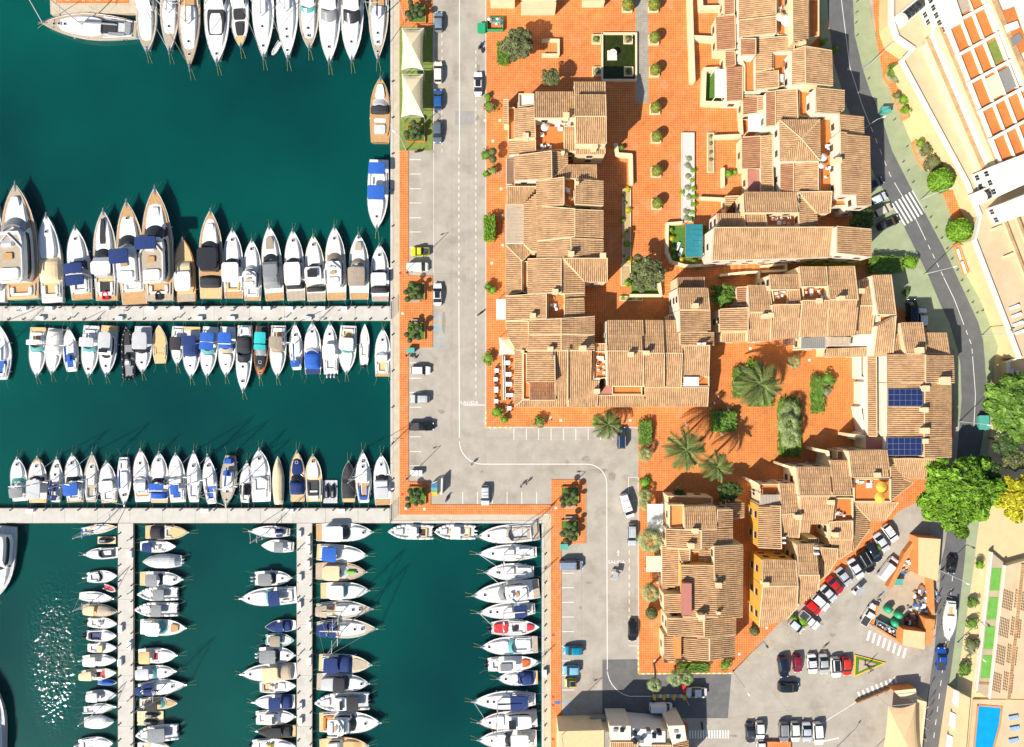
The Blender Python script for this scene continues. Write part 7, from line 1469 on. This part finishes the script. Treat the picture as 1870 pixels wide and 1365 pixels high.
t = sail('cafe_tent', 'cream folded tent beside the cafe tables', [(911,617),(942,618),(942,647),(911,649)], 3.2, 3.8, 'canvas cream')
t = thing('arcade_wall', 'white arcade wall along the east side of the palm court', 'wall', P(1578,720,.1)); wallrun(t, [(1571,650),(1571,690),(1583,692)], .1, 3.2, .5, 'white wall', 'wall'); wallrun(t, [(1577,700),(1577,742)], .1, 3.4, .9, 'white wall', 'wall'); wallrun(t, [(1577,742),(1570,745),(1578,790),(1560,800)], .1, 3.2, .6, 'white wall', 'wall')
for k in range(6): q = P(1584, 752+k*7, 3.2); MB().box(q[0]-.16,q[0]+.16,q[1]-.16,q[1]+.16,.1,3.3).build('column', MATS['white wall'], t)
t = thing('garden_wall', 'stepped cream walls north of the stepped house', 'wall', P(1480,850,.1)); wallrun(t, [(1430,850),(1455,858)], .1, 5.5, .5, 'cream wall', 'wall'); wallrun(t, [(1491,822),(1512,826),(1514,850)], .1, 5.0, .6, 'cream wall', 'wall'); wallrun(t, [(1550,795),(1580,798)], .1, 4.5, .6, 'cream wall', 'wall'); wallrun(t, [(1370,878),(1385,886)], .1, 5.0, .5, 'cream wall', 'wall')
# cafe tables with chairs
def table(x, y, z, label, wx=.6, wy=.6, mat='plastic white', chairs=2, group='cafe tables', name='table'):
    q = P(x, y, z+.75); t = thing(name, label, 'table', (q[0],q[1],z), 0, group, world=False); MB().box(-wx,wx,-wy,wy,.70,.75).build('table_top', MATS[mat], t)
    for sx in (-1,1):
        for sy in (-1,1): MB().box(sx*wx*.85-.03,sx*wx*.85+.03,sy*wy*.85-.03,sy*wy*.85+.03,0,.70).build('leg', MATS['metal'], t)
def chair(x, y, z, ang, label, mat='plastic white', group='chairs'):
    q = P(x, y, z+.45); t = thing('chair', label, 'chair', (q[0],q[1],z), math.radians(ang), group, world=False); MB().box(-.24,.24,-.24,.24,.42,.47).build('seat', MATS[mat], t); MB().box(-.26,-.20,-.24,.24,.47,.9).build('backrest', MATS[mat], t)
    for sx in (-1,1):
        for sy in (-1,1): MB().box(sx*.2-.02,sx*.2+.02,sy*.2-.02,sy*.2+.02,0,.42).build('leg', MATS[mat], t)
for i, (x, y, wx, wy) in enumerate(((926,663,.65,.45),(928,684,.65,.45),(929,702,.65,.45),(931,722,.7,.4),(907,677,.42,.42),(905,693,.42,.42),(906,712,.42,.6),(906,733,.42,.42),(930,746,.42,.42))):
    table(x, y, .11, ('white cafe table, '+ORD[i]+' down the inner row' if i < 4 else 'white cafe table, '+ORD[i-4]+' down the kerb side row' if i < 8 else 'lone white cafe table by the corner bush'), wx, wy)
    for k, (dx, dy, a) in enumerate(((0,wy/S+4,90),(0,-wy/S-4,-90))): chair(x+dx, y+dy*.75, .11, a, f'dark chair {("below","above")[k]} '+('the '+ORD[i]+' inner cafe table' if i < 4 else 'the '+ORD[i-4]+' kerb side cafe table' if i < 8 else 'the lone cafe table'), 'dark metal', 'cafe chairs')
t = thing('partition', 'long white low partition between the cafe table rows', 'screen', P(920,690,.1)); wallrun(t, [(918,651),(920,730)], .1, 1.0, .15, 'frame white', 'panel'); wallrun(t, [(921.5,651),(923,730)], .1, 1.0, .15, 'frame white', 'panel')
# roof terrace furniture
def parasol(x, y, z, r, mat, label):
    q = P(x, y, z+2.3); t = thing('parasol', label, 'parasol', (q[0],q[1],z), 0, None, world=False)
    MB().loft([[(rr_*math.cos(g),rr_*math.sin(g),zz) for g in [6.283*k/12 for k in range(12)]] for rr_, zz in ((r,2.05),(r*.5,2.35),(.05,2.55))], cap=False).build('canopy', MATS[mat], t); MB().tube((0,0,0),(0,0,2.6),.03,6).build('pole', MATS['metal pole'], t); MB().tube((0,0,0),(0,0,.1),.28,12).build('base', MATS['grey metal sheet'], t)
parasol(1611,890,6.2,1.1,'umbrella yellow','upper yellow parasol on the stepped house terrace'); parasol(1608,909,6.2,1.1,'umbrella yellow','lower yellow parasol on the stepped house terrace'); parasol(1437,36,6.4,1.15,'canvas white','round white parasol on the top terrace'); parasol(1426,30,6.4,.9,'canvas cream','folded cream parasol beside the white one')
parasol(1504,287,6.4,.8,'canvas white','upper white parasol on the long orange terrace'); parasol(1501,302,6.4,.6,'canvas white','lower white parasol on the long orange terrace'); parasol(995,232,5.0,.8,'canvas white','white parasol on the north furnished terrace')
for i, (x, y, z, wx, wy, l) in enumerate(((1004,222,5.0,.6,.35,'white table at the top of the north terrace'),(1018,227,5.0,.5,.5,'round style white table of the north terrace'),(1023,236,5.0,.5,.4,'white side table of the north terrace'),(990,246,5.0,.4,.45,'pale box table at the left of the north terrace'),(1037,348,5.6,.4,.4,'cream table in the narrow roof terrace'),(1098,655,4.8,.5,.4,'white table in the small roof court'),(1587,887,6.2,.6,.5,'pale table on the parasol terrace'),(1571,834,4.4,.5,.5,'round white table on the planted balcony'),(1452,20,6.4,.6,.4,'white table on the top terrace'),(1432,118,6.2,.4,.5,'brown table on the inner terrace'),(1427,143,6.2,.4,.8,'grey lounger table on the inner terrace'),(1423,407,6.0,.4,.4,'round white table in the roof hole'),(1482,533,6.6,.35,.6,'white table on the double terrace'),(1611,728,3.4,.4,.4,'round table on the arcade terrace'))):
    table(x, y, z, l, wx, wy, 'wood' if 'brown' in l else 'plastic white', group='terrace tables')
k = 0
for x0, y0, x1, y1, z, n, nm in ((984,262,1012,274,5.0,7,'north furnished terrace'),(1032,330,1048,370,5.6,6,'narrow roof terrace'),(1086,648,1106,688,4.8,7,'small roof court'),(1562,878,1600,884,6.2,6,'parasol terrace'),(1524,935,1552,948,6.2,4,'lower orange terrace'),(1421,4,1445,62,6.4,6,'top terrace'),(1505,262,1525,325,6.4,8,'long orange terrace'),(1404,395,1452,413,6.0,8,'roof hole terrace'),(1468,530,1510,545,6.6,6,'double terrace'),(1412,533,1436,553,6.2,4,'square terrace'),(1002,550,1025,575,5.4,4,'dish terrace')):
    q = random.Random(int(x0))
    for i in range(n): chair(q.uniform(x0+2,x1-2), q.uniform(y0+1,y1-1), z, q.choice((0,90,180,270)), f'white chair on the {nm}', 'plastic white', f'white chairs on the {nm}')
def dish(x, y, z, label, r=.45):
    q = P(x, y, z); t = thing('satellite_dish', label, 'satellite dish', (q[0],q[1],z-.6), math.radians(200), 'satellite dishes', world=False)
    MB().tube((0,0,-.3),(0,0,.5),.03,6).build('mast', MATS['metal'], t); mb = MB(); rings = []
    for k in range(4):
        rr_ = r*(k+.2)/3.2; rings.append([(.18+rr_*math.cos(g)*.35-.25*(rr_/r)**2*.0, rr_*math.sin(g), .5+rr_*math.cos(g)*.9) for g in [6.283*j/14 for j in range(14)]])
    mb.loft(rings, cap=False); mb.build('reflector', MATS['plastic white'], t); MB().tube((.2,0,.2),(.55,0,.6),.02,5).build('feed_arm', MATS['metal'], t)
for x, y, z, l in ((1014,545,7,'large white dish leaning on the dish terrace'),(1023,558,7,'second white dish on the dish terrace'),(1009,649,8.6,'white dish on the corner house ridge'),(1075,638,8.6,'white dish above the corner house roof'),(1040,638,8.6,'small white dish on the corner house'),(1459,359,9.6,'upper white dish on the pyramid house gable'),(1459,370,9.4,'lower white dish on the pyramid house gable'),(1310,1056,9.2,'upper grey dish on the south house roof'),(1318,1066,9.2,'lower grey dish on the south house roof'),(1290,1127,9.4,'dish by the south house chimney'),(1516,925,8.6,'white dish on the stepped house'),(1700,652,9.0,'small dish at the solar house ridge'),(1388,897,6.6,'round dish on the planted balcony')): dish(x, y, z, l, .5)
def acunit(x, y, z, label):
    q = P(x, y, z+.4); t = thing('air_conditioner', label, 'air conditioner', (q[0],q[1],z-.3), 0, None, world=False); MB().box(-.45,.45,-.18,.18,0,.75).build('casing', MATS['plastic white'], t); MB().tube((.12,-.19,.38),(.12,-.2,.38),.26,14).build('fan_grille', MATS['grey metal sheet'], t)
for x, y, z, l in ((1278,628,7.9,'left air conditioner on the slim house roof'),(1285,628,7.9,'right air conditioner on the slim house roof'),(1431,983,7.0,'upper air conditioner on the stepped house'),(1431,992,7.0,'lower air conditioner on the stepped house'),(1492,1002,7.6,'upper air conditioner beside the ochre house'),(1492,1012,7.6,'lower air conditioner beside the ochre house'),(1611,590,7.2,'air conditioner on the tall gable terrace'),(1092,692,5.0,'air conditioner in the small roof court')): acunit(x, y, z, l)
# ---------------------------------------------------------------- lamps, bollards, bins, lockers
def lamp(x, y, h, ang, label, arm=1.2, kind=0):
    q = P(x, y, 0); t = thing('street_lamp', label, 'street lamp', (q[0],q[1],.02), math.radians(ang), 'street lamps', world=False)
    MB().tube((0,0,0),(0,0,h),.10,8,.06).build('pole', MATS['metal pole'], t); MB().tube((0,0,0),(0,0,.35),.18,10).build('base', MATS['grey metal sheet'], t)
    MB().tube((0,0,h-.05),(arm,0,h+.12),.045,6).build('arm', MATS['metal pole'], t); MB().loft([[(arm-.1+a,-w_,h+.05),(arm-.1+a,-w_*.6,h+.2),(arm-.1+a,w_*.6,h+.2),(arm-.1+a,w_,h+.05)][::-1] for a, w_ in ((0,.08),(.25,.17),(.6,.15),(.75,.05))]).build('luminaire', MATS['frame white'], t)
for x, y, h, a, l in ((742,500,11,200,'tall quay lamp beside the white van'),(742,876,9,200,'quay lamp beside the inner corner planter'),(742,275,9,140,'quay lamp at the turf corner'),(740,40,9,180,'quay lamp at the top of the quay'),(1022,1314,11,200,'lamp at the bottom of the right quay'),(1006,924,9,180,'lamp at the corner of the lower quay'),(1577,127,8,40,'road lamp opposite the upper houses'),(1575,237,6,20,'road lamp at the eaves of the pyramid house'),(1681,365,8,10,'road lamp at the zebra crossing'),(1688,501,8,15,'road lamp by the bushy hedge end'),(1792,613,7,0,'road lamp beside the small lawn patch'),(1752,770,7,-10,'road lamp in the shade of the big tree'),(1717,1042,7,-30,'road lamp beside the black car'),(1748,1173,7,-45,'road lamp beside the blue buggy'),(1338,1226,8,-60,'lamp at the corner of the south pavement'),(1500,1392,9,60,'lamp at the bottom of the car park')): lamp(x, y, h, a, l)
bollm = [MB().tube((0,0,0),(0,0,.5),.10,8).ell((0,0,.52),.12,.12,.1,8,5).mesh('post', MATS['dark metal']), MB().tube((0,0,.36),(0,0,.44),.105,8).mesh('band', MATS['metal'])]
def boll(x, y, z, label, group):
    q = P(x, y, z); t = thing('bollard', label, 'bollard', (q[0],q[1],z), 0, group, world=False); obj('post', bollm[0], t); obj('band', bollm[1], t)
for i, (x, y) in enumerate([(1564,4),(1563,24),(1562,43),(1564,66),(1585,145),(1597,187),(1610,222),(1632,220),(1655,269),(1648,297),(1657,313),(1666,334),(1689,380),(1698,398),(1708,417),(1718,436),(1728,455),(1737,474),(1747,494),(1755,513),(1766,533),(1775,553),(1783,572),(1793,568)]): boll(x, y, .12, f'small black bollard, {ORD[i]} down the green pavement edge', 'pavement bollards')
mbm = [MB().tube((0,0,0),(0,0,.3),.12,8).mesh('stem', MATS['dark metal']), MB().ell((0,0,.34),.2,.2,.1,9,5).mesh('cap', MATS['dark metal'])]
def mooring(x, y, label, group, z=-.05):
    q = P(x, y, z); t = thing('mooring_bollard', label, 'bollard', (q[0],q[1],z), 0, group, world=False); obj('stem', mbm[0], t); obj('cap', mbm[1], t)
for k in range(29): mooring(12+k*24.5, 562.5, f'black mooring bollard, {ORD[k]} from left on upper pier north edge', 'upper pier north bollards')
for k in range(26): mooring(16+k*27.5, 583.5, f'black mooring bollard, {ORD[k]} from left on upper pier south edge', 'upper pier south bollards')
for k in range(23): mooring(20+k*31, 931.5, f'black mooring bollard, {ORD[k]} from left on the wide lower pier', 'wide pier bollards')
for k in range(14):
    mooring(218, 975+k*29, f'black mooring bollard, {ORD[k]} from top on left finger pier west edge', 'left finger west bollards'); mooring(241, 982+k*29, f'black mooring bollard, {ORD[k]} from top on left finger pier east edge', 'left finger east bollards')
    mooring(545, 975+k*29, f'black mooring bollard, {ORD[k]} from top on middle finger pier west edge', 'middle finger west bollards'); mooring(567.5, 982+k*29, f'black mooring bollard, {ORD[k]} from top on middle finger pier east edge', 'middle finger east bollards')
    mooring(995.5, 1012+k*26, f'black mooring bollard, {ORD[k]} from top along the right quay', 'right quay bollards', .06)
for k in range(12): mooring(717, 150+k*66, f'black mooring bollard, {ORD[k]} from top along the main quay wall', 'main quay bollards', .06)
def locker(x, y, label, group, horiz=True, z=-.05):
    q = P(x, y, z+.6); t = thing('dock_locker', label, 'locker', (q[0],q[1],z), 0 if horiz else math.pi/2, group, world=False); MB().box(-.72,.72,-.34,.34,0,.62).build('box', MATS['plastic white'], t); MB().box(-.76,.76,-.38,.38,.62,.70).build('lid', MATS['frame white'], t)
for i, x in enumerate((41,89,192,274,322,368,470,487,528,587,627)): locker(x, 563.5, f'white dock locker, {ORD[i]} from left on the upper pier north edge', 'dock lockers')
for i, x in enumerate((73,217,363,422,562)): locker(x, 581.5, f'white dock locker, {ORD[i]} from left on the upper pier south edge', 'dock lockers')
for i, x in enumerate((54,374,529,623)): locker(x, 933, f'white dock locker, {ORD[i]} from left on the wide lower pier', 'dock lockers')
for i, (x, y) in enumerate(((237,1013),(219,1149),(236,1180),(218,1211))): locker(x, y, f'white dock locker, {ORD[i]} from the top on the left finger pier', 'dock lockers', False)
for i, (x, y) in enumerate(((546,976),(563,986),(563,1003),(562,1031),(547,1056),(546,1106),(565,1143),(565,1208),(548,1291),(548,1318))): locker(x, y, f'white dock locker, {ORD[i]} from the top on the middle finger pier', 'dock lockers', False)
t = thing('dock_locker', 'white locker on the right quay beside the navy covered cruiser', 'locker', P(995,1231,.06), 0, 'dock lockers'); q = P(995,1231,.9); MB().box(q[0]-.35,q[0]+.35,q[1]-.8,q[1]+.8,.06,1.0).build('box', MATS['plastic white'], t)
def pedestal(x, y, label, group, z=-.05):
    q = P(x, y, z); t = thing('power_pedestal', label, 'pedestal', (q[0],q[1],z), 0, group, world=False); MB().tube((0,0,0),(0,0,1.15),.13,8,.11).build('column', MATS['metal pole'], t); MB().ell((0,0,1.2),.14,.14,.1,8,5).build('lamp_cap', MATS['plastic blue'], t)
for k in range(7): pedestal(38+k*97, 573+(7 if k%2 else -5), f'grey power pedestal, {ORD[k]} from left on the upper pier', 'upper pier pedestals')
for k in range(4): pedestal(238, 985+k*97, f'grey power pedestal, {ORD[k]} from top on the left finger pier', 'left finger pedestals'); pedestal(548, 1000+k*97, f'grey power pedestal, {ORD[k]} from top on the middle finger pier', 'middle finger pedestals')
def bench(x, y, ang, label):
    q = P(x, y, .5); t = thing('bench', label, 'bench', (q[0],q[1],.1), math.radians(ang), 'slatted benches', world=False)
    for k in range(4): MB().box(-1.2,1.2,-.28+k*.15,-.17+k*.15,.42,.47).build('slat', MATS['beige sheet'], t)
    for k in range(2): MB().box(-1.2,1.2,.30,.34,.55+k*.17,.67+k*.17).build('back_slat', MATS['beige sheet'], t)
    for sx in (-.9,.9): MB().box(sx-.05,sx+.05,-.25,.32,0,.42).build('leg', MATS['dark metal'], t)
bench(757,551,0,'slatted bench below the third quay planter'); bench(761,586,180,'slatted bench above the fourth quay planter'); bench(1041,926,0,'slatted bench between the lower quay planters, upper'); bench(1041,946,180,'slatted bench between the lower quay planters, lower')
def bin_(x, y, z, label, mat, wx=.9, wy=.55, h=1.15):
    q = P(x, y, h); t = thing('waste_container', label, 'container', (q[0],q[1],z), 0, None, world=False); MB().loft([[(-wx*k,-wy*k,zz),(wx*k,-wy*k,zz),(wx*k,wy*k,zz),(-wx*k,wy*k,zz)] for k, zz in ((.85,.1),(1,h))]).build('body', MATS[mat], t); MB().box(-wx*1.04,wx*1.04,-wy*1.06,wy*1.06,h,h+.08).build('lid', MATS[mat], t)
    for sx in (-1,1): MB().tube((sx*wx*.7,-wy*.8,.08),(sx*wx*.7,wy*.8,.08),.08,8).build('wheel', MATS['dark metal'], t)
M('bin teal', (.08,.36,.30), .5, .1, 2)
bin_(750,640,.01,'teal waste container at the end of the tree planters','bin teal',.75,.5); bin_(879,51,.01,'green waste container on the plaza kerb','plastic green',.8,.9); bin_(1030,999,.01,'teal waste container below the lower quay planters','bin teal',.8,.55); bin_(1797,772,.01,'teal waste container in the shade of the edge trees','bin teal',1.0,1.4); bin_(1618,201,.12,'turquoise bottle bank on the green pavement','bin teal',.9,.6,1.5); bin_(1641,1063,.03,'teal bin leaning in the scrap yard','bin teal',.8,.6)
c = P(904,45,.6); t = thing('rubbish_trailer', 'open green trailer piled with bags by the plaza kerb', 'trailer', (c[0],c[1],.11), world=False)
for k, (a, b, d, e) in enumerate(((-1.7,1.7,-1.3,-1.2),(-1.7,1.7,1.2,1.3),(-1.7,-1.6,-1.2,1.2),(1.6,1.7,-1.2,1.2))): MB().box(a,b,d,e,0,1.0+.003*k).build('side_panel', MATS['plastic green'], t)
for i in range(22): o = MB().ell((0,0,0),.4,.34,.28,7,5).build('rubbish_bag', MATS[rr.choice(['grey metal sheet','plastic white','plastic green','metal'])], t); o.location = (rr.uniform(-1.3,1.3), rr.uniform(-.2,1.0), rr.uniform(.7,1.0))
t = thing('recycling_shelter', 'small white framed recycling shelter by the inner quay corner', 'shelter', P(800,895,.01)); wallrun(t, [(789,883),(798,880)], .02, 1.6, .1, 'frame white', 'panel'); wallrun(t, [(807,875),(806,903)], .02, 2.0, .3, 'frame white', 'panel')
for i, m_ in enumerate(('plastic blue','bin teal','umbrella yellow')): bin_(793,886+i*8,.02,('blue','teal','yellow')[i]+' recycling bin in the quay shelter',m_,.6,.4)
bin_(757,864,.01,'white generator box beside the quay walk','plastic white',.8,.5,.9); bin_(767,864,.01,'pale control box beside the quay walk','frame white',.45,.5,.9)
# manhole covers and drain plates as small pale squares on the paving
for i, (x, y) in enumerate(((735,573),(886,220),(913,220),(900,258),(915,345),(918,394),(918,448),(898,481),(1024,768),(1005,763),(1151,768),(1253,775),(1370,637),(1330,746),(1318,794),(1524,867),(1563,868),(1420,845),(1473,846),(1478,658),(1201,1064),(1196,1208),(1400,1147),(1350,1195),(741,929),(775,930),(1015,928))): slab('cover_plate', rect(x-2.3,y-2.3,x+2.3,y+2.3), 'white wall', .142)
for i, (x, y) in enumerate(((735,903),(731,499),(1010,1160),(1010,1273),(1010,1350),(1010,1288))): slab('red_marker', rect(x-2,y-2,x+2,y+2), 'red paint', .12)
slab('blue_plate', rect(1013,1281,1023,1286), 'plastic blue', .125)
# gates at the pier roots
for i, (y0, y1, l) in enumerate(((552,583,'metal gate at the root of the upper pier'),(921,952,'metal gate at the root of the wide lower pier'))):
    t = thing('pier_gate', l, 'gate', P(714,(y0+y1)/2,.1)); q0, q1 = P(715,y0,0), P(715,y1,0)
    for k in range(12): yy = q0[1]+(q1[1]-q0[1])*k/11; MB().tube((q0[0],yy,0),(q0[0],yy,2.0),.03,5).build('bar', MATS['dark metal'], t)
    for z in (.2,1.95): MB().tube((q0[0],q0[1],z),(q0[0],q1[1],z),.04,5).build('rail', MATS['dark metal'], t)
# flags at the gates
FC = ['plastic blue','red paint','plastic white','umbrella yellow','red paint','orange flat','plastic blue','red paint','umbrella yellow']
for i, (x, y, dx, dy) in enumerate(((1706,1078,8,6),(1706,1092,8,8),(1700,1115,10,8),(1700,1135,8,10),(1700,1150,8,14),(1690,1295,6,-4),(1690,1312,8,4),(1687,1328,8,6),(1685,1348,7,6))):
    A, B = P(x, y, 3.0), P(x+dx, y+dy, 4.6); t = thing('flag', f'flag on a slanting pole by the road, {ORD[i]} from the top', 'flag', A, 0, 'flags at the gatehouses'); MB().tube(A, B, .04, 6).build('pole', MATS['frame white'], t)
    b = Vector(B); mb = MB(); vs = [b, b+Vector((.2,.55,-.15)), b+Vector((.65,.95,-.2)), b+Vector((.55,.3,-.75)), b+Vector((.15,-.1,-.7)), b+Vector((-.15,-.35,-.5))]; mb.add(vs, [(0,1,4,5),(1,2,3,4)]); mb.build('cloth', MATS[FC[i]], t)
# ---------------------------------------------------------------- building on the top edge
tb = bdo('plaza_house', 'cream house cut by the top edge above the olive tree', [((895,-40,940,-2),'F',4.0,'on'),((952,-40,1016,4),'F',5.5,'o'),((1065,-40,1105,1),'F',3.0,'o')], [])
# ---------------------------------------------------------------- people
def skinned(name, joints, edges, radii, sub=1):
    me = bpy.data.meshes.new(name); me.from_pydata(joints, edges, []); o = bpy.data.objects.new(name, me); C.objects.link(o)
    sk = o.modifiers.new('s','SKIN'); ss = o.modifiers.new('u','SUBSURF'); ss.levels = sub; ss.render_levels = sub
    for i, v in enumerate(me.skin_vertices[0].data): v.radius = (radii[i], radii[i]*.85); v.use_root = (i == 0)
    bpy.context.view_layer.update(); out = bpy.data.meshes.new_from_object(o.evaluated_get(bpy.context.evaluated_depsgraph_get())); bpy.data.objects.remove(o); return out
J = [(0,0,.95),(0,0,1.15),(0,0,1.38),(0,0,1.50),(0,.0,1.60),(.02,0,1.70), (0,.19,1.40),(.03,.26,1.12),(.12,.25,.88),(.17,.24,.80), (0,-.19,1.40),(-.03,-.26,1.12),(.06,-.25,.88),(.10,-.24,.80), (0,.09,.88),(.10,.10,.50),(.02,.10,.09),(.16,.11,.05), (0,-.09,.88),(-.06,-.10,.50),(-.18,-.10,.10),(-.06,-.11,.05)]
E = [(0,1),(1,2),(2,3),(3,4),(4,5),(2,6),(6,7),(7,8),(8,9),(2,10),(10,11),(11,12),(12,13),(0,14),(14,15),(15,16),(16,17),(0,18),(18,19),(19,20),(20,21)]
RD_ = [.14,.13,.15,.055,.09,.085,.065,.045,.035,.03,.065,.045,.035,.03,.085,.06,.042,.035,.085,.06,.042,.035]
PB = skinned('person_body', J, E, RD_); PB.materials.append(M('skin', (.5,.28,.18), .6, .08, 3))
JS = [J[i] for i in (0,1,2,6,10)]+[(.01,.235,1.22),(-.01,-.235,1.22)]; PS = skinned('person_shirt', JS, [(0,1),(1,2),(2,3),(2,4),(3,5),(4,6)], [.165,.155,.172,.085,.085,.07,.07])
JT = [J[i] for i in (0,14,15,16,18,19,20)]; PT = skinned('person_trousers', JT, [(0,1),(1,2),(2,3),(0,4),(4,5),(5,6)], [.16,.105,.078,.06,.105,.078,.06])
PH = MB().ell((-.01,0,1.68),.115,.10,.12,10,6,-.2).mesh('hair', M('hair', (.05,.03,.02), .8), True)
for me in (PB,PS,PT): me.polygons.foreach_set("use_smooth", [True]*len(me.polygons))
CL_ = [(.7,.7,.68),(.05,.1,.3),(.5,.06,.05),(.04,.04,.05),(.6,.5,.3),(.3,.45,.6)]
for i, (x, y, a, l) in enumerate(((861,849,60,'person walking alone on the pale asphalt bend'),(951,889,45,'left person of the pair crossing the parking'),(961,884,45,'right person of the pair crossing the parking'),(1304,736,30,'upper person in white at the palm court corner'),(1297,746,210,'lower person at the palm court corner'),(1311,724,30,'person ahead of the pair at the palm court corner'),(1605,1096,120,'person standing by the scrap yard gap'),(1734,1090,90,'person in black behind the boat ashore'),(1505,1188,100,'person standing behind the silver car'),(742,650,0,'person beside the teal container on the quay'))):
    q = P(x, y, .9); t = thing('person', l+(', in '+('white','navy','red','black','sand','light blue')[i%6]+' top' if 'white' not in l and 'black' not in l else ''), 'person', (q[0],q[1],.13 if x > 1200 else .012), math.radians(a), None, world=False)
    sh = 0 if 'white' in l else 3 if 'black' in l else i % 6
    obj('body', PB, t); obj('shirt', PS, t, M(f'shirt {sh}', CL_[sh], .8)); obj('trousers', PT, t, M(f'trousers {i%3}', [(.04,.06,.12),(.25,.2,.15),(.05,.05,.05)][i%3], .8)); obj('hair', PH, t)
